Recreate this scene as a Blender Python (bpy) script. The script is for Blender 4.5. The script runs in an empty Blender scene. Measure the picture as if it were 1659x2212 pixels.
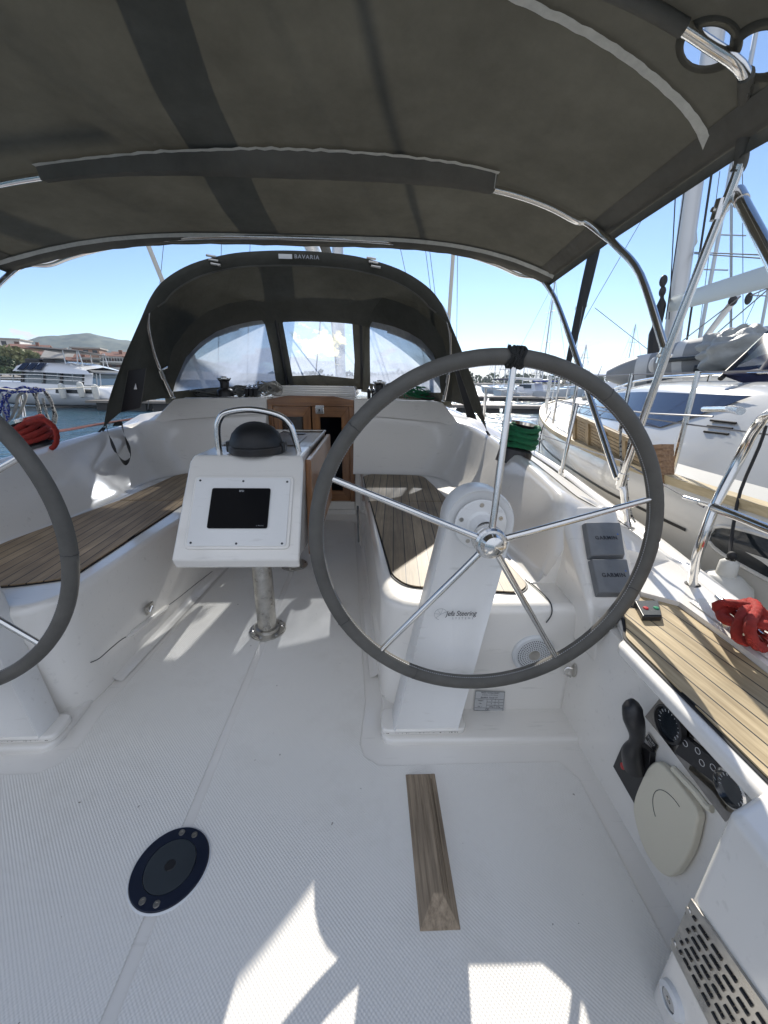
import bpy, bmesh, math, random
from math import sin, cos, tan, radians, pi, atan2, hypot, sqrt
from mathutils import Vector, Matrix
random.seed(7)
SC = bpy.context.scene
# ------------------------------------------------------------------ camera
# world: x to starboard, y to the bow, z up; x=0 is the yacht's centreline, z=0 its cockpit sole, metres
F = 385.5; PT = radians(18.69); YW = radians(2.30); RL = radians(.81)
CAM = Vector((.469, 0, 1.1))
FW = Vector((sin(YW)*cos(PT), cos(YW)*cos(PT), -sin(PT)))
_r = Vector((cos(YW), -sin(YW), 0)); _u = _r.cross(FW)
RT = _r*cos(RL)+_u*sin(RL); UP = _u*cos(RL)-_r*sin(RL)
cd = bpy.data.cameras.new('camera'); cam = bpy.data.objects.new('camera', cd); SC.collection.objects.link(cam)
cd.sensor_fit = 'HORIZONTAL'; cd.sensor_width = 36; cd.lens = F/768*36; cd.clip_start = .02; cd.clip_end = 8000
cam.matrix_world = Matrix(((RT.x, UP.x, -FW.x, CAM.x), (RT.y, UP.y, -FW.y, CAM.y), (RT.z, UP.z, -FW.z, CAM.z), (0, 0, 0, 1)))
SC.camera = cam
# ------------------------------------------------------------------ sky, sun, exposure
SUN_AZ = radians(15.4); SUN_EL = radians(33.2)
SD = Vector((sin(SUN_AZ)*cos(SUN_EL), cos(SUN_AZ)*cos(SUN_EL), sin(SUN_EL)))
w = bpy.data.worlds.new('World'); SC.world = w; w.use_nodes = True
nt = w.node_tree; nt.nodes.clear()
def N(t, kind, **k):
    n = t.nodes.new(kind)
    for a, b in k.items(): setattr(n, a, b)
    return n
wo = N(nt, 'ShaderNodeOutputWorld'); bg = N(nt, 'ShaderNodeBackground'); bg.inputs[1].default_value = .105
sky = N(nt, 'ShaderNodeTexSky', sky_type='NISHITA', sun_disc=False, sun_elevation=SUN_EL, sun_rotation=SUN_AZ,
        air_density=.78, dust_density=.02, ozone_density=3.2, altitude=0)
tc = N(nt, 'ShaderNodeTexCoord'); sp = N(nt, 'ShaderNodeSeparateXYZ'); nt.links.new(tc.outputs['Generated'], sp.inputs[0])
mp = N(nt, 'ShaderNodeMapping'); mp.inputs['Scale'].default_value = (7, 7, 17); nt.links.new(tc.outputs['Generated'], mp.inputs[0])
no = N(nt, 'ShaderNodeTexNoise'); no.inputs['Scale'].default_value = 1.0; no.inputs['Detail'].default_value = 7; no.inputs['Roughness'].default_value = .56
nt.links.new(mp.outputs[0], no.inputs['Vector'])
band = N(nt, 'ShaderNodeValToRGB'); nt.links.new(sp.outputs['Z'], band.inputs[0])      # clouds lie low over the horizon
e = band.color_ramp.elements; e[0].position = 0; e[0].color = (.52, .52, .52, 1); e[1].position = .13; e[1].color = (0, 0, 0, 1)
e2 = band.color_ramp.elements.new(.045); e2.color = (.47, .47, .47, 1); e3 = band.color_ramp.elements.new(.09); e3.color = (.36, .36, .36, 1)
ad = N(nt, 'ShaderNodeMath', operation='ADD'); nt.links.new(no.outputs[0], ad.inputs[0]); nt.links.new(band.outputs[0], ad.inputs[1])
cr_ = N(nt, 'ShaderNodeValToRGB'); cr_.color_ramp.elements[0].position = .97; cr_.color_ramp.elements[1].position = 1.12
mh = N(nt, 'ShaderNodeMath', operation='MULTIPLY'); mh.inputs[1].default_value = 1.0
nt.links.new(ad.outputs[0], cr_.inputs[0]); nt.links.new(cr_.outputs[0], mh.inputs[0])
mc = N(nt, 'ShaderNodeMixRGB'); mc.inputs[2].default_value = (5.2, 5.4, 5.8, 1)
nt.links.new(mh.outputs[0], mc.inputs[0]); nt.links.new(sky.outputs[0], mc.inputs[1])
# unseen bright cloud added over the stern half of the sky as fill light (clear sky ahead, as in the photo)
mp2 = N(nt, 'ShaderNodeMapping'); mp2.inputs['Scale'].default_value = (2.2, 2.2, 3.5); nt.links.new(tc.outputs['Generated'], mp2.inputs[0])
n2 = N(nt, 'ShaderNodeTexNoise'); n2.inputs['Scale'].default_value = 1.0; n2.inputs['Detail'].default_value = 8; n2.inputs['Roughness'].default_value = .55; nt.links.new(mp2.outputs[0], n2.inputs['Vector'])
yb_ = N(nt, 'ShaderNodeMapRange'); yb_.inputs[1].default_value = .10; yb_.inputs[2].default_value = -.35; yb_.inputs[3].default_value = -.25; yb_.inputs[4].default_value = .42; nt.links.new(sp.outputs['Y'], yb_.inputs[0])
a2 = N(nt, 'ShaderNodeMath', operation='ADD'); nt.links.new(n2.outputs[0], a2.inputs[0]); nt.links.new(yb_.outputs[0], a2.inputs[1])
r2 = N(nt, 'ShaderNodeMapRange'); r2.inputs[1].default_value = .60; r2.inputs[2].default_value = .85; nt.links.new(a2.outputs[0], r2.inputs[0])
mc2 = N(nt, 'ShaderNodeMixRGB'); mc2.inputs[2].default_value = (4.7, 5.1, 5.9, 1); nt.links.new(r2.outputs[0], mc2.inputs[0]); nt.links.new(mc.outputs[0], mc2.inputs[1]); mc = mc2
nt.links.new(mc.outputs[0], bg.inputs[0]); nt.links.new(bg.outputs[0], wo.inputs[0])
sl = bpy.data.lights.new('sun', 'SUN'); sl.energy = 4.0; sl.angle = radians(.5); sl.color = (1, .94, .84)
so = bpy.data.objects.new('sun', sl); SC.collection.objects.link(so)
so.rotation_euler = SD.to_track_quat('Z', 'Y').to_euler(); so.location = SD*40
SC.view_settings.view_transform = 'Standard'; SC.view_settings.look = 'None'; SC.view_settings.gamma = 1
SC.view_settings.use_curve_mapping = False; SC.view_settings.exposure = .76
SC.cycles.max_bounces = 10; SC.cycles.diffuse_bounces = 5; SC.cycles.glossy_bounces = 5; SC.cycles.transparent_max_bounces = 12
SC.cycles.transmission_bounces = 6; SC.cycles.use_denoising = True; SC.cycles.sample_clamp_indirect = 6
# ------------------------------------------------------------------ measuring
def ray(X, Y): return FW+RT*((X*768/1659-384)/F)+UP*((512-Y*1024/2212)/F)
def H(X, Y, p0=None, n=None, **k):
    """a point read off the photograph, on a real plane of the scene (x=, y=, z= or p0+normal)"""
    r = ray(X, Y)
    if p0 is not None: return CAM+r*((Vector(p0)-CAM).dot(n)/r.dot(n))
    for a, i in (('x', 0), ('y', 1), ('z', 2)):
        if a in k: return CAM+r*((k[a]-CAM[i])/r[i])
# ------------------------------------------------------------------ materials
def mat(name, col, rough=.5, metal=0, coat=0, var=0, vscale=3, bump=0, bscale=60, spec=.5, trans=0, bdist=.01, rvar=0):
    m = bpy.data.materials.new(name); m.use_nodes = True; t = m.node_tree; p = t.nodes['Principled BSDF']
    p.inputs['Base Color'].default_value = (*col, 1); p.inputs['Roughness'].default_value = rough
    p.inputs['Metallic'].default_value = metal; p.inputs['Coat Weight'].default_value = coat
    p.inputs['Coat Roughness'].default_value = .08; p.inputs['Specular IOR Level'].default_value = spec
    g = N(t, 'ShaderNodeNewGeometry')
    if var or rvar:
        n = N(t, 'ShaderNodeTexNoise'); n.inputs['Scale'].default_value = vscale; n.inputs['Detail'].default_value = 6; n.inputs['Roughness'].default_value = .62
        t.links.new(g.outputs['Position'], n.inputs['Vector'])
        mr = N(t, 'ShaderNodeMapRange'); mr.inputs[1].default_value = .3; mr.inputs[2].default_value = .7
        mr.inputs[3].default_value = 1-var; mr.inputs[4].default_value = 1+var*.6
        t.links.new(n.outputs[0], mr.inputs[0])
        mx = N(t, 'ShaderNodeVectorMath', operation='SCALE'); mx.inputs[0].default_value = col
        t.links.new(mr.outputs[0], mx.inputs['Scale']); t.links.new(mx.outputs[0], p.inputs['Base Color'])
        if rvar:
            m2 = N(t, 'ShaderNodeMapRange'); m2.inputs[1].default_value = .3; m2.inputs[2].default_value = .7
            m2.inputs[3].default_value = rough; m2.inputs[4].default_value = rough+rvar
            t.links.new(n.outputs[0], m2.inputs[0]); t.links.new(m2.outputs[0], p.inputs['Roughness'])
    if bump:
        n = N(t, 'ShaderNodeTexNoise'); n.inputs['Scale'].default_value = bscale; n.inputs['Detail'].default_value = 4
        t.links.new(g.outputs['Position'], n.inputs['Vector'])
        b = N(t, 'ShaderNodeBump'); b.inputs['Strength'].default_value = bump; b.inputs['Distance'].default_value = bdist
        t.links.new(n.outputs[0], b.inputs['Height']); t.links.new(b.outputs[0], p.inputs['Normal'])
    return m
def scuffs(m, amt=.5):
    """fine scratches and grime on a moulded surface: streaky noise in colour and gloss"""
    t = m.node_tree; p = t.nodes['Principled BSDF']; g = N(t, 'ShaderNodeNewGeometry'); mp = N(t, 'ShaderNodeMapping'); mp.inputs['Scale'].default_value = (9, 60, 45); mp.inputs['Rotation'].default_value = (.4, .2, .7); t.links.new(g.outputs['Position'], mp.inputs[0])
    n = N(t, 'ShaderNodeTexNoise'); n.inputs['Scale'].default_value = 1; n.inputs['Detail'].default_value = 6; t.links.new(mp.outputs[0], n.inputs['Vector'])
    r = N(t, 'ShaderNodeMapRange'); r.inputs[1].default_value = .62; r.inputs[2].default_value = .74; r.inputs[3].default_value = 0; r.inputs[4].default_value = amt; t.links.new(n.outputs[0], r.inputs[0])
    old = p.inputs['Base Color'].links[0].from_socket; mx = N(t, 'ShaderNodeMixRGB'); mx.inputs[2].default_value = (.42, .40, .36, 1); t.links.new(r.outputs[0], mx.inputs[0]); t.links.new(old, mx.inputs[1]); t.links.new(mx.outputs[0], p.inputs['Base Color'])
    return m
GEL = mat('gelcoat', (.82, .795, .75), .18, coat=.6, var=.02, vscale=1.3, rvar=.05)
GELW = mat('white_paint', (.80, .80, .79), .35, var=.03, vscale=5, bump=.04, bscale=220)
scuffs(GEL, .22); scuffs(GELW, .30)
STEEL = mat('polished_steel', (.72, .71, .69), .10, metal=1, rvar=.12, vscale=25)
STEELD = mat('weathered_steel', (.55, .53, .49), .22, metal=1, var=.25, vscale=30, rvar=.2)
ALU = mat('grey_aluminium', (.50, .52, .54), .42, metal=.7, var=.08, vscale=6)
BLK = mat('black_plastic', (.018, .018, .02), .38, bump=.05, bscale=150)
GLOSSB = mat('black_screen', (.002, .002, .003), .03, spec=.08)
RUB = mat('black_rubber', (.02, .02, .022), .7)
LEA = mat('grey_leather', (.098, .094, .085), .62, var=.22, vscale=14, bump=.5, bscale=420, bdist=.002)
GCOV = mat('grey_cover_plastic', (.16, .17, .18), .42, var=.12, vscale=22, bump=.1, bscale=300)
WHT = mat('white_plastic', (.66, .68, .70), .35)
BEIGE = mat('ivory_plastic', (.68, .64, .52), .4, bump=.1, bscale=300, bdist=.003)
INK = mat('dark_print', (.02, .022, .03), .5)
INKB = mat('blue_print', (.05, .12, .35), .5)
INKW = mat('white_print', (.75, .75, .75), .5)
INKG = mat('grey_print', (.35, .36, .38), .5)
REDP = mat('red_plastic', (.45, .02, .02), .4); GRNP = mat('green_plastic', (.02, .25, .12), .4)
NAVY = mat('navy_plastic', (.006, .011, .028), .4, var=.2, vscale=20)
GREYP = mat('dark_grey_plastic', (.03, .038, .045), .45, var=.15, vscale=20)
CAULK = mat('black_caulk', (.012, .012, .014), .6)
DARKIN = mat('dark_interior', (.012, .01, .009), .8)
ZIP = mat('white_webbing', (.60, .60, .56), .8, var=.12, vscale=40, bump=.6, bscale=260, bdist=.003)
STRAP = mat('black_webbing', (.012, .012, .012), .6)
HULLW = mat('neighbour_hull', (.74, .71, .65), .15, coat=.5, var=.04, vscale=1.5)
CABW = mat('neighbour_cabin_shaded', (.58, .58, .56), .16, coat=.5, var=.04, vscale=1.5)  # white cabin greyed: its shade is put into this colour
HULLB = mat('boat_hull_white', (.75, .76, .78), .25, coat=.3, var=.05, vscale=.6)
BGLASS = mat('tinted_window', (.022, .025, .055), .04, spec=.9)
BGLASS2 = mat('dark_window', (.02, .025, .03), .08, spec=.7)
WTEAK = mat('weathered_wood', (.36, .26, .14), .6, var=.25, vscale=25, bump=.3, bscale=160, bdist=.003)
TUBEG = mat('dinghy_grey', (.23, .24, .25), .5, var=.06, vscale=6); TUBEL = mat('dinghy_light', (.55, .56, .56), .5, var=.05, vscale=6)
TARP = mat('grey_tarpaulin', (.32, .33, .32), .55, var=.15, vscale=8, bump=.4, bscale=14, bdist=.03)
NAVYC = mat('navy_canvas', (.012, .014, .05), .8, var=.15, vscale=8)
MASTM = mat('mast_aluminium', (.62, .63, .64), .38, metal=.35, var=.05, vscale=2)
WIRE = mat('rigging_wire', (.16, .16, .17), .4, metal=.6)
FENM = mat('fender_vinyl', (.66, .65, .60), .42, var=.1, vscale=9)
STONE = mat('quay_stone', (.30, .28, .25), .9, var=.3, vscale=1.5, bump=.6, bscale=3, bdist=.3)
PONT = mat('pontoon_wood', (.20, .18, .16), .8, var=.2, vscale=2); PONTD = mat('pontoon_float', (.04, .04, .04), .8)
ROOF = mat('terracotta_tiles', (.22, .105, .072), .85, var=.3, vscale=.8, bump=.5, bscale=4, bdist=.2)
WALLS = [mat('plaster_%s' % n, c, .9, var=.18, vscale=.5) for n, c in (('cream', (.52, .47, .38)), ('grey', (.36, .34, .31)), ('white', (.66, .65, .62)), ('ochre', (.42, .33, .22)), ('raw_brick', (.30, .19, .14)))]
WIN = mat('house_window', (.03, .035, .04), .2); SHUT = mat('brown_shutter', (.10, .05, .035), .7)
BARK = mat('bark', (.09, .06, .04), .9, var=.3, vscale=8)
def m_nonskid():
    m = mat('nonskid_gelcoat', (.81, .79, .75), .42, var=.03, vscale=1.5); t = m.node_tree; p = t.nodes['Principled BSDF']
    g = N(t, 'ShaderNodeNewGeometry'); s = N(t, 'ShaderNodeSeparateXYZ'); t.links.new(g.outputs['Position'], s.inputs[0])
    o = []
    for ax, k in (('X', 2*pi/.0085), ('Y', 2*pi/.0085)):
        a = N(t, 'ShaderNodeMath', operation='MULTIPLY'); a.inputs[1].default_value = k; t.links.new(s.outputs[ax], a.inputs[0])
        b = N(t, 'ShaderNodeMath', operation='SINE'); t.links.new(a.outputs[0], b.inputs[0]); o.append(b)
    x = N(t, 'ShaderNodeMath', operation='MULTIPLY'); t.links.new(o[0].outputs[0], x.inputs[0]); t.links.new(o[1].outputs[0], x.inputs[1])
    b = N(t, 'ShaderNodeBump'); b.inputs['Strength'].default_value = .32; b.inputs['Distance'].default_value = .0013
    t.links.new(x.outputs[0], b.inputs['Height']); t.links.new(b.outputs[0], p.inputs['Normal'])
    old = p.inputs['Base Color'].links[0].from_socket      # grime: fine specks and faint trodden areas
    n1 = N(t, 'ShaderNodeTexNoise'); n1.inputs['Scale'].default_value = 55; n1.inputs['Detail'].default_value = 2; t.links.new(g.outputs['Position'], n1.inputs['Vector'])
    r1 = N(t, 'ShaderNodeMapRange'); r1.inputs[1].default_value = .765; r1.inputs[2].default_value = .79; r1.inputs[3].default_value = 0; r1.inputs[4].default_value = .75; t.links.new(n1.outputs[0], r1.inputs[0])
    n2 = N(t, 'ShaderNodeTexNoise'); n2.inputs['Scale'].default_value = 3.2; n2.inputs['Detail'].default_value = 9; n2.inputs['Roughness'].default_value = .7; t.links.new(g.outputs['Position'], n2.inputs['Vector'])
    r2 = N(t, 'ShaderNodeMapRange'); r2.inputs[1].default_value = .52; r2.inputs[2].default_value = .78; r2.inputs[3].default_value = 0; r2.inputs[4].default_value = .35; t.links.new(n2.outputs[0], r2.inputs[0])
    ma = N(t, 'ShaderNodeMixRGB'); ma.inputs[2].default_value = (.55, .52, .46, 1); t.links.new(r2.outputs[0], ma.inputs[0]); t.links.new(old, ma.inputs[1])
    mb_ = N(t, 'ShaderNodeMixRGB'); mb_.inputs[2].default_value = (.16, .13, .10, 1); t.links.new(r1.outputs[0], mb_.inputs[0]); t.links.new(ma.outputs[0], mb_.inputs[1]); t.links.new(mb_.outputs[0], p.inputs['Base Color'])
    return m
NONSK = m_nonskid()
def m_wood(name, c1, c2, ang=0, plank=None, off=0, sc=1.0, rough=.55, coat=0, axis='Y'):
    """wood with grain along y (turned by ang about z); plank: caulked seams every plank metres"""
    m = bpy.data.materials.new(name); m.use_nodes = True; t = m.node_tree; p = t.nodes['Principled BSDF']
    p.inputs['Roughness'].default_value = rough; p.inputs['Coat Weight'].default_value = coat
    g = N(t, 'ShaderNodeNewGeometry'); mp = N(t, 'ShaderNodeMapping'); mp.vector_type = 'POINT'
    if axis == 'Y': mp.inputs['Rotation'].default_value = (0, 0, ang)
    elif axis == 'Z': mp.inputs['Rotation'].default_value = (pi/2, 0, 0)
    elif axis == 'X': mp.inputs['Rotation'].default_value = (0, 0, pi/2)
    t.links.new(g.outputs['Position'], mp.inputs[0])
    s = N(t, 'ShaderNodeSeparateXYZ'); t.links.new(mp.outputs[0], s.inputs[0])
    m2 = N(t, 'ShaderNodeMapping'); m2.inputs['Scale'].default_value = (90*sc, 5*sc, 90*sc); t.links.new(mp.outputs[0], m2.inputs[0])
    n = N(t, 'ShaderNodeTexNoise'); n.inputs['Scale'].default_value = 1; n.inputs['Detail'].default_value = 5; n.inputs['Roughness'].default_value = .65
    t.links.new(m2.outputs[0], n.inputs['Vector'])
    r = N(t, 'ShaderNodeValToRGB'); r.color_ramp.elements[0].position = .3; r.color_ramp.elements[0].color = (*c1, 1)
    r.color_ramp.elements[1].position = .68; r.color_ramp.elements[1].color = (*c2, 1); t.links.new(n.outputs[0], r.inputs[0])
    col = r.outputs[0]
    nb = N(t, 'ShaderNodeTexNoise'); nb.inputs['Scale'].default_value = 3.5; nb.inputs['Detail'].default_value = 4; t.links.new(mp.outputs[0], nb.inputs['Vector'])
    mr = N(t, 'ShaderNodeMapRange'); mr.inputs[1].default_value = .3; mr.inputs[2].default_value = .7; mr.inputs[3].default_value = .72; mr.inputs[4].default_value = 1.22
    t.links.new(nb.outputs[0], mr.inputs[0])
    sc1 = N(t, 'ShaderNodeVectorMath', operation='SCALE'); t.links.new(col, sc1.inputs[0]); t.links.new(mr.outputs[0], sc1.inputs['Scale']); col = sc1.outputs[0]
    bump = n.outputs[0]
    if plank:
        a = N(t, 'ShaderNodeMath', operation='ADD'); a.inputs[1].default_value = off+50*plank; t.links.new(s.outputs['X'], a.inputs[0])
        d = N(t, 'ShaderNodeMath', operation='DIVIDE'); d.inputs[1].default_value = plank; t.links.new(a.outputs[0], d.inputs[0])
        fl = N(t, 'ShaderNodeMath', operation='FLOOR'); t.links.new(d.outputs[0], fl.inputs[0])
        wn = N(t, 'ShaderNodeTexWhiteNoise', noise_dimensions='1D'); t.links.new(fl.outputs[0], wn.inputs['W'])
        m3 = N(t, 'ShaderNodeMapRange'); m3.inputs[3].default_value = .82; m3.inputs[4].default_value = 1.15; t.links.new(wn.outputs[0], m3.inputs[0])
        s2 = N(t, 'ShaderNodeVectorMath', operation='SCALE'); t.links.new(col, s2.inputs[0]); t.links.new(m3.outputs[0], s2.inputs['Scale'])
        fr = N(t, 'ShaderNodeMath', operation='FRACT'); t.links.new(d.outputs[0], fr.inputs[0])
        lt = N(t, 'ShaderNodeMath', operation='LESS_THAN'); lt.inputs[1].default_value = .0034/plank; t.links.new(fr.outputs[0], lt.inputs[0])
        mx = N(t, 'ShaderNodeMixRGB'); mx.inputs[2].default_value = (.012, .012, .014, 1); t.links.new(lt.outputs[0], mx.inputs[0]); t.links.new(s2.outputs[0], mx.inputs[1]); col = mx.outputs[0]
    t.links.new(col, p.inputs['Base Color'])
    b = N(t, 'ShaderNodeBump'); b.inputs['Strength'].default_value = .3; b.inputs['Distance'].default_value = .0015
    t.links.new(bump, b.inputs['Height']); t.links.new(b.outputs[0], p.inputs['Normal'])
    return m
GT1, GT2 = (.26, .18, .10), (.46, .335, .20)
YT1, YT2 = (.33, .25, .14), (.55, .44, .27)
def m_cloth(name, col, tcol, tw=.35, bs=900, sheen=0):
    m = bpy.data.materials.new(name); m.use_nodes = True; t = m.node_tree; t.nodes.clear()
    o = N(t, 'ShaderNodeOutputMaterial'); d = N(t, 'ShaderNodeBsdfDiffuse'); tr = N(t, 'ShaderNodeBsdfTranslucent'); mx = N(t, 'ShaderNodeMixShader')
    g = N(t, 'ShaderNodeNewGeometry'); n = N(t, 'ShaderNodeTexNoise'); n.inputs['Scale'].default_value = 2.5; n.inputs['Detail'].default_value = 8; n.inputs['Roughness'].default_value = .7
    t.links.new(g.outputs['Position'], n.inputs['Vector'])
    mr = N(t, 'ShaderNodeMapRange'); mr.inputs[1].default_value = .3; mr.inputs[2].default_value = .7; mr.inputs[3].default_value = .78; mr.inputs[4].default_value = 1.22; t.links.new(n.outputs[0], mr.inputs[0])
    for c, sh in ((col, d), (tcol, tr)):
        s = N(t, 'ShaderNodeVectorMath', operation='SCALE'); s.inputs[0].default_value = c; t.links.new(mr.outputs[0], s.inputs['Scale']); t.links.new(s.outputs[0], sh.inputs[0])
    n2 = N(t, 'ShaderNodeTexNoise'); n2.inputs['Scale'].default_value = bs; t.links.new(g.outputs['Position'], n2.inputs['Vector'])
    n3 = N(t, 'ShaderNodeTexNoise'); n3.inputs['Scale'].default_value = 7; n3.inputs['Detail'].default_value = 3; t.links.new(g.outputs['Position'], n3.inputs['Vector'])
    b = N(t, 'ShaderNodeBump'); b.inputs['Strength'].default_value = .5; b.inputs['Distance'].default_value = .001; t.links.new(n2.outputs[0], b.inputs['Height'])
    b2 = N(t, 'ShaderNodeBump'); b2.inputs['Strength'].default_value = .6; b2.inputs['Distance'].default_value = .03; t.links.new(n3.outputs[0], b2.inputs['Height']); t.links.new(b.outputs[0], b2.inputs['Normal'])
    t.links.new(b2.outputs[0], d.inputs['Normal'])
    mx.inputs[0].default_value = tw; t.links.new(d.outputs[0], mx.inputs[1]); t.links.new(tr.outputs[0], mx.inputs[2]); t.links.new(mx.outputs[0], o.inputs[0])
    return m
CANV = m_cloth('bimini_canvas', (.118, .114, .098), (.070, .066, .051), .24)
CANVD = m_cloth('double_canvas', (.185, .180, .162), (.07, .067, .054), .3)
HOOD = m_cloth('sprayhood_canvas', (.105, .104, .092), (.034, .033, .026), .24)
def m_vinyl(name, tint, haze, glow_patch=0):
    m = bpy.data.materials.new(name); m.use_nodes = True; t = m.node_tree; t.nodes.clear()
    o = N(t, 'ShaderNodeOutputMaterial'); tp = N(t, 'ShaderNodeBsdfTransparent'); tp.inputs[0].default_value = (*tint, 1)
    tl = N(t, 'ShaderNodeBsdfTranslucent'); gl = N(t, 'ShaderNodeBsdfGlossy'); gl.inputs['Roughness'].default_value = .12
    g = N(t, 'ShaderNodeNewGeometry'); n = N(t, 'ShaderNodeTexNoise'); n.inputs['Scale'].default_value = 4.5; n.inputs['Detail'].default_value = 10; n.inputs['Roughness'].default_value = .68
    t.links.new(g.outputs['Position'], n.inputs['Vector'])
    mr = N(t, 'ShaderNodeMapRange'); mr.inputs[1].default_value = .36; mr.inputs[2].default_value = .66; mr.inputs[3].default_value = haze*.7; mr.inputs[4].default_value = haze*1.35; t.links.new(n.outputs[0], mr.inputs[0])
    tl.inputs[0].default_value = (.55, .61, .72, 1)
    a = N(t, 'ShaderNodeMixShader'); t.links.new(mr.outputs[0], a.inputs[0]); t.links.new(tp.outputs[0], a.inputs[1]); t.links.new(tl.outputs[0], a.inputs[2])
    b = N(t, 'ShaderNodeMixShader'); b.inputs[0].default_value = .05; t.links.new(a.outputs[0], b.inputs[1]); t.links.new(gl.outputs[0], b.inputs[2])
    if glow_patch:   # mottled yellow patch in the vinyl colour, standing in for sun glow
        vo = N(t, 'ShaderNodeTexNoise'); vo.inputs['Scale'].default_value = 11; vo.inputs['Detail'].default_value = 9; t.links.new(g.outputs['Position'], vo.inputs['Vector'])
        vs = N(t, 'ShaderNodeVectorMath', operation='DISTANCE'); vs.inputs[1].default_value = glow_patch; t.links.new(g.outputs['Position'], vs.inputs[0])
        r = N(t, 'ShaderNodeMapRange'); r.inputs[1].default_value = .05; r.inputs[2].default_value = .38; r.inputs[3].default_value = .36; r.inputs[4].default_value = -.10; t.links.new(vs.outputs['Value'], r.inputs[0])
        s = N(t, 'ShaderNodeMath', operation='ADD'); t.links.new(vo.outputs[0], s.inputs[0]); t.links.new(r.outputs[0], s.inputs[1])
        rr = N(t, 'ShaderNodeMapRange'); rr.inputs[1].default_value = .66; rr.inputs[2].default_value = .82; rr.inputs[3].default_value = 0; rr.inputs[4].default_value = .85; t.links.new(s.outputs[0], rr.inputs[0])
        t2 = N(t, 'ShaderNodeBsdfTranslucent'); t2.inputs[0].default_value = (.80, .76, .50, 1)
        c = N(t, 'ShaderNodeMixShader'); t.links.new(rr.outputs[0], c.inputs[0]); t.links.new(b.outputs[0], c.inputs[1]); t.links.new(t2.outputs[0], c.inputs[2]); b = c
    t.links.new(b.outputs[0], o.inputs[0]); return m
VIN = m_vinyl('hazy_vinyl', (.42, .46, .53), .50)
def m_rope(name, col, col2=None, sc=180):
    m = mat(name, col, .75, var=.2, vscale=60); t = m.node_tree; p = t.nodes['Principled BSDF']
    g = N(t, 'ShaderNodeNewGeometry'); wv = N(t, 'ShaderNodeTexWave'); wv.bands_direction = 'DIAGONAL'; wv.inputs['Scale'].default_value = sc; wv.inputs['Distortion'].default_value = 2
    t.links.new(g.outputs['Position'], wv.inputs['Vector'])
    b = N(t, 'ShaderNodeBump'); b.inputs['Strength'].default_value = 1; b.inputs['Distance'].default_value = .004; t.links.new(wv.outputs[0], b.inputs['Height']); t.links.new(b.outputs[0], p.inputs['Normal'])
    if col2:
        ck = N(t, 'ShaderNodeTexNoise'); ck.inputs['Scale'].default_value = 90; t.links.new(g.outputs['Position'], ck.inputs['Vector'])
        r = N(t, 'ShaderNodeValToRGB'); r.color_ramp.interpolation = 'CONSTANT'; r.color_ramp.elements[0].color = (*col, 1); r.color_ramp.elements[1].position = .55; r.color_ramp.elements[1].color = (*col2, 1)
        t.links.new(ck.outputs[0], r.inputs[0]); t.links.new(r.outputs[0], p.inputs['Base Color'])
    return m
RRED = m_rope('red_rope', (.62, .055, .04)); RGRN = m_rope('green_rope', (.012, .22, .09)); RGRY = m_rope('grey_rope', (.33, .33, .31))
RDKR = m_rope('dark_red_rope', (.12, .008, .012)); RBLU = m_rope('blue_rope', (.02, .05, .40), (.6, .62, .66)); RWHT = m_rope('white_rope', (.62, .61, .56)); RBW = m_rope('flecked_rope', (.55, .55, .52), (.03, .03, .04))
# ------------------------------------------------------------------ mesh helpers
ORG = {}
def put(name, V, Fc, m, parent=None, smooth=True, ang=38, bev=0, seg=2, mi=None, label=None):
    V = [Vector(v) for v in V]
    if parent is not None: org = ORG[parent.name]
    else:
        lo = [min(v[i] for v in V) for i in range(3)]; hi = [max(v[i] for v in V) for i in range(3)]
        org = Vector(((lo[0]+hi[0])/2, (lo[1]+hi[1])/2, lo[2]))
    me = bpy.data.meshes.new(name); me.from_pydata([v-org for v in V], [], Fc)
    for x in (m if isinstance(m, list) else [m]): me.materials.append(x)
    if mi: me.polygons.foreach_set('material_index', mi)
    bm = bmesh.new(); bm.from_mesh(me); bmesh.ops.recalc_face_normals(bm, faces=bm.faces); bm.to_mesh(me); bm.free()
    me.update()
    if smooth:
        me.shade_smooth(); me.set_sharp_from_angle(angle=radians(ang))
    o = bpy.data.objects.new(name, me); SC.collection.objects.link(o); ORG[o.name] = org
    if parent is None: o.location = org
    else: o.parent = parent
    if bev:
        b = o.modifiers.new('bevel', 'BEVEL'); b.width = bev; b.segments = seg; b.limit_method = 'ANGLE'; b.angle_limit = radians(35); b.harden_normals = True
        me.shade_smooth()
    if label: o['label'] = label
    return o
def thing(name, loc, label, cat, group=None):
    o = bpy.data.objects.new(name, None); SC.collection.objects.link(o); o.location = loc; o.empty_display_size = .1; ORG[o.name] = Vector(loc)
    return tag(o, label, cat, group)
def tag(o, label, cat, group=None, kind=None):
    if label: o['label'] = label
    if cat: o['category'] = cat
    if group: o['group'] = group
    if kind: o['kind'] = kind
    return o
def resamp(pts, n):
    out = []; L = [0]
    for a, b in zip(pts, pts[1:]): L.append(L[-1]+(b-a).length)
    for k in range(n+1):
        s = L[-1]*k/n
        for i in range(len(L)-1):
            if L[i+1] >= s-1e-9: t = (s-L[i])/max(1e-9, L[i+1]-L[i]); out.append(pts[i].lerp(pts[i+1], t)); break
    return out
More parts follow.
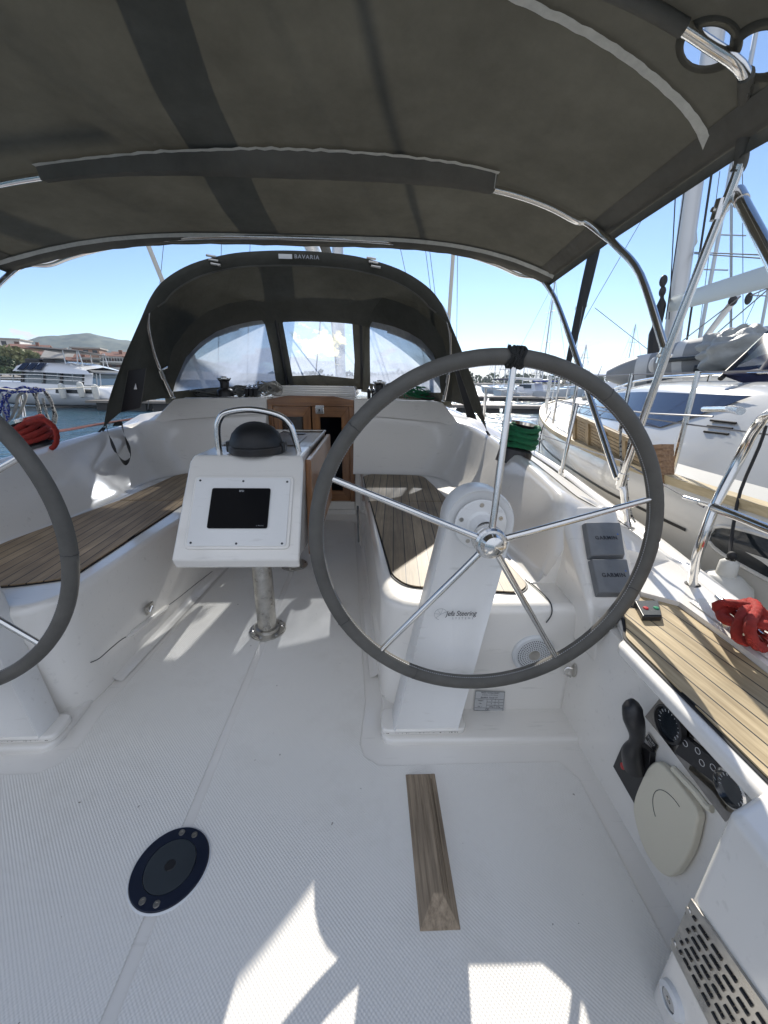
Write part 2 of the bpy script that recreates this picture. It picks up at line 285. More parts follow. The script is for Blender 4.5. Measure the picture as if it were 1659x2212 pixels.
class MB:
    def __init__(s): s.v = []; s.f = []; s.m = []; s.cur = 0
    def add(s, V, Fc):
        b = len(s.v); s.v += [Vector(v) for v in V]; s.f += [tuple(i+b for i in q) for q in Fc]; s.m += [s.cur]*len(Fc); return s
    def box(s, x0, x1, y0, y1, z0, z1, M=None):
        V = [Vector((x, y, z)) for z in (z0, z1) for y in (y0, y1) for x in (x0, x1)]
        if M: V = [M @ v for v in V]
        return s.add(V, [(0, 2, 3, 1), (4, 5, 7, 6), (0, 1, 5, 4), (2, 6, 7, 3), (0, 4, 6, 2), (1, 3, 7, 5)])
    def hexa(s, b, t):   # bottom 4, top 4 points, same order
        return s.add(list(b)+list(t), [(3, 2, 1, 0), (4, 5, 6, 7), (0, 1, 5, 4), (1, 2, 6, 5), (2, 3, 7, 6), (3, 0, 4, 7)])
    def prism(s, poly, d):
        n = len(poly); d = Vector(d)
        return s.add([Vector(p) for p in poly]+[Vector(p)+d for p in poly], [tuple(range(n))[::-1], tuple(range(n, 2*n))]+[(i, (i+1) % n, (i+1) % n+n, i+n) for i in range(n)])
    def grid(s, rows, closed=False):
        n = len(rows[0]); V = [p for r in rows for p in r]; Fc = []
        for i in range(len(rows)-1):
            for j in range(n if closed else n-1):
                k = (j+1) % n; Fc.append((i*n+j, i*n+k, (i+1)*n+k, (i+1)*n+j))
        return s.add(V, Fc)
    def tube(s, pts, r, seg=10, closed=False, caps=True):
        pts = [Vector(p) for p in pts]; n = len(pts); rr = r if isinstance(r, (list, tuple)) else [r]*n
        T = []
        for i in range(n):
            a = pts[(i-1) % n] if (closed or i > 0) else pts[i]; b = pts[(i+1) % n] if (closed or i < n-1) else pts[i]
            T.append((b-a).normalized())
        u = T[0].orthogonal().normalized(); rows = []
        for i in range(n):
            if i:
                q = T[i-1].rotation_difference(T[i]); u = q @ u
            u = (u-T[i]*u.dot(T[i])).normalized(); v = T[i].cross(u)
            rows.append([pts[i]+(u*cos(2*pi*k/seg)+v*sin(2*pi*k/seg))*rr[i] for k in range(seg)])
        b = len(s.v)
        if closed:
            # match the last ring to the first
            best = min(range(seg), key=lambda q: (rows[-1][q]-rows[0][0]).length)
            rows.append([rows[0][(k-best) % seg] for k in range(seg)])
        s.grid(rows, True)
        if caps and not closed:
            s.f.append(tuple(b+k for k in range(seg))[::-1]); e0 = b+(n-1)*seg; s.f.append(tuple(e0+k for k in range(seg))); s.m += [s.cur]*2
        return s
    def rope(s, pts, r, pitch=None, closed=False):
        """laid rope: three strands twisted along the path"""
        pts = [Vector(p) for p in pts]; L = sum((b-a).length for a, b in zip(pts, pts[1:])); n = max(8, min(1500, int(L/(r*.75)))); pts = resamp(pts, n); n = len(pts)
        pitch = pitch or r*6.5; seg = 12; rows = []; u = None; d0 = 0
        for i in range(n):
            T = (pts[min(i+1, n-1)]-pts[max(i-1, 0)]).normalized()
            if u is None: u = T.orthogonal().normalized()
            u = (u-T*u.dot(T)).normalized(); v = T.cross(u)
            if i: d0 += (pts[i]-pts[i-1]).length
            ph = 2*pi*d0/pitch; rows.append([pts[i]+(u*cos(a)+v*sin(a))*r*(.80+.26*abs(cos(1.5*(a-ph)))) for a in [2*pi*k/seg for k in range(seg)]])
        b = len(s.v); s.grid(rows, True); s.f.append(tuple(b+k for k in range(seg))[::-1]); e0 = b+(n-1)*seg; s.f.append(tuple(e0+k for k in range(seg))); s.m += [s.cur]*2; return s
    def lathe(s, prof, o, ax=(0, 0, 1), seg=24):
        ax = Vector(ax).normalized(); u = ax.orthogonal().normalized(); v = ax.cross(u); o = Vector(o)
        if abs(ax.z) > .99: u = Vector((1, 0, 0)); v = Vector((0, 1, 0))*(1 if ax.z > 0 else -1)
        rows = [[o+ax*h+(u*cos(2*pi*k/seg)+v*sin(2*pi*k/seg))*max(r, 1e-4) for k in range(seg)] for r, h in prof]
        return s.grid(rows, True)
    def ball(s, c, r, sq=(1, 1, 1), seg=14, rings=9, M=None):
        c = Vector(c); rows = []
        for i in range(rings+1):
            t = pi*i/rings; rows.append([c+(M or Matrix.Identity(3)) @ Vector((r*sq[0]*sin(t)*cos(2*pi*k/seg), r*sq[1]*sin(t)*sin(2*pi*k/seg), r*sq[2]*cos(t))) for k in range(seg)])
        return s.grid(rows, True)
    def build(s, name, m, parent=None, **k):
        if isinstance(m, list): k['mi'] = s.m
        return put(name, s.v, s.f, m, parent, **k)
def cr(pts, n=6, closed=False):
    pts = [Vector(p) for p in pts]; N_ = len(pts); out = []
    for i in range(N_ if closed else N_-1):
        if closed: p0, p1, p2, p3 = (pts[(i+k) % N_] for k in (-1, 0, 1, 2))
        else: p0, p1, p2, p3 = pts[max(i-1, 0)], pts[i], pts[i+1], pts[min(i+2, N_-1)]
        for k in range(n):
            t = k/n; out.append(.5*((2*p1)+(p2-p0)*t+(2*p0-5*p1+4*p2-p3)*t*t+(3*p1-p0-3*p2+p3)*t*t*t))
    if not closed: out.append(pts[-1])
    return out
def text(body, size, o, right, up, m, parent, name='lettering', ext=.0006, font_bold=False, align='CENTER', shear=0, space=1.0, sx=1.0):
    c = bpy.data.curves.new('t', 'FONT'); c.body = body; c.size = size; c.extrude = ext/2; c.align_x = align; c.align_y = 'CENTER'; c.shear = shear; c.space_character = space
    c.resolution_u = 3
    if font_bold: c.offset = size*.018
    to = bpy.data.objects.new('t', c); SC.collection.objects.link(to); dg = bpy.context.evaluated_depsgraph_get()
    me = bpy.data.meshes.new_from_object(to.evaluated_get(dg)); bpy.data.objects.remove(to); bpy.data.curves.remove(c)
    r = Vector(right).normalized(); u = Vector(up); u = (u-r*u.dot(r)).normalized(); n = r.cross(u)
    V = [Vector(o)+r*v.co.x*sx+u*v.co.y+n*(v.co.z+ext/2) for v in me.vertices]; Fc = [tuple(p.vertices) for p in me.polygons]
    bpy.data.meshes.remove(me)
    return put(name, V, Fc, m, parent, smooth=False)
def lerp(a, b, t): return a+(b-a)*t
def interp(tab, x):
    if x <= tab[0][0]: return tab[0][1]
    for (a, p), (b, q) in zip(tab, tab[1:]):
        if x <= b: return lerp(p, q, (x-a)/(b-a))
    return tab[-1][1]
def copy_tree(o, parent=None, loc=None):
    c = o.copy(); SC.collection.objects.link(c); ORG[c.name] = ORG.get(o.name, Vector()) if loc is None else Vector(loc)
    if parent is not None: c.parent = parent
    if loc is not None: c.location = loc
    for ch in [x for x in SC.objects if x.parent == o]: copy_tree(ch, c)
    return c
def mir(p, s): return Vector((p[0]*s, p[1], p[2]))
# ================================================================== SETTING
WZ = -.60
mw = mat('sea_water', (.03, .085, .12), .13, spec=.5); t = mw.node_tree; p = t.nodes['Principled BSDF']
g = N(t, 'ShaderNodeNewGeometry'); prev = None
for sc_, st, di, sy in ((.45, .6, .5, 1.5), (2.2, .75, .16, 1.6), (8, .6, .035, 1.4)):
    mp_ = N(t, 'ShaderNodeMapping'); mp_.inputs['Scale'].default_value = (sc_, sc_*sy, sc_); mp_.inputs['Rotation'].default_value = (0, 0, .5); t.links.new(g.outputs['Position'], mp_.inputs[0])
    n_ = N(t, 'ShaderNodeTexNoise'); n_.inputs['Scale'].default_value = 1; n_.inputs['Detail'].default_value = 3; t.links.new(mp_.outputs[0], n_.inputs['Vector'])
    b_ = N(t, 'ShaderNodeBump'); b_.inputs['Strength'].default_value = st; b_.inputs['Distance'].default_value = di; t.links.new(n_.outputs[0], b_.inputs['Height'])
    if prev: t.links.new(prev.outputs[0], b_.inputs['Normal'])
    prev = b_
t.links.new(prev.outputs[0], p.inputs['Normal'])
tag(put('water', [(-3500, -3500, WZ), (3500, -3500, WZ), (3500, 3500, WZ), (-3500, 3500, WZ)], [(0, 1, 2, 3)], mw), None, None, kind='structure')
def m_leaf(name, c1, c2, scl=.5):
    m = mat(name, c1, .7); t = m.node_tree; p = t.nodes['Principled BSDF']; g = N(t, 'ShaderNodeNewGeometry')
    n = N(t, 'ShaderNodeTexNoise'); n.inputs['Scale'].default_value = scl; n.inputs['Detail'].default_value = 8; t.links.new(g.outputs['Position'], n.inputs['Vector'])
    r = N(t, 'ShaderNodeValToRGB'); r.color_ramp.elements[0].position = .35; r.color_ramp.elements[0].color = (*c1, 1); r.color_ramp.elements[1].position = .65; r.color_ramp.elements[1].color = (*c2, 1)
    t.links.new(n.outputs[0], r.inputs[0]); t.links.new(r.outputs[0], p.inputs['Base Color']); return m
LEAFD = m_leaf('foliage_dark', (.03, .055, .025), (.09, .13, .05)); LEAFO = m_leaf('foliage_olive', (.14, .15, .055), (.34, .33, .15))
HILLM = m_leaf('hill_scrub_hazed', (.05, .085, .085), (.14, .17, .145), .07)  # bluish tint in the scrub colours stands in for distance haze
# far hill behind the town
def hill(name, cx, cy, rx, ry, h, seed, n=48):
    random.seed(seed); mb = MB(); rows = []
    ph = [random.uniform(0, 6.28) for _ in range(8)]
    for i in range(n+1):
        row = []
        for j in range(n+1):
            u = (i/n-.5)*2; v = (j/n-.5)*2
            z = h*max(0, cos(min(1, sqrt(u*u+v*v))*pi/2))**.9*(1+.06*sin(u*7+ph[0])+.05*sin(v*9+ph[1])+.025*sin(u*23+v*11+ph[2]))
            z += h*.012*(sin(u*61+v*37+ph[3])+sin(v*83-u*47+ph[4]))*(1 if z > 1 else 0)
            row.append((cx+u*rx, cy+v*ry, WZ-2+z))
        rows.append(row)
    mb.grid(rows); return tag(mb.build(name, HILLM), None, None, kind='structure')
hill('hill', -405, 640, 230, 200, 57, 3)
hill('hill', -580, 600, 210, 200, 40, 9)
hill('far_hills', 420, 1750, 700, 300, 60, 5)
# left shore: quay with slope
mb = MB()
mb.grid([[(-400, 10, WZ-1), (-400, 10, 1.2), (-400, 10, 3), (-400, 10, 5)], [(-95, 52, WZ-1), (-94, 53, 1.0), (-100, 60, 2.4), (-130, 110, 4)], [(-58, 76, WZ-1), (-58, 77, 1.0), (-60, 86, 2.2), (-80, 150, 4)], [(-30, 96, WZ-1), (-30, 97, .9), (-31, 106, 2.0), (-40, 170, 3.5)], [(-8, 112, WZ-1), (-8, 113, .9), (-8, 122, 1.8), (-10, 180, 3)], [(30, 190, WZ-1), (30, 191, .8), (30, 205, 2), (30, 260, 6)]])
mb.build('shore', STONE, smooth=False); tag(bpy.data.objects['shore'], None, None, kind='structure')
# right shore: low wooded coast
mb = MB(); mb.grid([[(-60, 225, WZ-1), (-60, 226, .8), (-60, 260, 2)], [(80, 235, WZ-1), (80, 236, .8), (80, 270, 2)], [(300, 215, WZ-1), (300, 217, .8), (300, 260, 2)], [(600, 120, WZ-1), (600, 122, .8), (640, 170, 2)]])
tag(mb.build('coast', STONE, smooth=False), None, None, kind='structure')
def leafcloud(mb, c, rx, ry, rz, n, s, rnd):
    for _ in range(n):
        while True:
            d = Vector((rnd.uniform(-1, 1), rnd.uniform(-1, 1), rnd.uniform(-1, 1)))
            if .1 < d.length < 1: break
        d = d.normalized()*(d.length**.45)
        q = Vector(c)+Vector((d.x*rx, d.y*ry, d.z*rz)); a = Vector((rnd.gauss(0, 1), rnd.gauss(0, 1), rnd.gauss(0, .7))).normalized(); b = a.orthogonal().normalized(); b = Matrix.Rotation(rnd.uniform(0, 6), 3, a) @ b; c2 = a.cross(b)
        ss = s*rnd.uniform(.6, 1.4)
        mb.add([q-b*ss-c2*ss*.5, q+b*ss*.3-c2*ss, q+b*ss+c2*ss*.4, q-b*ss*.2+c2*ss], [(0, 1, 2, 3)])
rnd = random.Random(11); mb = MB()
for i in range(330):       # the wooded far coast reads as one mass
    u = rnd.random(); x = lerp(-60, 520, u**.9); y = (240 if x < 300 else lerp(240, 165, (x-300)/220))+rnd.uniform(0, 14)
    hgt = rnd.uniform(3.0, 6.0)+(1.6 if rnd.random() < .2 else 0); leafcloud(mb, (x, y, .4+hgt*.5), rnd.uniform(2, 3.6), 2.5, hgt*.62, 60, .75, rnd)
tag(mb.build('woodland', LEAFD, smooth=False), 'low dark wood along the far coast behind the moored boats', 'woodland', kind='stuff')
def at(X, Y, y): return H(X, Y, y=y)
def tree(loc, h, r, m, label, name='broadleaf_tree', group=None, n=900, seed=1):
    rnd = random.Random(seed); t = thing(name, loc, label, 'tree', group); L = Vector(loc)
    mb = MB(); mb.tube([L, L+Vector((.1, 0, h*.3)), L+Vector((0, .1, h*.55))], [h*.04, h*.03, h*.015], 8)
    for k in range(5):
        a = k*1.3; mb.tube([L+Vector((.05, 0, h*(.28+.04*k))), L+Vector((cos(a)*r*.6, sin(a)*r*.6, h*.65))], [h*.015, h*.006], 6)
    mb.build('trunk', BARK, t)
    mb = MB()
    for k in range(9):
        a = rnd.uniform(0, 6.28); q = rnd.uniform(0, .6)*r
        leafcloud(mb, L+Vector((cos(a)*q, sin(a)*q, h*rnd.uniform(.42, .82))), r*rnd.uniform(.35, .6), r*rnd.uniform(.35, .6), h*rnd.uniform(.13, .22), n//9, r*.085, rnd)
    mb.build('crown', m, t, smooth=False); return t
q_ = at(43, 800, 72); tree((q_.x, 72, q_.z), at(43, 745, 72).z-q_.z, 3.6, LEAFO, 'pale olive willow-like tree behind the white motor catamaran', seed=2, n=1600)
q_ = at(2, 812, 66); tree((q_.x, 66, q_.z), at(2, 768, 66).z-q_.z, 2.6, LEAFD, 'dark green tree at the left edge of the photo', seed=4, n=1300)
q_ = at(30, 815, 64); tree((q_.x, 64, q_.z), at(30, 792, 64).z-q_.z, 2.6, LEAFD, 'low dark bushy tree between the quay and the olive tree', seed=5, n=1000)
# houses: (D x0, x1, y_top, y_eave, dist-y, ...) each on the shore
def house(loc, w, d, h, rot, wm, floors, cols, label, roofh=1.6, flat=False, balcony=False, name='stone_house', seed=0, roofm=None):
    t = thing(name, loc, label, 'house', 'houses on the harbour slope'); L = Vector(loc); R = Matrix.Rotation(rot, 3, 'Z')
    def T(x, y, z): return L+R @ Vector((x, y, z))
    mb = MB(); mb.hexa([T(-w/2, 0, -2), T(w/2, 0, -2), T(w/2, d, -2), T(-w/2, d, -2)], [T(-w/2, 0, h), T(w/2, 0, h), T(w/2, d, h), T(-w/2, d, h)])
    if not flat: mb.add([T(-w/2, 0, h), T(-w/2, d, h), T(-w/2, d/2, h+roofh), T(w/2, 0, h), T(w/2, d, h), T(w/2, d/2, h+roofh)], [(0, 1, 2), (3, 5, 4)])
    mb.build('wall', wm, t, smooth=False)
    mb = MB(); o = .35
    if flat: mb.hexa([T(-w/2-o, -o, h+.003), T(w/2+o, -o, h+.003), T(w/2+o, d+o, h+.003), T(-w/2-o, d+o, h+.003)], [T(-w/2-o, -o, h+.3), T(w/2+o, -o, h+.3), T(w/2+o, d+o, h+.3), T(-w/2-o, d+o, h+.3)])
    else:
        k = roofh/(d/2)
        for s0, s1 in ((-o, d/2), (d+o, d/2)):
            z0 = h-k*o+.03; z1 = h+roofh+.03
            mb.hexa([T(-w/2-o, s0, z0), T(w/2+o, s0, z0), T(w/2+o, s1, z1), T(-w/2-o, s1, z1)], [T(-w/2-o, s0, z0+.2), T(w/2+o, s0, z0+.2), T(w/2+o, s1, z1+.2), T(-w/2-o, s1, z1+.2)])
        mb.hexa([T(w*.2, d*.3, h), T(w*.2+.6, d*.3, h), T(w*.2+.6, d*.3+.6, h), T(w*.2, d*.3+.6, h)], [T(w*.2, d*.3, h+roofh+.7), T(w*.2+.6, d*.3, h+roofh+.7), T(w*.2+.6, d*.3+.6, h+roofh+.7), T(w*.2, d*.3+.6, h+roofh+.7)])
    mb.build('roof', roofm or (ROOF if not flat else WALLS[1]), t, smooth=False)
    fh = h/floors; rr = random.Random(seed)
    for f in range(floors):
        for c in range(cols):
            x = (c+.5)/cols*w-w/2; z = f*fh+fh*.35; ww = .5; hh = fh*.45
            if rr.random() < .12: continue
            mb = MB(); mb.hexa([T(x-ww, -.06, z), T(x+ww, -.06, z), T(x+ww, .02, z), T(x-ww, .02, z)], [T(x-ww, -.06, z+hh), T(x+ww, -.06, z+hh), T(x+ww, .02, z+hh), T(x-ww, .02, z+hh)])
            mb.build('window', SHUT if rr.random() < .4 else WIN, t, smooth=False)
        if balcony and f > 0:
            z = f*fh+.1; mb = MB(); mb.hexa([T(-w*.48, -1.2, z), T(w*.48, -1.2, z), T(w*.48, -.003, z), T(-w*.48, -.003, z)], [T(-w*.48, -1.2, z+.15), T(w*.48, -1.2, z+.15), T(w*.48, -.003, z+.15), T(-w*.48, -.003, z+.15)])
            for q in range(9): xx = lerp(-w*.47, w*.47, q/8); mb.tube([T(xx, -1.15, z+.1), T(xx, -1.15, z+1.05)], .03, 4)
            mb.tube([T(-w*.47, -1.15, z+1.05), T(w*.47, -1.15, z+1.05)], .04, 4); mb.build('balcony', WALLS[2], t, smooth=False)
    return t
RV = radians(38)
def at(X, Y, y): return H(X, Y, y=y)
HS = [  # centre x, base y, depth y, width, eave y, wall, floors, columns
 (248, 798, 84, 44, 771, 2, 2, 5, dict(balcony=True, roofh=.7), 'white house with long balconies nearest the spray hood'),
 (268, 786, 104, 40, 770, 2, 2, 4, dict(roofh=1.0), 'pinkish roofed white house highest on the slope by the spray hood'),
 (200, 808, 82, 36, 776, 0, 3, 3, dict(roofh=.8, flat=True), 'tall narrow cream house with three rows of windows beside the balconied house'),
 (171, 808, 84, 34, 780, 1, 3, 2, dict(roofh=1.2), 'grey stone house with steep red roof left of the tall cream house'),
 (190, 780, 104, 50, 753, 4, 2, 3, dict(flat=True), 'raw brick flat roofed house behind and above the red roofs'),
 (131, 806, 84, 48, 774, 1, 2, 2, dict(roofh=1.4, roofm=WALLS[1]), 'weathered stone gabled house behind the catamaran sun roof'),
 (100, 800, 96, 56, 768, 0, 2, 4, dict(roofh=.8), 'long cream house behind the catamaran, right of the olive tree'),
 (66, 790, 102, 66, 753, 3, 2, 4, dict(roofh=.9), 'low ochre house with brown red roof above the olive tree'),
 (22, 790, 110, 56, 733, 2, 3, 5, dict(flat=True), 'pale flat roofed building at the far left of the slope'),
 (228, 824, 80, 76, 801, 1, 1, 3, dict(flat=True), 'low stone boathouse on the quay under the white houses')]
for i, (X, Yb, y, wp, Yt, wm, fl, co, ex, lab) in enumerate(HS):
    b = at(X, Yb, y); tp = at(X, Yt, y); l = at(X-wp/2, Yb, y); r_ = at(X+wp/2, Yb, y); hgt = tp.z-b.z
    house((b.x, b.y, b.z), (r_-l).length*1.0, 7, hgt, RV*.6 if i % 2 else RV*.5, WALLS[wm], fl, co, lab, seed=i, **ex)
# ------------------------------------------------------------------ boats of the background
def loft_hull(mb, L, beam, z0, z1, sheer=.3, T=lambda x, y, z: Vector((x, y, z)), n=16, stern=.75, flare=.85):
    rows = []
    for i in range(n+1):
        u = i/n; y = u*L
        wdt = beam/2*((stern+(1-stern)*sin(min(1, u/.45)*pi/2)) if u < .45 else cos((u-.45)/.55*pi/2)**.75)
        zt = z1+sheer*max(0, u-.4)**1.5*2
        row = []
        for s, zz in ((-1, zt), (-flare, lerp(z0, zt, .45)), (-flare*.72, z0), (0, z0-.15), (flare*.72, z0), (flare, lerp(z0, zt, .45)), (1, zt)):
            row.append(T(wdt*s, y*(1 if zz > z0 else .94)+(L*.03 if zz <= z0 and u < .1 else 0), zz))
        rows.append(row)
    mb.grid(rows); b = len(mb.v)
    mb.f.append(tuple(range(b-(n+1)*7, b-(n+1)*7+7))); mb.m.append(mb.cur)
    for i in range(n): mb.add([rows[i][0], rows[i][6], rows[i+1][6], rows[i+1][0]], [(0, 1, 2, 3)])
def xf(loc, rot, sc=1.0):
    L = Vector(loc); R = Matrix.Rotation(rot, 3, 'Z')
    return lambda x, y, z: L+R @ (Vector((x, y, z))*sc)
def motorboat(loc, rot, L, label, name='moored_motorboat', canvas=None, group='small craft at the far pontoon'):
    t = thing(name, loc, label, 'motorboat', group); T = xf(loc, rot); k = L/7
    mb = MB(); loft_hull(mb, L, 2.5*k, -.1, .95*k, .35*k, T); mb.build('hull', HULLB, t, ang=30)
    mb = MB(); mb.hexa([T(-.9*k, 1.8*k, .9*k), T(.9*k, 1.8*k, .9*k), T(.6*k, 5*k, .95*k), T(-.6*k, 5*k, .95*k)], [T(-.75*k, 2.1*k, 1.75*k), T(.75*k, 2.1*k, 1.75*k), T(.5*k, 3.7*k, 1.7*k), T(-.5*k, 3.7*k, 1.7*k)]); mb.build('cabin', HULLB, t, bev=.05)
    mb = MB(); mb.hexa([T(-.86*k, 2.4*k, 1.2*k), T(.86*k, 2.4*k, 1.2*k), T(.66*k, 4.5*k, 1.2*k), T(-.66*k, 4.5*k, 1.2*k)], [T(-.8*k, 2.5*k, 1.6*k), T(.8*k, 2.5*k, 1.6*k), T(.57*k, 4.0*k, 1.6*k), T(-.57*k, 4.0*k, 1.6*k)]); mb.build('windscreen', BGLASS2, t, smooth=False)
    if canvas: mb = MB(); mb.box(-1*k, 1*k, .4*k, 2.2*k, 1.9*k, 2.05*k); mb.v = [T(*v) for v in mb.v]; mb.build('awning', canvas, t, bev=.05)
    mb = MB(); [mb.tube([T(s*.95*k, y*k, .9*k), T(s*.95*k, y*k, 1.45*k)], .02, 5) for s in (-1, 1) for y in (4, 5, 5.8)]; mb.tube([T(-.95*k, 4*k, 1.45*k), T(-.9*k, 5.8*k, 1.5*k), T(0, 6.8*k, 1.55*k), T(.9*k, 5.8*k, 1.5*k), T(.95*k, 4*k, 1.45*k)], .02, 5); mb.build('rail', STEEL, t)
    return t
def sailboat(loc, rot, L, mh, label, name='moored_sailing_boat', group='sailing boats at the far pontoon', hullm=None):
    t = thing(name, loc, label, 'sailing boat', group); T = xf(loc, rot); k = L/10
    mb = MB(); loft_hull(mb, L, 3.2*k, -.1, 1.05*k, .3*k, T); mb.build('hull', hullm or HULLB, t, ang=30)
    mb = MB(); mb.hexa([T(-1*k, 3*k, 1*k), T(1*k, 3*k, 1*k), T(.5*k, 7.5*k, 1.1*k), T(-.5*k, 7.5*k, 1.1*k)], [T(-.8*k, 3.2*k, 1.5*k), T(.8*k, 3.2*k, 1.5*k), T(.4*k, 6.6*k, 1.35*k), T(-.4*k, 6.6*k, 1.35*k)]); mb.build('coachroof', HULLB, t, bev=.06)
    mb = MB(); mb.tube([T(0, 5.8*k, 1*k), T(0, 5.75*k, mh)], .08, 8); mb.build('mast', MASTM, t)
    mb = MB(); mb.tube([T(0, 5.7*k, 2.3*k), T(0, 1.6*k, 2.4*k)], .13*k, 8); mb.build('boom', NAVYC if len(label) % 2 else MASTM, t)
    mb = MB()
    for z in (.5, .75): mb.tube([T(-.9, 5.7*k, mh*z), T(.9, 5.7*k, mh*z)], .03, 5)
    for a, b in ((T(0, 9.7*k, 1.3*k), T(0, 5.8*k, mh)), (T(0, .1, 1*k), T(0, 5.75*k, mh)), (T(-1.5*k, 5.6*k, 1*k), T(0, 5.75*k, mh)), (T(1.5*k, 5.6*k, 1*k), T(0, 5.75*k, mh))): mb.tube([a, b], .018, 4)
    mb.build('rigging', WIRE, t)
    return t
# pontoons on the right
def pontoon(x0, y0, x1, y1, w, label):
    d = Vector((x1-x0, y1-y0, 0)).normalized(); n = Vector((-d.y, d.x, 0)); a = Vector((x0, y0, 0)); b = Vector((x1, y1, 0)); t = thing('floating_pontoon', (x0, y0, WZ), label, 'pontoon', 'floating pontoons')
    mb = MB(); mb.hexa([a+Vector((0, 0, WZ+.25)), b+Vector((0, 0, WZ+.25)), b+n*w+Vector((0, 0, WZ+.25)), a+n*w+Vector((0, 0, WZ+.25))], [a+Vector((0, 0, WZ+.42)), b+Vector((0, 0, WZ+.42)), b+n*w+Vector((0, 0, WZ+.42)), a+n*w+Vector((0, 0, WZ+.42))]); mb.build('deck', PONT, t, smooth=False)
    L = (b-a).length; k = 0
    while k < L-1.5:
        q = a+d*k+n*.1; r = a+d*(k+2.4)+n*.1; z = Vector((0, 0, WZ-.3)); zt = Vector((0, 0, WZ+.245)); mb = MB(); mb.hexa([q+z, r+z, r+n*(w-.2)+z, q+n*(w-.2)+z], [q+zt, r+zt, r+n*(w-.2)+zt, q+n*(w-.2)+zt]); k += 3.0; mb.build('float', PONTD, t, smooth=False)
pontoon(-6, 24.5, 26, 23.0, 1.6, 'nearest floating pontoon across the water beyond the green winch rope')
pontoon(-14, 41, 70, 38, 1.8, 'farther floating pontoon with the small craft moored along it')
motorboat((7.3, 43.5, WZ), radians(8), 8.5, 'white motorboat with dark canopy seen just right of the spray hood', canvas=NAVYC)
sailboat((15.5, 47.0, WZ), radians(-82), 9.5, 12.5, 'long white sailing boat lying broadside behind the wheel top spoke')
motorboat((20.6, 43.2, WZ), radians(35), 7.0, 'white cabin motorboat with blue awning in front of the wood', canvas=mat('blue_canvas', (.02, .05, .3), .7))
motorboat((17.8, 44.0, WZ), radians(-5), 5.5, 'small open white motorboat between the two bigger far boats')
motorboat((29, 43.5, WZ), radians(20), 8.0, 'white motorboat seen behind the neighbour yacht pulpit')
motorboat((38, 42.5, WZ), radians(10), 8.0, 'white motorboat seen just above the neighbour yacht foredeck', canvas=NAVYC)
k = 0
for X, Yt, y in ((1098, 742, 62), (1088, 760, 70), (1148, 790, 66), (1142, 775, 72), (1168, 800, 78), (1262, 770, 60), (1252, 745, 64), (1380, 700, 75), (1245, 800, 85), (1110, 800, 90)):
    tp = at(X, Yt, y); sailboat((tp.x, y-5.8, WZ), radians([0, 12, -10, 6][k % 4]), 10, tp.z-WZ, ['tall masted', 'slim', 'white', 'short masted', 'far', 'broad', 'pale', 'leaning', 'distant', 'hazy'][k]+' sailing boat, number %s from the left of the far masts'.replace('number %s', ['second', 'first', 'fifth', 'fourth', 'sixth', 'ninth', 'eighth', 'tenth', 'seventh', 'third'][k])); k += 1
# tall masts and lines seen on the far right, above the neighbour
for X0, Y0, X1, Y1, y, r, lab in ((1510, 740, 1565, 440, 12, .05, 'pale mast behind the neighbour boom, leftmost of the near ones'), (1579, 700, 1580, 330, 13, .035, 'thin mast beside the steel arch, second of the near ones'), (1640, 730, 1672, 560, 12, .04, 'mast leaning at the right edge of the photo')):
    a = H(X0, Y0, y=y); b = H(X1, Y1, y=y); d = (b-a); a2 = a-d*((a.z+.0)/d.z) if d.z else a
    t = thing('yacht_mast', (a2.x, a2.y, 0), lab, 'mast', 'masts rising beyond the neighbour yacht')
    mb = MB(); mb.tube([a2, b+d*1.2], r, 8); mb.build('spar', MASTM, t); mb = MB()
    q = a+d*.55; s_ = Vector((.45, 0, 0)); mb.tube([q-s_, q+s_], .02, 5); mb.build('spreader', MASTM, t)
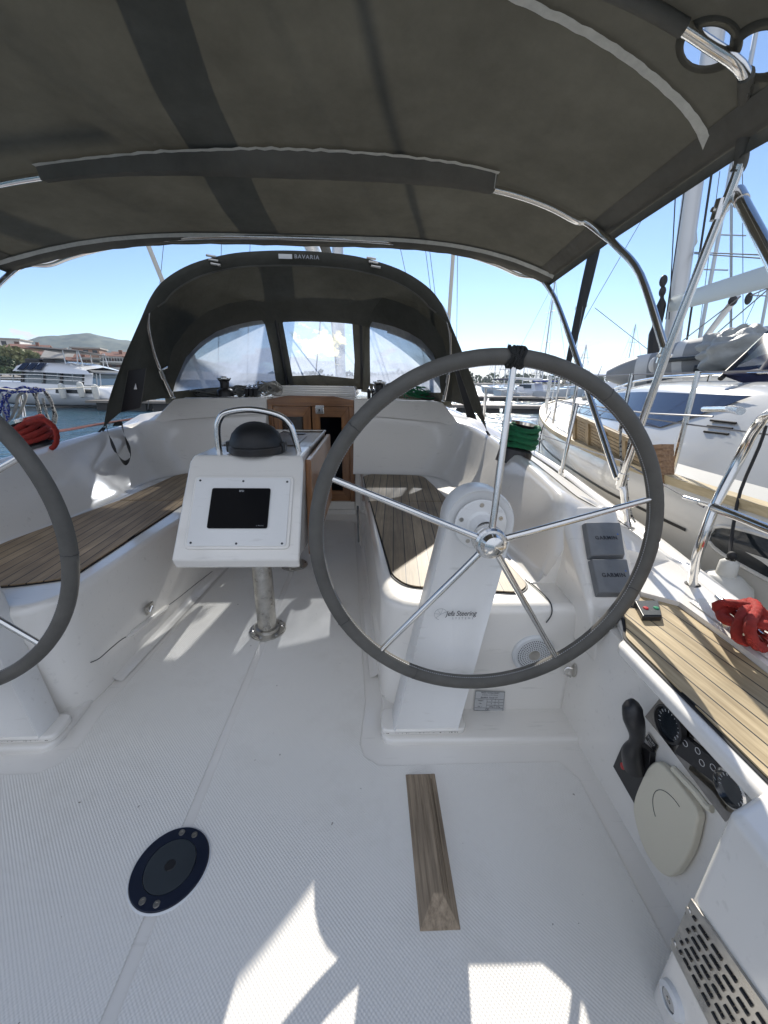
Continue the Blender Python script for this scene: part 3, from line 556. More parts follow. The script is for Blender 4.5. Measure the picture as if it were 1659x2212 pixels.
# ---- motor catamaran on the left
def catamaran():
    y = 23.5
    t = thing('motor_catamaran', (-17.5, y, WZ), 'white motor catamaran with dark solar panels moored across the water', 'catamaran')
    def Q(X, Y, dy=0): return H(X, Y, y=y+dy)
    # near hull, lofted along its length from bow (left) to stern (right)
    st = [(-70, 822, 838, 860), (-20, 824, 842, 868), (30, 826, 846, 872), (90, 829, 851, 875), (150, 832, 855, 876), (200, 836, 859, 876), (232, 843, 861, 875), (247, 858, 865, 873)]
    rows = []
    for X, a, b, c in st:
        p0 = Q(X, a, .25); p1 = Q(X, b, 0); p2 = Q(X, c, .35); rows.append([p0+Vector((0, 2.2, .02)), p0, p1+Vector((0, 0, .05)), p1, p2, p2+Vector((0, 1.6, -.1))])
    mb = MB(); mb.grid([[v for v in r] for r in rows]); mb.build('hull', HULLB, t, ang=60)
    rows2 = [[v+Vector((0, 4.6, 0)) for v in r] for r in rows]; mb = MB(); mb.grid(rows2); mb.build('hull', HULLB, t, ang=60)
    rows = [[Q(X, c-5.5, .30), Q(X, c+1, .34)] for X, a, b, c in st[:-1]]; mb = MB(); mb.grid(rows); mb.build('antifouling', GREYP, t)
    a = Q(-55, 824, .6); b = Q(215, 836, .6); mb = MB(); mb.hexa([a-Vector((0, 0, .5)), b-Vector((0, 0, .5)), b+Vector((0, 5, -.5)), a+Vector((0, 5, -.5))], [a, b, b+Vector((0, 5, 0)), a+Vector((0, 5, 0))]); mb.build('bridge_deck', HULLB, t, bev=.05)
    g0, g1, g2, g3 = Q(44, 828, .9), Q(196, 833, .9), Q(190, 806, 1.1), Q(50, 802, 1.1); D = Vector((0, 4.2, 0))
    mb = MB(); mb.hexa([g0, g1, g1+D, g0+D], [g3, g2, g2+D, g3+D]); mb.build('saloon_glass', mat('saloon_glass', (.16, .20, .22), .06, spec=.9), t, smooth=False)
    for X in (47, 93, 131, 179, 188):
        p0 = Q(X, 828+(X-44)*.03, .84); p1 = Q(X+1.5, 801+(X-44)*.03, 1.02); v = Vector((.07 if X < 180 else .28, 0, 0)); mb = MB(); mb.hexa([p0-v, p0+v, p0+v+D*.01, p0-v+D*.01], [p1-v, p1+v, p1+v+D*.01, p1-v+D*.01]); mb.build('pillar', BLK if X < 180 else HULLB, t, smooth=False)
    r0 = [Q(X, Y, .6) for X, Y in ((27, 801), (60, 803), (110, 805), (160, 808), (196, 809))]; r1 = [Q(X, Y, 1.2) for X, Y in ((50, 785), (75, 785), (118, 786), (165, 791), (186, 799))]
    mb = MB(); mb.grid([r0, [a.lerp(b, .5)+Vector((0, -.05, .06)) for a, b in zip(r0, r1)], r1, [v+Vector((0, 1.6, .18)) for v in r1], [v+Vector((0, 3.2, 0)) for v in r1], [v+Vector((0, 4.6, 0)) for v in r0]]); mb.grid([r0, [v+Vector((0, 4.6, -.01)) for v in r0]]); mb.build('roof', HULLB, t, ang=50)
    SP = mat('solar_panel', (.01, .013, .03), .2)
    for X in (40, 58, 76):
        a, b, c, d = Q(X, 800.5, .62), Q(X+14, 801, .62), Q(X+28, 787, 1.08), Q(X+14, 786.5, 1.08); o = Vector((0, -.10, .07)); mb = MB(); mb.prism([a+o, b+o, c+o, d+o], (0, .02, -.03)); mb.build('solar_panel', SP, t, smooth=False)
    a, b = Q(51, 749, 1.2), Q(174, 758, 1.2); mb = MB(); mb.hexa([a, b, b+Vector((0, 2.6, -.15)), a+Vector((0, 2.6, -.15))], [a+Vector((.3, .2, .07)), b+Vector((-.3, .2, .07)), b+Vector((-.3, 2.4, -.07)), a+Vector((.3, 2.4, -.07))]); mb.build('sun_roof', mat('sunroof', (.10, .09, .08), .6), t, bev=.03)
    for (X0, Y0, X1, Y1) in ((135, 756, 142, 787), (166, 758, 168, 789), (169, 758, 180, 792)):
        for dy in (1.3, 3.6): mb = MB(); mb.tube([Q(X0, Y0, 1.3)+Vector((0, dy-1.3, 0)), Q(X1, Y1, 1.3)+Vector((0, dy-1.3, 0))], .03, 6); mb.build('post', MASTM, t)
    mb = MB(); mb.tube([Q(152, 783, 1.4), Q(180, 790, 1.4)], .025, 5); mb.tube([Q(152, 788, 1.4), Q(180, 795, 1.4)], .025, 5); mb.build('flybridge_rail', STEEL, t)
    mb = MB()
    for X in (0, 28, 60, 92, 124, 156): mb.tube([Q(X, 826, .3), Q(X, 807, .3)], .016, 5)
    mb.tube([Q(-10, 808, .3), Q(80, 809, .3), Q(185, 816, .3)], .02, 5); mb.tube([Q(-10, 817, .3), Q(80, 818, .3), Q(185, 824, .3)], .016, 5); mb.build('guard_rail', STEEL, t)
    for X0, X1 in ((54, 84), (92, 116)): a, b = Q(X0, 786, 1.9), Q(X1, 775, 1.9); mb = MB(); mb.box(a.x, b.x, a.y, a.y+1.2, a.z-.1, b.z); mb.build('flybridge_seat', BLK, t, bev=.08)
    for X0, X1 in ((120, 129), (139, 170), (181, 202)):
        mb = MB(); mb.prism([Q(X0, 841, .02), Q(X1, 842, .02), Q(X1, 850, .02), Q(X0, 849, .02)], (0, .12, 0)); mb.build('hull_window', BGLASS2, t, smooth=False)
    a, b = Q(192, 803, 1.2), Q(219, 808, 1.2); mb = MB(); mb.hexa([a, b, b+D*.8, a+D*.8], [a+Vector((0, 0, .1)), b+Vector((-.5, 0, .1)), b+Vector((-.5, 3, .1)), a+Vector((0, 3, .1))]); mb.build('stern_canopy', GREYP, t, smooth=False)
    for X in (198, 208, 216): mb = MB(); mb.tube([Q(X, 807, 1.25), Q(X+2, 834, 1.25)], .03, 5); mb.build('post', MASTM, t)
    text('IMAGE', .22, Q(90, 852, -.08), (1, 0, 0), (0, 0, 1), INKG, t)
    text('YACHTS', .11, Q(96, 842, -.02), (1, 0, 0), (0, 0, 1), INKG, t)
    for i, (X, Y) in enumerate(((135, 846), (175, 843), (207, 848))):
        p0 = Q(X, Y, -.22); mb = MB(); mb.lathe([(.0, -.42), (.14, -.36), (.17, -.1), (.17, .25), (.13, .4), (.03, .46)], p0, seg=12)
        tag(mb.build('fender', FENM), ['leftmost', 'middle', 'rightmost'][i]+' of three white fenders on the catamaran side', 'fender', 'white fenders on the catamaran side')
catamaran()
a = H(184, 870, y=22.2); t = thing('mooring_raft', (a.x, a.y, WZ), 'small dark floating dock by the catamaran stern', 'dock')
mb = MB(); mb.box(a.x, a.x+5, a.y, a.y+1.3, -.2, -.08); mb.build('deck', PONT, t, smooth=False); [MB().box(a.x+.5+k*1.5, a.x+1.6+k*1.5, a.y+.1, a.y+1.2, WZ-.2, -.203).build('float', PONTD, t, smooth=False) for k in range(3)]
# ================================================================== OUR YACHT
Y = thing('sailing_yacht', (0, 1.5, WZ), 'white sailing yacht whose cockpit fills the photo, teak seats and grey canvas covers', 'sailing yacht')
mb = MB(); mb.prism([(-1.143, -1.2, -.05), (1.143, -1.2, -.05), (1.143, 1.2, -.05), (.6, 1.3, -.05), (.45, 3.25, -.05), (-.45, 3.25, -.05), (-.6, 1.3, -.05), (-1.143, 1.2, -.05)], (0, 0, .05)); mb.build('cockpit_sole', GEL, Y)
for s in (1, -1):
    pl = [(.014, -1.19), (1.085, -1.19), (1.085, .80), (1.05, .855), (.50, .855), (.455, .885), (.44, .93), (.455, 1.1), (.345, 2.95), (.3, 3.02), (.014, 3.02)]
    mb = MB(); mb.prism([(x*s, y, .0005) for x, y in pl], (0, 0, .0028)); mb.build('nonskid_panel', NONSK, Y, bev=.002, seg=2)
# raised ledge under the wheel stands (moulded step)
def rpoly(pts, r, n=6):
    """round the corners of a plan polygon; r: one radius or one per corner"""
    out = []; m_ = len(pts); rr = r if isinstance(r, list) else [r]*m_
    for i in range(m_):
        p = Vector(pts[i]); a = Vector(pts[i-1]); b = Vector(pts[(i+1) % m_]); q = rr[i]
        if q <= 0: out.append(p); continue
        u = (a-p).normalized(); v = (b-p).normalized(); q = min(q, (a-p).length*.49, (b-p).length*.49)
        p0 = p+u*q; p1 = p+v*q
        for k in range(n+1):
            t_ = k/n; out.append((p0*(1-t_)+p*t_)*(1-t_)+(p*(1-t_)+p1*t_)*t_)
    return out
def slab(name, pts, z0, z1, m, parent, r=0, bev=.01, seg=3, **k):
    P2 = rpoly([Vector((x, y)) for x, y in pts], r) if r else [Vector((x, y)) for x, y in pts]
    mb = MB(); mb.prism([(q.x, q.y, z0) for q in P2], (0, 0, z1-z0)); return mb.build(name, m, parent, bev=bev, seg=seg, **k)
for s in (1, -1):
    f = (lambda L: L) if s == 1 else (lambda L: [(-x, y) for x, y in L][::-1])
    rr = [.05, 0, 0, 0]; slab('moulded_step', f([(.505, .925), (1.16, .915), (1.16, 1.16), (.52, 1.16)]), -.01, .022, GEL, Y, r=(rr if s == 1 else rr[::-1]), bev=.012)
    # bench: sides, top, rounded aft corner
    o = f([(.515, 1.045), (1.16, 1.035), (1.16, 3.2), (.385, 3.2)]); rr = [.13, 0, 0, .0]
    slab('bench', o, -.02, .432, GEL, Y, r=(rr if s == 1 else rr[::-1]), bev=.03, seg=5)
    mb = MB()   # cove where bench and sole meet
    a = [(.517, 1.22), (.49, 1.6), (.455, 2.1), (.40, 2.95)]
    rows = []
    for x, y in a: rows.append([Vector(((x-.045)*s, y, .0045)), Vector(((x-.025)*s, y, .010)), Vector(((x-.008)*s, y, .026)), Vector(((x+.012)*s, y, .06)), Vector(((x+.02)*s, y, .10))])
    mb.grid(rows); mb.build('cove', GEL, Y, ang=80)
    # teak on the bench: two panels
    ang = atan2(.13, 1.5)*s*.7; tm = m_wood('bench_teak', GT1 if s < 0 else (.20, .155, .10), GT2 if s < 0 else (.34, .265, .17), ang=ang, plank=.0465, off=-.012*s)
    if s == 1:
        A = [(.552, 1.245), (.60, 1.165), (.97, 1.118), (1.018, 1.165), (.99, 1.55), (.945, 2.142), (.477, 2.142)]; rA = [.03, .05, .04, .03, 0, 0, 0]
        B = [(.470, 2.152), (.935, 2.152), (.895, 2.56), (.862, 2.80), (.478, 2.842), (.428, 2.77)]; rB = [0, 0, .05, .06, .03, .03]
    else:
        A = [(-.574, 1.235), (-.572, 2.150), (-.955, 2.150), (-1.06, 1.56), (-1.075, 1.22), (-1.0, 1.175), (-.74, 1.180)]; rA = [.05, 0, 0, 0, .03, .03, .05]
        B = [(-.568, 2.16), (-.50, 2.80), (-.60, 2.85), (-.88, 2.84), (-.93, 2.76), (-.955, 2.16)]; rB = [0, .03, .05, .03, .03, 0]
    for PL, r_ in ((A, rA), (B, rB)):
        cx = sum(p[0] for p in PL)/len(PL); cy = sum(p[1] for p in PL)/len(PL)
        BL = [(p[0]+(.006 if p[0] > cx else -.006), p[1]+(.006 if p[1] > cy else -.004)) for p in PL]
        slab('caulk_border', BL, .4325, .4355, CAULK, Y, r=r_, bev=0)
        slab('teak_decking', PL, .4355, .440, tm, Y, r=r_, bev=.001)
# seat back: plan curve swept from seat to coaming top, then across the side deck and down the topsides
BASE = [(1.085, 1.19, .432), (1.082, 1.31, .432), (1.055, 1.8, .432), (1.032, 2.22, .432), (1.062, 2.36, .432), (1.075, 2.5, .432), (1.045, 2.72, .432), (.93, 2.87, .432), (.75, 2.905, .432), (.345, 2.91, .432)]
TOP = [(1.145, 1.19, .59), (1.145, 1.31, .702), (1.19, 1.6, .722), (1.232, 2.1, .738), (1.245, 2.35, .75), (1.25, 2.65, .765), (1.22, 2.95, .785), (1.06, 3.12, .812), (.82, 3.16, .835), (.345, 3.17, .85)]
OUT = [(1.54, 1.20, .510), (1.57, 1.31, .510), (1.625, 1.6, .512), (1.685, 2.1, .525), (1.705, 2.35, .535), (1.73, 2.65, .55), (1.745, 2.95, .565), (1.75, 3.3, .585), (1.75, 3.6, .60), (1.74, 4.2, .63)]
NB_ = 6
def dense(L): return cr(L, NB_)
for s in (1, -1):
    b, tp_, ot = dense(BASE), dense(TOP), dense(OUT); rows = []
    for i, (p, q, o) in enumerate(zip(b, tp_, ot)):
        d = q-p; up_ = Vector((0, 0, 1)); out = Vector((d.x, d.y, 0)).normalized()
        row = [p-out*.05+Vector((0, 0, .0015)), p-out*.018+Vector((0, 0, .006)), p+Vector((0, 0, .03)), p+d*.15+out*-.004, p+d*.5, p+d*.93, q+Vector((0, 0, .004))-out*-.01, q+out*.03+Vector((0, 0, .008)), q+out*.055+Vector((0, 0, .003))]
        if i <= NB_*6: row += [row[-1].lerp(o, .5)+Vector((0, 0, .006)), o]
        else: row += [row[-1]+out*.06+Vector((0, 0, .03)), row[-1]+out*.10+Vector((0, 0, .045))]
        rows.append([mir(v, s) for v in row])
    mb = MB(); mb.grid(rows); r0 = rows[0]; mb.grid([r0, [Vector((v.x, v.y, .40)) for v in r0]]); mb.build('coaming', GEL, Y, ang=60)
    # nonskid strip on the coaming slope
    rows = []
    for i, (p, q, o) in enumerate(zip(b, tp_, ot)):
        if 9 <= i <= 33:
            d = q-p; out = Vector((d.x, d.y, 0)).normalized(); a = q+out*.055+Vector((0, 0, .003)); m1 = a.lerp(o, .5)+Vector((0, 0, .006))
            rows.append([mir(v, s) for v in (a.lerp(m1, .35)+Vector((0, 0, .004)), m1+Vector((0, 0, .004)), m1.lerp(o, .72)+Vector((0, 0, .004)))])
    mb = MB(); mb.grid(rows); mb.build('nonskid_strip', NONSK, Y)
    # side deck aft + gunwale rail + topsides
    G = [(1.22, -1.2), (1.32, -.2), (1.40, .35), (1.465, .77), (1.532, 1.07), (1.615, 1.44), (1.695, 1.98), (1.755, 2.54), (1.775, 3.1), (1.77, 4.1), (1.70, 5.5), (1.47, 7.0), (.95, 8.6), (.1, 9.9)]
    Gd = cr([(x, y, .50 if y < 1.8 else .50+(y-1.8)*.05) for x, y in G], 5); rows = []; rr_ = []
    for q in Gd:
        n_ = .0
        rows.append([mir(v, s) for v in (q+Vector((-.02, 0, .012)), q+Vector((.0, 0, .03)), q+Vector((.022, 0, .028)), q+Vector((.034, 0, .008)), q+Vector((.03, 0, -.03)), q+Vector((.012, 0, -.25)), Vector((q.x*.96, q.y, .0)), Vector((q.x*.86, q.y, -.45)), Vector((q.x*.6, q.y, -.8)))])
    mb = MB(); mb.grid(rows); mb.build('topside', GEL, Y, ang=50)
    if s < 0: mb = MB(); mb.grid([[mir(v, s) for v in (q+Vector((-.10, 0, .006)), q+Vector((-.03, 0, .014)))] for q in Gd if -1 < q.y < 4]); mb.build('toe_strip', m_wood('toe_tan', (.42, .30, .18), (.60, .46, .30)), Y)  # tan grained strip along the left gunwale only
    rows = []
    for q in Gd:
        if q.y > 1.5: continue
        rows.append([mir(v, s) for v in (Vector((min(q.x-.08, 1.375 if q.y < 1.0 else 1.30), q.y, .502)), q+Vector((-.019, 0, .013)))])
    rows2 = [[r[0], r[1]] for r in rows]
    mb = MB(); mb.grid([[v-Vector((0, 0, .2)) if k == 0 else v for k, v in ((0, r[0]), (1, r[0]), (2, r[1]))] for r in rows2]); mb.build('side_deck', GEL, Y, ang=30)
    rows = [[r[0].lerp(r[1], .22)+Vector((0, 0, .003)), r[0].lerp(r[1], .86)+Vector((0, 0, .003))] for r in rows2 if r[0].y < 1.0]
    if len(rows) > 1: mb = MB(); mb.grid(rows); mb.build('nonskid_strip', NONSK, Y)
    # forward side deck beside the coachroof
    rows = []
    for q in Gd:
        if 3.0 <= q.y: rows.append([mir(v, s) for v in (Vector((min(1.0, q.x-.3) if q.x > .4 else 0, q.y, q.z+.02)), q+Vector((-.02, 0, .01)))])
    mb = MB(); mb.grid(rows); mb.build('side_deck', NONSK, Y)
    # side wall of the wheel well and helm seat
    mb = MB(); mb.box(*sorted((1.143*s, 1.20*s)), -1.2, 1.30, -.03, .45); mb.build('cockpit_side', GEL, Y)
    f = (lambda L: L) if s == 1 else (lambda L: [(-x, y) for x, y in L][::-1])
    SZ = .48
    hs = [(1.098, .40), (1.42, .36), (1.42, 1.06), (1.205, 1.06), (1.165, .895), (1.135, .822), (1.098, .800)]; rr = [0, 0, 0, .03, .05, .04, .025]
    slab('helm_seat', f(hs), SZ-.030, SZ, GEL, Y, r=(rr if s == 1 else rr[::-1]), bev=.010, seg=4)
    tk = [(1.132, .38), (1.362, .34), (1.368, .68), (1.392, .96), (1.368, 1.005), (1.232, 1.005), (1.185, .905), (1.155, .852), (1.129, .815)]; rr = [0, 0, 0, .03, .03, .02, .04, .04, .015]
    bl = [(x+(.007 if x > 1.3 else -.007), y+(.007 if y > .9 else 0)) for x, y in tk]
    slab('caulk_border', f(bl), SZ+.001, SZ+.003, CAULK, Y, r=(rr if s == 1 else rr[::-1]), bev=0)
    tm2 = m_wood('helm_teak', YT1, YT2, ang=-.10*s, plank=.046, off=.012)
    slab('teak_decking', f(tk), SZ+.003, SZ+.0075, tm2, Y, r=(rr if s == 1 else rr[::-1]), bev=.001)
    mb = MB()
    bt = [(1.146, .90, .30), (1.325, .90, .30), (1.42, 1.32, .30), (1.12, 1.32, .30)]; tt = [(1.112, .975, .485), (1.285, .975, .485), (1.36, 1.30, .690), (1.150, 1.30, .690)]
    mb.hexa([mir(v, s) for v in bt], [mir(v, s) for v in tt])
    mb.build('instrument_pod', GEL, Y, bev=.022, seg=5)
    mb = MB(); mb.lathe([(.0, .0), (.050, .0), (.060, .010), (.072, .012), (.08, 0)], mir((1.33, 1.42, .652), s), (.30*s, -.05, .95), 28); mb.build('cup_holder', GEL, Y)
    bk = [(1.008, .385), (1.125, .425), (1.45, .34), (1.43, -1.2), (.95, -1.2)]
    slab('aft_locker', f(bk), -.02, .502, GEL, Y, r=([.015, .015, 0, 0, 0] if s == 1 else [0, 0, 0, .015, .015]), bev=.016, seg=4)
    tk = [(1.05, .325), (1.13, .355), (1.38, .29), (1.37, -1.1), (1.0, -1.1)]
    slab('caulk_border', f([(x-.008 if x < 1.1 else x+.008, y+(.008 if y > 0 else -.008)) for x, y in tk]), .503, .505, CAULK, Y, r=([.03, .02, .03, 0, 0] if s == 1 else [0, 0, .03, .02, .03]), bev=0)
    slab('teak_decking', f(tk), .505, .5095, tm2, Y, r=([.03, .02, .03, 0, 0] if s == 1 else [0, 0, .03, .02, .03]), bev=.001)
# bulkhead + coachroof
mb = MB()
for s in (1, -1):
    x0, x1 = sorted((.345*s, 1.0*s)); mb.box(x0, x1, 3.22, 3.30, .0, .96)
mb.box(-.345, .345, 3.23, 3.33, -.03, .105); mb.box(-.36, .36, 3.19, 3.24, -.02, .035)
mb.build('bulkhead', GEL, Y, bev=.012)
for s in (1, -1):
    mb = MB(); a = [(.345, 3.17, .85), (1.02, 3.12, .80), (1.20, 3.02, .76), (1.18, 7.4, .62), (.345, 7.6, .62)]; b = [(.345, 3.215, .968), (.98, 3.20, .955), (1.05, 3.16, .95), (.95, 7.2, .86), (.345, 7.3, .93)]
    mb.add([mir(v, s) for v in a+b], [(0, 1, 6, 5), (1, 2, 7, 6), (2, 3, 8, 7), (3, 4, 9, 8), (4, 0, 5, 9), (5, 6, 7, 8, 9)]); mb.build('coachroof', GEL, Y, bev=.015, seg=4)
mb = MB(); mb.hexa([(-.344, 3.40, .6), (.344, 3.40, .6), (.344, 7.3, .6), (-.344, 7.3, .6)], [(-.344, 3.40, .975), (.344, 3.40, .975), (.344, 7.3, .95), (-.344, 7.3, .95)])
for k in range(4): mb.hexa([(-.36, 3.42+k*.05, .976), (.36, 3.42+k*.05, .976), (.36, 4.4, .976), (-.36, 4.4, .976)], [(-.345+k*.004, 3.45+k*.06, 1.0+k*.018), (.345-k*.004, 3.45+k*.06, 1.0+k*.018), (.345-k*.004, 4.4, 1.0+k*.018), (-.345+k*.004, 4.4, 1.0+k*.018)])
mb.build('sliding_hatch', GEL, Y, bev=.006)
mb = MB(); mb.box(-.9, .9, 3.29, 3.36, -.2, .6); mb.build('foredeck_bulkhead', DARKIN, Y, smooth=False)
# sheet stowage details: latches, gas locker lines
BP, BN = Vector((-.5145, 1.045, 0)), Vector((1, -.0603, 0)).normalized()
for pts, r in (([H(X, Yy, BP, BN) for X, Yy in ((196, 1431), (215, 1422), (240, 1400), (262, 1382), (272, 1376))], .0017), ([H(X, Yy, BP, BN) for X, Yy in ((366, 1306), (390, 1288), (430, 1256), (475, 1222))], .0017)):
    mb = MB(); mb.tube(cr(pts, 4), r, 6); mb.build('locker_seam', GREYP, Y)
mb = MB(); a = H(274, 1376, BP, BN); b = H(364, 1307, BP, BN)
mb.tube([a, a.lerp(b, .1), a.lerp(b, .9), b], [.004, .013, .013, .004], 10); mb.build('finger_pull', GEL, Y)
mb = MB(); mb.tube(cr([H(1135, 1250, z=.436), H(1165, 1275, z=.436), H(1188, 1300, z=.434), H(1192, 1325, y=1.032), H(1180, 1345, y=1.03)], 4), .002, 6); mb.build('locker_seam', GREYP, Y)
# cabin behind the door: dark box
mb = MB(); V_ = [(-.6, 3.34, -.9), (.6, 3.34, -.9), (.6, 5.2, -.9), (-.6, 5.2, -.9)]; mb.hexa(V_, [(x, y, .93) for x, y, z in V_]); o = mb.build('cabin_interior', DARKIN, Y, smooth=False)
# ---------------------------------------------------------------- companionway door
WOOD = m_wood('varnished_wood', (.16, .065, .022), (.30, .135, .045), rough=.3, coat=.4, axis='Z', sc=.6)
WOODH = m_wood('varnished_wood_across', (.16, .065, .022), (.30, .135, .045), rough=.3, coat=.4, axis='X', sc=.6)
D = thing('companionway_door', (0, 3.27, .10), 'varnished wooden double door with glass panes closing the cabin entrance', 'door')
yb = 3.215
mb = MB(); mb.box(-.343, -.305, yb, yb+.05, .105, .955); mb.box(.305, .343, yb, yb+.05, .105, .955); mb.build('door_frame', WOOD, D, bev=.003)
mb = MB(); mb.prism([(-.343, yb-.004, .905), (.343, yb-.004, .905), (.343, yb-.004, .955), (.18, yb-.004, .985), (-.18, yb-.004, .985), (-.343, yb-.004, .955)], (0, .05, 0)); mb.build('door_header', WOODH, D, bev=.003)
for s in (-1, 1):
    x0, x1 = sorted((.006*s, .303*s)); z0, z1 = .11, .903; w_ = .062
    V = [(x0, z0), (x1, z0), (x1, z1), (x0, z1)]; I = [(x0+w_, z0+w_+.03), (x1-w_, z0+w_+.03), (x1-w_, z1-w_-.02), (x0+w_, z1-w_-.02)]
    mbv = MB(); mbh = MB()
    for k in range(4):
        P4 = [V[k], V[(k+1) % 4], I[(k+1) % 4], I[k]]; g_ = .001
        (mbh if k in (0, 2) else mbv).prism([(x, yb+.008, z) for x, z in P4], (0, .03, 0))
    leaf = mbv.build('door_leaf', WOOD, D, bev=.002); mbh.build('door_rail', WOODH, leaf, bev=.002); ORG[leaf.name] = ORG[D.name]
    mb = MB(); mb.box(x0+w_-.004, x1-w_+.004, yb+.022, yb+.026, z0+w_+.02, z1-w_-.01); mb.build('pane', GLOSSB if s == 1 else mat('smoked_pane', (.03, .018, .01), .06, spec=.6), leaf, smooth=False)
mb = MB(); mb.box(.035, .105, yb-.006, yb+.008, .845, .915); lk = mb.build('lock_plate', STEEL, D, bev=.006, seg=3); mb = MB(); mb.box(.062, .074, yb-.008, yb-.0055, .868, .884); mb.build('keyhole', BLK, D, smooth=False)
mb = MB(); [mb.lathe([(0, -.003), (.007, -.002), (.008, .001)], H(X, Yy, y=yb+.008), (0, -1, 0), 10) for X, Yy in ((768, 900), (768, 1040))]; mb.build('hinge', STEELD, D)
# ---------------------------------------------------------------- steering wheels and stands
WC = Vector((.777, .925, .714)); RW = .445
def wheel(par):
    t = bpy.data.objects.new('steering_wheel', None); SC.collection.objects.link(t); t.parent = par; t.location = WC-ORG[par.name]; t.empty_display_size = .1; ORG[t.name] = WC
    mb = MB(); mb.tube([WC+Vector((RW*sin(a), .0, RW*cos(a))) for a in [2*pi*k/96 for k in range(96)]], .0192, 18, closed=True); mb.build('rim', LEA, t)
    mb = MB()   # whipped stitching on the inside of the rim
    for k in range(420):
        a = 2*pi*k/420; r1 = RW-.0186; c = Vector((sin(a), 0, cos(a))); d = Vector((cos(a), 0, -sin(a)))
        q = WC+c*r1+Vector((0, -.0055, 0)); mb.tube([q-d*.0016, q+d*.0018+c*.001], .0014, 4)
    mb.build('stitching', INKG, t)
    for a in (.62, 1.9, 3.55, 4.15, 5.4): c = Vector((sin(a), 0, cos(a))); d = Vector((cos(a), 0, -sin(a))); mb = MB(); mb.tube([WC+c*RW+(c*cos(k*pi/8)+Vector((0, 1, 0))*sin(k*pi/8))*.0193+d*.0012*sin(k*2.3) for k in range(16)], .0009, 5, closed=True); mb.build('leather_seam', BLK, t)
    mb = MB(); A0 = radians(3.5); c0 = WC+Vector((RW*sin(A0), 0, RW*cos(A0)))
    tg = Vector((cos(A0), 0, -sin(A0))); rd = Vector((sin(A0), 0, cos(A0)))
    for k in range(5):
        o = c0+tg*(-.015+.0075*k); mb.tube([o+rd*.0225*cos(a)+Vector((0, 1, 0))*.0225*sin(a)+tg*.004*sin(3*a+k) for a in [2*pi*j/14 for j in range(14)]], .0042, 6, closed=True)
    mb.build('rope_knot', m_rope('dark_twine', (.035, .038, .038)), t)
    hub0 = WC+Vector((0, -.028, 0))
    for k in range(5):
        a = radians(3.5+72*k); c = Vector((sin(a), 0, cos(a))); mb = MB()
        mb.tube([hub0+c*.028+Vector((0, .0, 0)), hub0+c*.10+Vector((0, .003, 0)), WC+c*(RW-.012)+Vector((0, -.002, 0))], [.0092, .0088, .0078], 14); mb.build('spoke', STEEL, t)
    mb = MB(); mb.lathe([(.036, -.01), (.041, .0), (.041, .022), (.0385, .025), (.041, .028), (.041, .040), (.036, .046), (.030, .047), (.027, .055), (.024, .062), (.012, .068), (0, .069)], WC+Vector((0, .0, 0)), (0, -1, 0), 48); mb.build('hub', STEEL, t, ang=30)
    return t
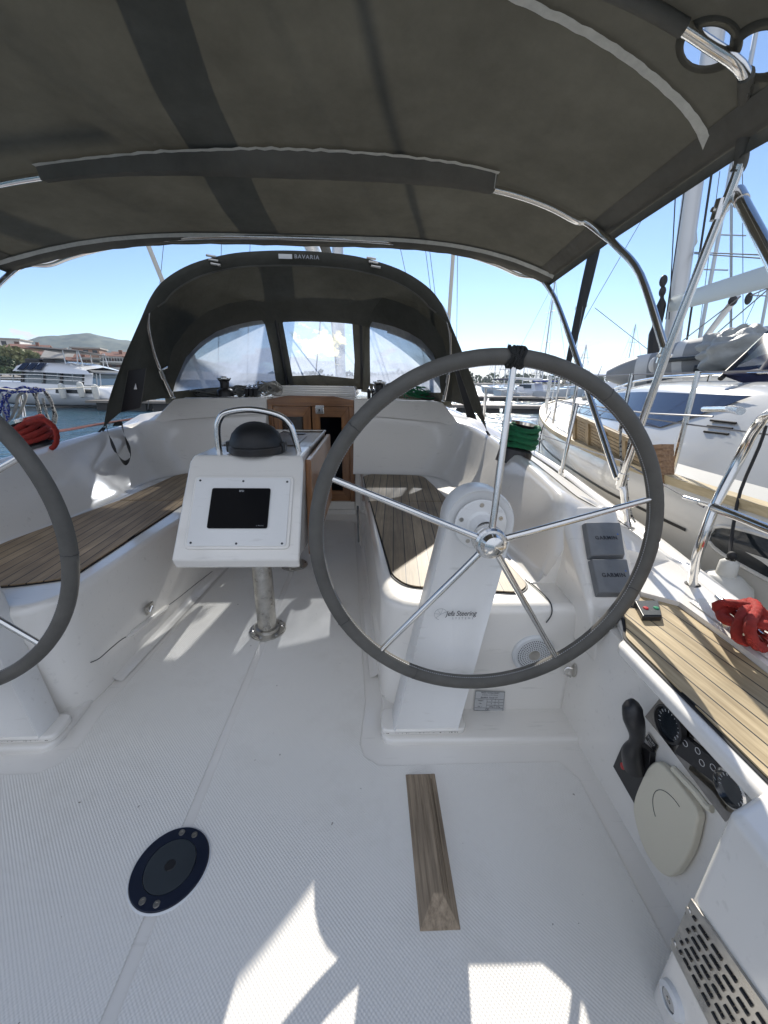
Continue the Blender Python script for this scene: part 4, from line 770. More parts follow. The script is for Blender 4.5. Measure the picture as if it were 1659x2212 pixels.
def pedestal(s):
    B = Vector((.645*s, 1.0, .03)); X = lambda x, y, z: Vector((x*s, y, z))
    t = thing('steering_pedestal', B, ('white steering stand carrying the grey leather wheel right of centre' if s > 0 else 'white steering stand and wheel cut off by the left edge'), 'wheel stand', 'twin steering stands')
    mb = MB(); P2 = rpoly([Vector(q) for q in ((.508, .94), (.785, .94), (.785, 1.035), (.508, 1.035))], .03)
    mb.prism([X(q.x, q.y, .021) for q in P2], (0, 0, .024)); mb.build('base_flange', GEL, t, bev=.008, seg=3)
    # column: face polygon leaning outboard with a round top, extruded fore and aft
    cxt, czt, rt_ = .780, .724, .100
    fc = [(.545, .036), (.757, .036)]
    for k in range(0, 19):
        a = -.16+(pi+.32)*k/18; fc.append((cxt+rt_*cos(a), czt+rt_*sin(a)))
    mb = MB(); n = len(fc); rows = []
    for dy, g_, fl in ((.945, .0, 0), (.945, .0, 0), (.955, .008, 0), (1.065, .006, 0), (1.08, -.01, 0)): pass
    ctr = (.66, .4)
    def ring(y, shr):
        o = []
        for x, z in fc:
            cx, cz = (cxt, czt) if z > .70 else (lerp(.651, cxt, (z-.045)/.70), z)
            d = Vector((x-cx, z-cz)); L_ = d.length; d = d*((L_-shr)/L_) if L_ > 1e-6 else d
            yy = y+(-.02+.075*min(1, max(0, z)/.8))
            o.append(X(cx+d.x, yy+(.0 if z > .1 else .0), cz+d.y))
        return o
    # slightly flared foot
    R_ = [ring(.962, .012), ring(.956, .004), ring(.965, 0), ring(1.035, 0), ring(1.048, .01)]
    mb.grid(R_, True); b0 = len(mb.v)-5*n; mb.f.append(tuple(range(b0, b0+n))); mb.f.append(tuple(range(b0+4*n, b0+5*n))[::-1]); mb.m += [0, 0]
    col = mb.build('column', GELW, t, ang=50)
    c = X(cxt, 1.004, czt)
    mb = MB(); mb.lathe([(.073, .0), (.073, .004), (.070, .006), (.040, .0065), (.034, .012), (.03, .035), (.026, .05)], c, (0, -1, 0), 40); mb.build('bearing_plate', GELW, t, ang=30)
    mb = MB()
    for k in range(5):
        a = radians(20+72*k); q = c+Vector((cos(a)*.058, -.0062, sin(a)*.058)); mb.lathe([(.0065, 0), (.0062, .0012), (.003, .0012), (.0028, .0004), (0, .0004)], q, (0, -1, 0), 12)
    mb.build('screw', STEELD, t, ang=20)
    if s > 0:
        q = H(990, 1325, y=.974); text('Jefa Steering', .0235, q+Vector((.008, -.0012, 0)), (1, 0, .0), (0, .04, 1), INK, t, shear=.25, space=.95, sx=.82)
        text('S Y S T E M S', .009, q+Vector((.014, -.0012, -.0165)), (1, 0, 0), (0, .04, 1), INKG, t, space=1.25)
        mb = MB(); cc = q+Vector((-.052, -.001, -.002)); mb.tube([cc+Vector((cos(a)*.019, 0, sin(a)*.019)) for a in [pi*.02+k*pi*1.4/20 for k in range(21)]], .0006, 4)
        for k in range(5): a = pi*.15+k*pi*.27; mb.tube([cc, cc+Vector((cos(a)*.019, 0, sin(a)*.019))], .0005, 4)
        mb.build('wheel_emblem', INKG, t)
    rr = random.Random(3); mb = MB()   # chipped paint along the flange
    for k in range(26):
        x = rr.uniform(.515, .77); r = rr.uniform(.0008, .003); mb.add([X(x+r*cos(a)*rr.uniform(.5, 1.4), .9392, .034+r*.6*sin(a)) for a in (0, 1.2, 2.5, 3.8, 5)], [(0, 1, 2, 3, 4)])
    mb.build('paint_chips', BARK, t, smooth=False)
    return t
PR = pedestal(1); PL_ = pedestal(-1); W1 = wheel(PR); W2 = wheel(PL_)
W2.location = Vector((-WC.x+.045, WC.y, WC.z))-ORG[PL_.name]; W2.rotation_euler = (radians(-3), radians(-14), 0); W1.rotation_euler = (radians(-3), 0, 0)
# ---------------------------------------------------------------- cockpit table with plotter
TB = thing('cockpit_table', (0, 1.85, 0), 'white cockpit table with wooden drop leaves, steel legs and a screen on its aft face', 'table')
A_ = [Vector(v) for v in ((-.215, 1.262, .478), (.215, 1.262, .478), (.215, 1.49, .80), (-.215, 1.49, .80))]
mb = MB()
mb.add([(-.222, 1.245, .50), (.222, 1.245, .50), (.222, 1.262, .462), (-.222, 1.262, .462), (-.215, 1.475, .80), (.215, 1.475, .80), (-.205, 1.50, .822), (.205, 1.50, .822),
        (-.205, 1.72, .822), (.205, 1.72, .822), (-.20, 1.72, .40), (.20, 1.72, .40), (-.17, 1.34, .43), (.19, 1.34, .43)],
       [(0, 1, 5, 4), (4, 5, 7, 6), (6, 7, 9, 8), (3, 2, 1, 0), (12, 13, 2, 3), (10, 11, 13, 12), (8, 9, 11, 10), (0, 4, 12, 3), (4, 6, 8, 10), (4, 10, 12), (1, 2, 13, 5), (5, 11, 9, 7), (5, 13, 11)])
mb.build('plotter_housing', GEL, TB, bev=.008, seg=3)
PU = Vector((0, .23, .30)).normalized(); PN = Vector((1, 0, 0)).cross(PU); P0 = Vector((0, 1.360, .65))
def pp(u, v, h=0): return P0+Vector((u, 0, 0))+PU*v+PN*h
def plate(name, u0, u1, v0, v1, h0, h1, m, par, bev=.004, r=.02):
    P2 = rpoly([Vector(q) for q in ((u0, v0), (u1, v0), (u1, v1), (u0, v1))], r); mb = MB(); mb.prism([pp(q.x, q.y, h0) for q in P2], PN*(h1-h0)); return mb.build(name, m, par, bev=bev, seg=3)
plate('panel_rim', -.183, .185, -.152, .130, -.003, .008, GEL, TB, r=.02)
plate('panel', -.172, .174, -.142, .120, .008, .0125, GELW, TB, bev=.002, r=.012)
plate('screen', -.108, .104, -.078, .076, .0125, .018, GLOSSB, TB, bev=.001, r=.008)
for u, v in ((-.158, -.130), (.0, -.133), (.160, -.133), (-.158, .108), (.0, .106), (.162, .104)): MB().lathe([(.0042, 0), (.004, .0012), (.001, .0009), (0, .0009)], pp(u, v, .0125), PN, 10).build('screw', INK, TB)
text('BFD', .010, pp(.0, .064, .0182), (1, 0, 0), PU, INKG, TB, font_bold=True); text('o  ' 'M E N U', .0055, pp(.078, -.069, .0182), (1, 0, 0), PU, INKG, TB)
# top with steel-edged tray and recesses, behind the housing
TPW = m_wood('grey_table_wood', (.10, .085, .07), (.20, .17, .14), rough=.35, coat=.3)
mb = MB(); mb.box(-.205, .205, 1.725, 2.33, .775, .812); mb.build('table_top', TPW, TB, bev=.004)
mb = MB(); [mb.tube([(x, 1.73, .818), (x, 2.335, .818)], .006, 8) for x in (-.205, .205)]; mb.tube([(-.205, 2.335, .818), (.205, 2.335, .818)], .006, 8); mb.build('edge_trim', STEELD, TB)
for x, y in ((-.09, 2.23), (.06, 2.23)): mb = MB(); mb.lathe([(.045, 0), (.048, .003), (.0, .003)], (x, y, .813), seg=24); mb.build('cup_recess', BLK, TB)
mb = MB(); mb.box(-.13, .13, 1.80, 2.14, .813, .817); mb.build('lid', TPW, TB, bev=.002); mb = MB(); mb.tube([(-.04, 2.19, .822), (0, 2.2, .835), (.04, 2.19, .822)], .006, 8); mb.build('latch', STEELD, TB)
for s in (1, -1): mb = MB(); mb.hexa([(.212*s, 1.50, .40), (.236*s, 1.50, .40), (.236*s, 2.33, .40), (.212*s, 2.33, .40)], [(.212*s, 1.53, .80), (.236*s, 1.53, .80), (.236*s, 2.33, .80), (.212*s, 2.33, .80)]); mb.build('drop_leaf', WOOD, TB, bev=.006)
mb = MB(); mb.box(-.06, .06, 1.6, 2.3, .41, .775); mb.build('table_core', GEL, TB, bev=.01)
for y in (1.534, 2.2):
    mb = MB(); mb.tube([(0, y, .004), (0, y, .45)], .0425, 32); leg = mb.build('leg', STEELD, TB); ORG[leg.name] = ORG[TB.name]
    mb = MB(); mb.lathe([(.082, 0), (.082, .006), (.055, .008), (.053, .022), (.045, .026), (.042, .026)], (0, y, .0035), seg=40); mb.build('flange', STEELD, leg, ang=30)
    mb = MB()
    for k in range(6): a = k*pi/3+.3; mb.lathe([(.008, 0), (.0075, .003), (0, .0035)], (cos(a)*.069, y+sin(a)*.069, .0095), seg=10)
    mb.build('bolt', STEEL, leg)
mb = MB(); pts = [(-.142, 1.59, .815), (-.140, 1.59, .90), (-.128, 1.59, .945), (-.095, 1.59, .975), (.0, 1.59, .988), (.105, 1.59, .968), (.150, 1.59, .93), (.168, 1.59, .87), (.180, 1.59, .815)]; mb.tube(cr(pts, 6), .0125, 16); mb.build('grab_rail', STEEL, TB)
# compass under a black dome
CP = thing('compass', (.018, 1.565, .822), 'black domed compass under its cover on top of the table', 'compass')
mb = MB(); mb.lathe([(.10, 0), (.105, .003), (.108, .012), (.108, .030), (.103, .034)], (.018, 1.565, .822), seg=48); mb.build('housing', BLK, CP, ang=30)
mb = MB(); mb.lathe([(.103, .033), (.101, .05), (.09, .078), (.07, .100), (.042, .115), (.018, .120), (0, .121)], (.018, 1.565, .822), seg=48); mb.build('dome', mat('matt_black', (.008, .009, .011), .5, bump=.1, bscale=200), CP, ang=40)
mb = MB(); [mb.box(.018+s*.108-.008, .018+s*.108+.008, 1.545, 1.585, .826, .868) for s in (1, -1)]; mb.build('clip', BLK, CP, bev=.004)
mb = MB(); mb.tube([(.018+.102*cos(a)*1.0, 1.565+.02*cos(a)*0-.0, .855+.089*sin(a)) for a in [pi*k/16 for k in range(1, 16)]], .002, 6); mb.build('rib', BLK, CP)
# ---------------------------------------------------------------- deck plate, foot rest
DP = thing('deck_plate', (0, .612, .003), 'round dark blue inspection plate screwed into the cockpit floor', 'deck plate')
c = (0, .612, .0032)
mb = MB(); mb.lathe([(0, -.001), (.0885, 0), (.0865, .003), (.085, .0035)], c, seg=64); mb.build('sealant', WHT, DP)
mb = MB(); mb.lathe([(.0845, .003), (.083, .0065), (.057, .0075), (.0565, .0045)], c, seg=64); mb.build('ring', NAVY, DP, ang=20)
mb = MB(); mb.lathe([(.056, .0045), (.0555, .0078), (.05, .0085), (.012, .0085), (.011, .004), (0, .004)], c, seg=64); mb.build('lid', GREYP, DP, ang=20)
mb = MB()
for a in (62, 90, 242, 270): a = radians(a+4); mb.lathe([(.0075, .0), (.0068, .0016), (.003, .0016), (.0026, .0004), (0, .0004)], Vector(c)+Vector((cos(a)*.071, sin(a)*.071, .0068)), seg=14)
mb.build('screw', STEELD, DP, ang=20)
mb = MB(); mb.lathe([(.0125, 0), (.0115, .0012), (0, .0012)], Vector(c)+Vector((0, 0, .0082)), seg=8); mb.build('key_socket', BLK, DP, ang=20)
FR = m_wood('old_teak', (.16, .12, .08), (.40, .315, .225), rough=.75, sc=1.1)
mb = MB(); x0, x1, y0, y1 = .576, .664, .482, .826
mb.hexa([(x0, y0, .003), (x1, y0, .003), (x1, y1, .003), (x0, y1, .003)], [(x0+.034, y0+.045, .042), (x0+.054, y0+.045, .042), (x0+.054, y1-.03, .042), (x0+.034, y1-.03, .042)])
for k in (0, 1): xx = x0+.058+k*.012; mb.hexa([(xx, y0+.04, .020-k*.009), (xx+.003, y0+.04, .020-k*.009), (xx+.003, y1-.03, .020-k*.009), (xx, y1-.03, .020-k*.009)], [(xx, y0+.045, .0385-k*.013), (xx+.003, y0+.045, .0385-k*.013), (xx+.003, y1-.03, .0385-k*.013), (xx, y1-.03, .0385-k*.013)])
tag(mb.build('foot_rest', FR, bev=.002), 'weathered teak foot batten fixed to the floor behind the wheel', 'foot rest')
mb = MB(); mb.hexa([(-.664, y0, .003), (-.576, y0, .003), (-.576, y1, .003), (-.664, y1, .003)], [(-.63, y0+.045, .042), (-.61, y0+.045, .042), (-.61, y1-.03, .042), (-.63, y1-.03, .042)])
tag(mb.build('foot_rest', FR, bev=.002), 'corner of a brown foot batten at the left edge of the floor', 'foot rest')
# ---------------------------------------------------------------- instruments and small fittings
TN = Vector((0, .335, .235)).normalized()
PN2 = Vector((0, -.205, .325)).normalized()
def podp(X, Yp): return H(X, Yp, Vector((1.2, .975, .487)), PN2)
for k, (q, lab) in enumerate(((((1256, 1133), (1336, 1133), (1347, 1208), (1268, 1210)), 'upper of two square grey instrument covers beside the wheel'), (((1269, 1212), (1350, 1212), (1365, 1290), (1285, 1290)), 'lower of two square grey instrument covers beside the wheel'))):
    P4 = [podp(*v) for v in q]; c = sum(P4, Vector())/4; t = thing('instrument_cover', c, lab, 'instrument cover', 'grey instrument covers')
    mb = MB(); n_ = PN2; a = [v+n_*-.002 for v in P4]; b = [v+(c-v)*.07+n_*.020 for v in P4]; mb.hexa(a[::-1], b[::-1]); mb.build('shell', GCOV, t, bev=.004, seg=3)
    text('GARMIN', .0195, c+n_*.0205+(P4[1]-P4[0])*.02, P4[1]-P4[0], P4[0]-P4[3], INK, t, font_bold=True, space=1.16, sx=.9)
    e0 = (P4[1]-P4[0]).normalized(); e1 = (P4[0]-P4[3]).normalized(); q0 = c+n_*.0207+(P4[1]-P4[0])*.02+e0*.037+e1*.013; mb = MB(); mb.prism([q0, q0+e0*.008, q0+e0*.004+e1*.007], n_*.0004); mb.build('logo_triangle', INKB, t, smooth=False)
# speaker on the aft face of the bench
SPK = thing('cockpit_speaker', H(1152, 1412, y=1.03), 'round white speaker with perforated grille set in the bench end', 'speaker')
c = H(1152, 1412, y=1.0345); SK = 1.18; ax = Vector((0, -1, 0))
mb = MB(); mb.lathe([(r_*SK, h_) for r_, h_ in ((.060, -.004), (.060, .004), (.056, .009), (.048, .010), (.047, .007))], c, ax, 48); mb.build('bezel', WHT, SPK, ang=30)
mb = MB(); mb.lathe([(.048*SK, .006), (.03*SK, .009), (.016*SK, .0095)], c, ax, 40); mb.build('grille', WHT, SPK)
mb = MB()
for r in range(5):
    R0 = (.0205+r*.0060)*SK; n = int(2*pi*R0/.0068)
    for k in range(n):
        a = 2*pi*(k+.5*(r % 2))/n; mb.lathe([(0, .0003), (.0017, .0003), (.0017, -.001)], c+Vector((cos(a)*R0, -.0096+max(0, (R0-.0366))*.137, sin(a)*R0)), ax, 6)
mb.build('perforation', BLK, SPK, smooth=False)
mb = MB(); mb.lathe([(.0165*SK, .009), (.0155*SK, .0115), (.006, .013), (0, .013)], c, ax, 24); mb.build('tweeter', STEELD, SPK)
# builder's plate
q = [H(X, Yy, y=1.0345) for X, Yy in ((1027, 1492), (1091, 1494), (1088, 1538), (1023, 1534))]
PLT = thing('builders_plate', q[3], 'small silver plate with printed table below the wheel rim', 'plate')
mb = MB(); mb.prism(q[::-1], (0, -.0012, 0)); mb.build('plate', mat('silver_label', (.55, .56, .57), .35, metal=.3), PLT, smooth=False)
e0 = (q[1]-q[0]).normalized(); e1 = (q[0]-q[3]).normalized(); W_ = (q[1]-q[0]).length; Hh = (q[0]-q[3]).length; O = q[3]+Vector((0, -.0016, 0))
def lb(u, v): return O+e0*W_*u+e1*Hh*v
text('Bavaria Yachtbau GmbH', .0078, lb(.5, .93), e0, e1, INK, PLT, ext=.0002, sx=.8); text('Bavariastrasse 1, D-97232 Giebelstadt', .0036, lb(.5, .82), e0, e1, INK, PLT, ext=.0002)
text("BAVARIA  'Cruiser 37'", .0078, lb(.48, .69), e0, e1, INK, PLT, ext=.0002, sx=.8)
for v, row in ((.53, ('Category', 'A', 'B')), (.38, ('Max.', '8', '12')), (.22, ('Max.  +', '1000kg', '2172kg'))):
    for u, s_ in zip((.2, .58, .82), row): text(s_, .0066, lb(u, v), e0, e1, INK, PLT, ext=.0002, sx=.8)
text('CE', .010, lb(.45, .08), e0, e1, INK, PLT, ext=.0002)
mb = MB()
for a, b in (((.02, .61), (.98, .61)), ((.42, .46), (.98, .46)), ((.42, .30), (.98, .30)), ((.02, .15), (.98, .15)), ((.42, .61), (.42, .15)), ((.70, .61), (.70, .15)), ((.01, .99), (.99, .99)), ((.01, .01), (.99, .01)), ((.01, .01), (.01, .99)), ((.99, .01), (.99, .99))): mb.tube([lb(*a), lb(*b)], .00035, 4)
mb.build('ruled_line', INK, PLT)
# padeye, latches
def padeye(P_, nx, label, name='padeye'):
    t = thing(name, P_, label, 'padeye'); P_ = Vector(P_)
    mb = MB(); mb.ball(P_, 1, (.006, .014, .026) if abs(nx[0]) > .5 else (.014, .006, .026)); mb.build('base', STEELD, t)
    mb = MB(); n_ = Vector(nx); sd = Vector((0, 1, 0)) if abs(nx[0]) > .5 else Vector((1, 0, 0)); mb.tube(cr([P_+Vector((0, 0, .006)), P_+n_*.022+sd*.008+Vector((0, 0, .004)), P_+n_*.026+sd*.006+Vector((0, 0, -.020)), P_+n_*.006+Vector((0, 0, -.026))], 5), .0035, 8); mb.build('ring', STEEL, t)
padeye(H(1240, 1448, x=1.140), (-1, 0, 0), 'small steel padeye on the white side wall below the wheel rim')
t = thing('locker_latch', H(322, 1313, x=-.475), 'small steel turn latch on the left bench front', 'latch'); q = H(322, 1313, x=-.478)
mb = MB(); mb.box(q.x-.004, q.x+.006, q.y-.028, q.y+.028, q.z-.022, q.z+.018); mb.build('plate', STEELD, t, bev=.004); mb = MB(); mb.tube([q+Vector((.008, -.012, -.012)), q+Vector((.014, 0, .008)), q+Vector((.008, .012, -.008))], .005, 8); mb.build('catch', STEEL, t)
t = thing('locker_latch', H(806, 1310, x=.475), 'small steel latch on the right bench front beside the wheel rim', 'latch'); q = H(806, 1310, x=.493)
mb = MB(); mb.box(q.x-.006, q.x+.02, q.y-.02, q.y+.02, q.z-.02, q.z+.02); mb.build('plate', STEELD, t, bev=.004); mb = MB(); mb.tube([q+Vector((-.01, -.008, -.01)), q+Vector((-.016, 0, .01))], .005, 8); mb.build('catch', STEEL, t)
# dark locker slot in the right bench front
q = [H(X, Yy, x=.44) for X, Yy in ((775, 1092), (783, 1130), (783, 1185), (777, 1172))]
mb = MB(); mb.prism(q, (-.006, 0, 0)); tag(mb.build('bench_vent', BGLASS2, bev=.002), 'narrow dark glazed slot in the right bench front by the door', 'opening light')
# engine panel and throttle in the wall under the right helm seat
EP = thing('engine_panel', (1.143, .62, .28), 'black engine instrument panel with two round dials in the side wall under the teak seat', 'engine panel')
wx = 1.1425
def wp(X, Yy, dx=0): return H(X, Yy, x=wx-dx)
mb = MB(); P4 = [wp(1393, 1548, .002), wp(1440, 1490, .002), wp(1700, 1700, .002), wp(1566, 1775, .002), wp(1438, 1603, .002)]; mb.prism(P4, (.004, 0, 0)); mb.build('steel_panel', mat('mirror_panel', (.30, .29, .28), .12, metal=1, var=.3, vscale=30), EP, smooth=False)
for (X, Yy, r, nm) in ((1452, 1564, .040, 'rev_counter'), (1588, 1704, .033, 'gauge')):
    c = wp(X, Yy, .004); ax = (-1, 0, 0); mb = MB(); mb.lathe([(r, 0), (r, .012), (r*.88, .014), (r*.86, .006)], c, ax, 36); d_ = mb.build(nm, BLK if r > .035 else STEEL, EP, ang=30); ORG[d_.name] = ORG[EP.name]
    mb = MB(); mb.lathe([(0, .007), (r*.86, .007)], c, ax, 36); mb.build('dial', BGLASS2, d_)
    mb = MB()
    for k in range(13): a = radians(210-k*20); q1 = c+Vector((-.0076, -cos(a)*r*.62, sin(a)*r*.62)); q2 = c+Vector((-.0076, -cos(a)*r*.76, sin(a)*r*.76)); mb.tube([q1, q2], .0006, 4)
    mb.build('dial_marks', INKW, d_)
mb = MB(); P4 = [wp(1478, 1590, .008), wp(1560, 1655, .008), wp(1540, 1690, .008), wp(1455, 1625, .008)]; mb.prism(P4, (.008, 0, 0)); mb.build('button_panel', BLK, EP, bev=.002)
mb = MB()
for X, Yy in ((1472, 1598), (1499, 1614), (1508, 1640), (1532, 1650)): c = wp(X+8, Yy+8, .0086); mb.tube([c+Vector((0, cos(a)*.006, sin(a)*.006)) for a in [2*pi*k/12 for k in range(12)]], .0006, 4, closed=True)
mb.build('button_marks', INKW, EP)
P4 = [wp(1392, 1580, .003), wp(1398, 1572, .003), wp(1420, 1620, .003), wp(1413, 1632, .003)]
t = thing('brand_badge', wp(1405, 1600), 'small dark rectangular badge beside the throttle lever', 'badge'); q = [wp(1391, 1592, .003), wp(1400, 1580, .003), wp(1422, 1612, .003), wp(1415, 1628, .003)]
mb = MB(); mb.prism(q, (.002, 0, 0)); mb.build('plate', STEELD, t, bev=.001); c = sum(q, Vector())/4; mb = MB(); mb.prism([v+(c-v)*.2+Vector((-.0006, 0, 0)) for v in q], (.0005, 0, 0)); mb.build('face', BLK, t, smooth=False)
text('VOLVO', .009, c+Vector((-.0012, 0, .003)), q[2]-q[1], q[1]-q[0], INKW, t, ext=.0002, sx=.8); text('PENTA', .006, c+Vector((-.0012, 0, -.006)), q[2]-q[1], q[1]-q[0], INKW, t, ext=.0002, sx=.8)
TH = thing('throttle_lever', wp(1375, 1650), 'black engine throttle lever with a red button on the side wall', 'throttle')
q = [wp(1352, 1612, .004), wp(1375, 1590, .004), wp(1415, 1625, .004), wp(1412, 1660, .004), wp(1385, 1745, .004), wp(1333, 1655, .004)]
mb = MB(); mb.prism(q, (.003, 0, 0)); mb.prism([v+Vector((-.012, 0, 0)) for v in q], (.0119, 0, 0)); mb.build('base', BLK, TH, bev=.005, seg=3)
mb = MB(); a = wp(1372, 1655, .02); b = wp(1376, 1590, .045); c = wp(1367, 1545, .06); d = wp(1366, 1522, .06)
LV = resamp(cr([a, a.lerp(b, .5)+Vector((-.01, 0, 0)), b, c, d, d+(d-c)*.55], 6), 30); mb.tube(LV, [interp([(0, .027), (.3, .021), (.42, .0135), (.55, .016), (.75, .0225), (.9, .021), (.96, .015), (1, .004)], k/30) for k in range(31)], 16); mb.build('lever', BLK, TH)
mb = MB(); mb.lathe([(.0085, 0), (.008, .004), (0, .005)], wp(1347, 1655, .014), (-1, 0, 0), 16); mb.build('button', REDP, TH)
# oval cover plate
c = wp(1448, 1765, .0); t = thing('shower_box', c, 'ivory oval cover lid under the engine panel in the side wall', 'cover lid')
ol = [(1420, 1651), (1448, 1653), (1519, 1743), (1521, 1790), (1505, 1845), (1472, 1890), (1441, 1884), (1406, 1834), (1384, 1763), (1384, 1728), (1398, 1690)]
P_ = cr([wp(X, Yy, .003) for X, Yy in ol], 4, True); mb = MB(); mb.prism(P_, (-.018, 0, 0)); mb.build('lid', BEIGE, t, bev=.005, seg=3)
mb = MB(); mb.tube(cr([wp(1455, 1660, .022), wp(1500, 1708, .024), wp(1525, 1740, .022), wp(1538, 1748, .02)], 4), .007, 8); mb.build('lid_hinge', BEIGE, t)
mb = MB(); cc = wp(1448, 1770, .0215); mb.tube([cc+Vector((0, cos(a)*.052, sin(a)*.052)) for a in [-.9+2*pi*k/30*.42 for k in range(31)]], .0007, 4); mb.build('moulded_ring', GREYP, t)
# remote control on the seat
t = thing('windlass_remote', H(1395, 1322, z=.488), 'flat black remote keypad with red and green buttons on the teak seat', 'remote control')
q = [H(X, Yy, z=.488) for X, Yy in ((1368, 1307), (1420, 1306), (1428, 1342), (1386, 1342))]; mb = MB(); mb.prism([q[3], q[2], q[1], q[0]], (0, 0, .016)); mb.build('body', BLK, t, bev=.004, seg=3)
cq = sum(q, Vector())/4+Vector((0, 0, .0163)); mb = MB(); mb.prism([v+(sum(q, Vector())/4-v)*.12+Vector((0, 0, .0162)) for v in (q[3], q[2], q[1], q[0])], (0, 0, .0012)); mb.build('face', GREYP, t, smooth=False)
for u, m_ in ((-.0145, REDP), (.0155, GRNP)): mb = MB(); mb.lathe([(.0075, 0), (.006, .003), (0, .0035)], cq+Vector((u, -.004, .0012)), seg=14); mb.build('button', m_, t)
# cleat with red rope
t = thing('mooring_cleat', H(1600, 1335, z=.51), 'steel mooring cleat on the side deck under the red rope', 'cleat'); a = H(1548, 1288, z=.55); b = H(1665, 1395, z=.55)
mb = MB(); mb.tube([a, a.lerp(b, .15), a.lerp(b, .5), a.lerp(b, .85), b], [.006, .011, .012, .011, .006], 12); mb.build('horn', STEEL, t)
mb = MB(); [mb.tube([a.lerp(b, u)-Vector((0, 0, .048)), a.lerp(b, u)], [.016, .010], 12) for u in (.35, .65)]; mb.build('foot', STEEL, t)
Zr = .608
rp = [H(X, Yy, z=z-.05) for X, Yy, z in ((1700, 1395, .585), (1640, 1372, .60), (1585, 1345, .59), (1555, 1322, .60), (1550, 1307, .615), (1580, 1304, .625), (1630, 1312, .63), (1650, 1330, .61), (1640, 1355, .60), (1615, 1385, .592), (1590, 1372, .60), (1600, 1340, .63), (1612, 1318, .64), (1640, 1322, .62), (1680, 1350, .60), (1660, 1395, .585), (1630, 1390, .60), (1620, 1350, .64), (1635, 1315, .64), (1620, 1300, .62), (1590, 1312, .61), (1565, 1318, .605), (1560, 1335, .60), (1600, 1348, .61), (1650, 1350, .63), (1720, 1380, .6))]
mb = MB(); mb.rope(cr(rp, 8), .0118); tag(mb.build('mooring_rope', RRED), 'thick red rope knotted round the cleat at the right edge', 'rope')
# vent grille and snap fitting on the aft locker face
gd = Vector((.06, 1.605, 0)).normalized()
def lp(X, Yy, dx=.004):   # inner face of the locker, a vertical plane
    n_ = Vector((-1.585, .058, 0)).normalized(); return H(X, Yy, Vector((1.008, .385, 0)), n_)+n_*dx
q = [lp(1497, 1940), lp(1452, 2045), lp(1560, 2260), lp(1700, 2230)]
t = thing('vent_grille', q[1], 'brushed steel ventilation grille with long slots on the locker at the lower right', 'vent grille')
n_ = Vector((-1, .037, 0)).normalized(); mb = MB(); mb.prism([v-n_*.004 for v in q], n_*.0045); mb.build('plate', STEELD, t, bev=.0012)
def gl_(u, v): a = q[0].lerp(q[3], u); b = q[1].lerp(q[2], u); return a.lerp(b, v)
mb = MB()
for r in range(6):
    v0 = .16+r*.13
    for c_ in range(12):
        u0 = .10+c_*.085+(.04 if r % 2 else 0)
        L_ = .075 if (c_ % 2) else .035
        a = gl_(u0, v0); b = gl_(u0+L_, v0); mb.tube([a+n_*.0003, b+n_*.0003], .0034, 8)
mb.build('slot', BLK, t)
mb = MB(); [mb.lathe([(.006, 0), (.005, .002), (0, .002)], gl_(u, v)+n_*.0008, n_, 12) for u, v in ((.035, .18), (.035, .85))]; mb.build('screw', STEELD, t)
c = lp(1455, 2160, .0); t = thing('keyed_fitting', c, 'round white fitting with a steel socket on the locker below the grille', 'fitting')
mb = MB(); mb.lathe([(.026, 0), (.024, .008), (.016, .011), (.0155, .009)], c, n_, 30); mb.build('collar', WHT, t, ang=30); mb = MB(); mb.lathe([(.0155, .008), (.012, .0095), (.005, .0095), (.004, .004), (0, .004)], c, n_, 24); mb.build('socket', STEEL, t, ang=30)
# ================================================================== BIMINI
ZC = [(.55, 1.95), (.95, 2.02), (1.22, 2.035), (1.35, 2.02), (1.6, 1.968), (1.88, 1.938), (2.7, 1.882)]; ZE = [(.55, 1.68), (.95, 1.735), (1.3, 1.75), (1.84, 1.728), (2.55, 1.672)]
PR_ = [(.6, 3.4), (1.35, 3.4), (1.9, 4.4), (2.6, 3.4)]
BW = 1.5; PB = 2.8
def Zb(x, y):
    zc, ze = interp(ZC, y), interp(ZE, y); u = min(1, abs(x)/BW)
    sag = 0
    for a, b, k in ((1.30, 1.87, .012), (1.87, 2.6, .016), (.75, 1.30, .010)):
        if a < y < b: sag = k*sin((y-a)/(b-a)*pi)
    sag += .0022*sin(x*95+3*sin(x*7))*math.exp(-((y-1.84)/.07)**2)+.002*sin(x*80+2*sin(x*5))*math.exp(-((y-1.30)/.07)**2)
    return ze+(zc-ze)*(1-u**(interp(PR_, y) if x > 0 else PB))-sag*(1-u**2)
def yf(x): return 2.52+.17*(1-(abs(x)/BW)**2)     # front edge bows forward
YA = .80
def bh(X, Yy):
    r = ray(X, Yy); z = 1.9
    for _ in range(30):
        q = CAM+r*((z-CAM.z)/r.z); x = max(-BW, min(BW, q.x)); z = Zb(x, max(.56, min(2.69, q.y)))
    return Vector((q.x, q.y, z))
BI = thing('bimini_awning', (0, 1.6, .57), 'dark grey canvas sun awning stretched over the cockpit', 'awning')
WIN_C = [bh(1530, 95), bh(1650, 108)]
wr = [(bh(1588, 100)-bh(1478, 92)).length*.49]*2
nx, ny = 150, 120; V = []; Fc = []
for j in range(ny+1):
    for i in range(nx+1):
        x = BW*sin((i/nx-.5)*pi*.97)/sin(.5*pi*.97); y = lerp(YA, yf(x), j/ny); V.append(Vector((x, y, Zb(x, y))))
for j in range(ny):
    for i in range(nx):
        q = (j*(nx+1)+i, j*(nx+1)+i+1, (j+1)*(nx+1)+i+1, (j+1)*(nx+1)+i); c = sum((V[k] for k in q), Vector())/4
        if any((c-wc).length < r*1.0 for wc, r in zip(WIN_C, wr)): continue
        Fc.append(q)
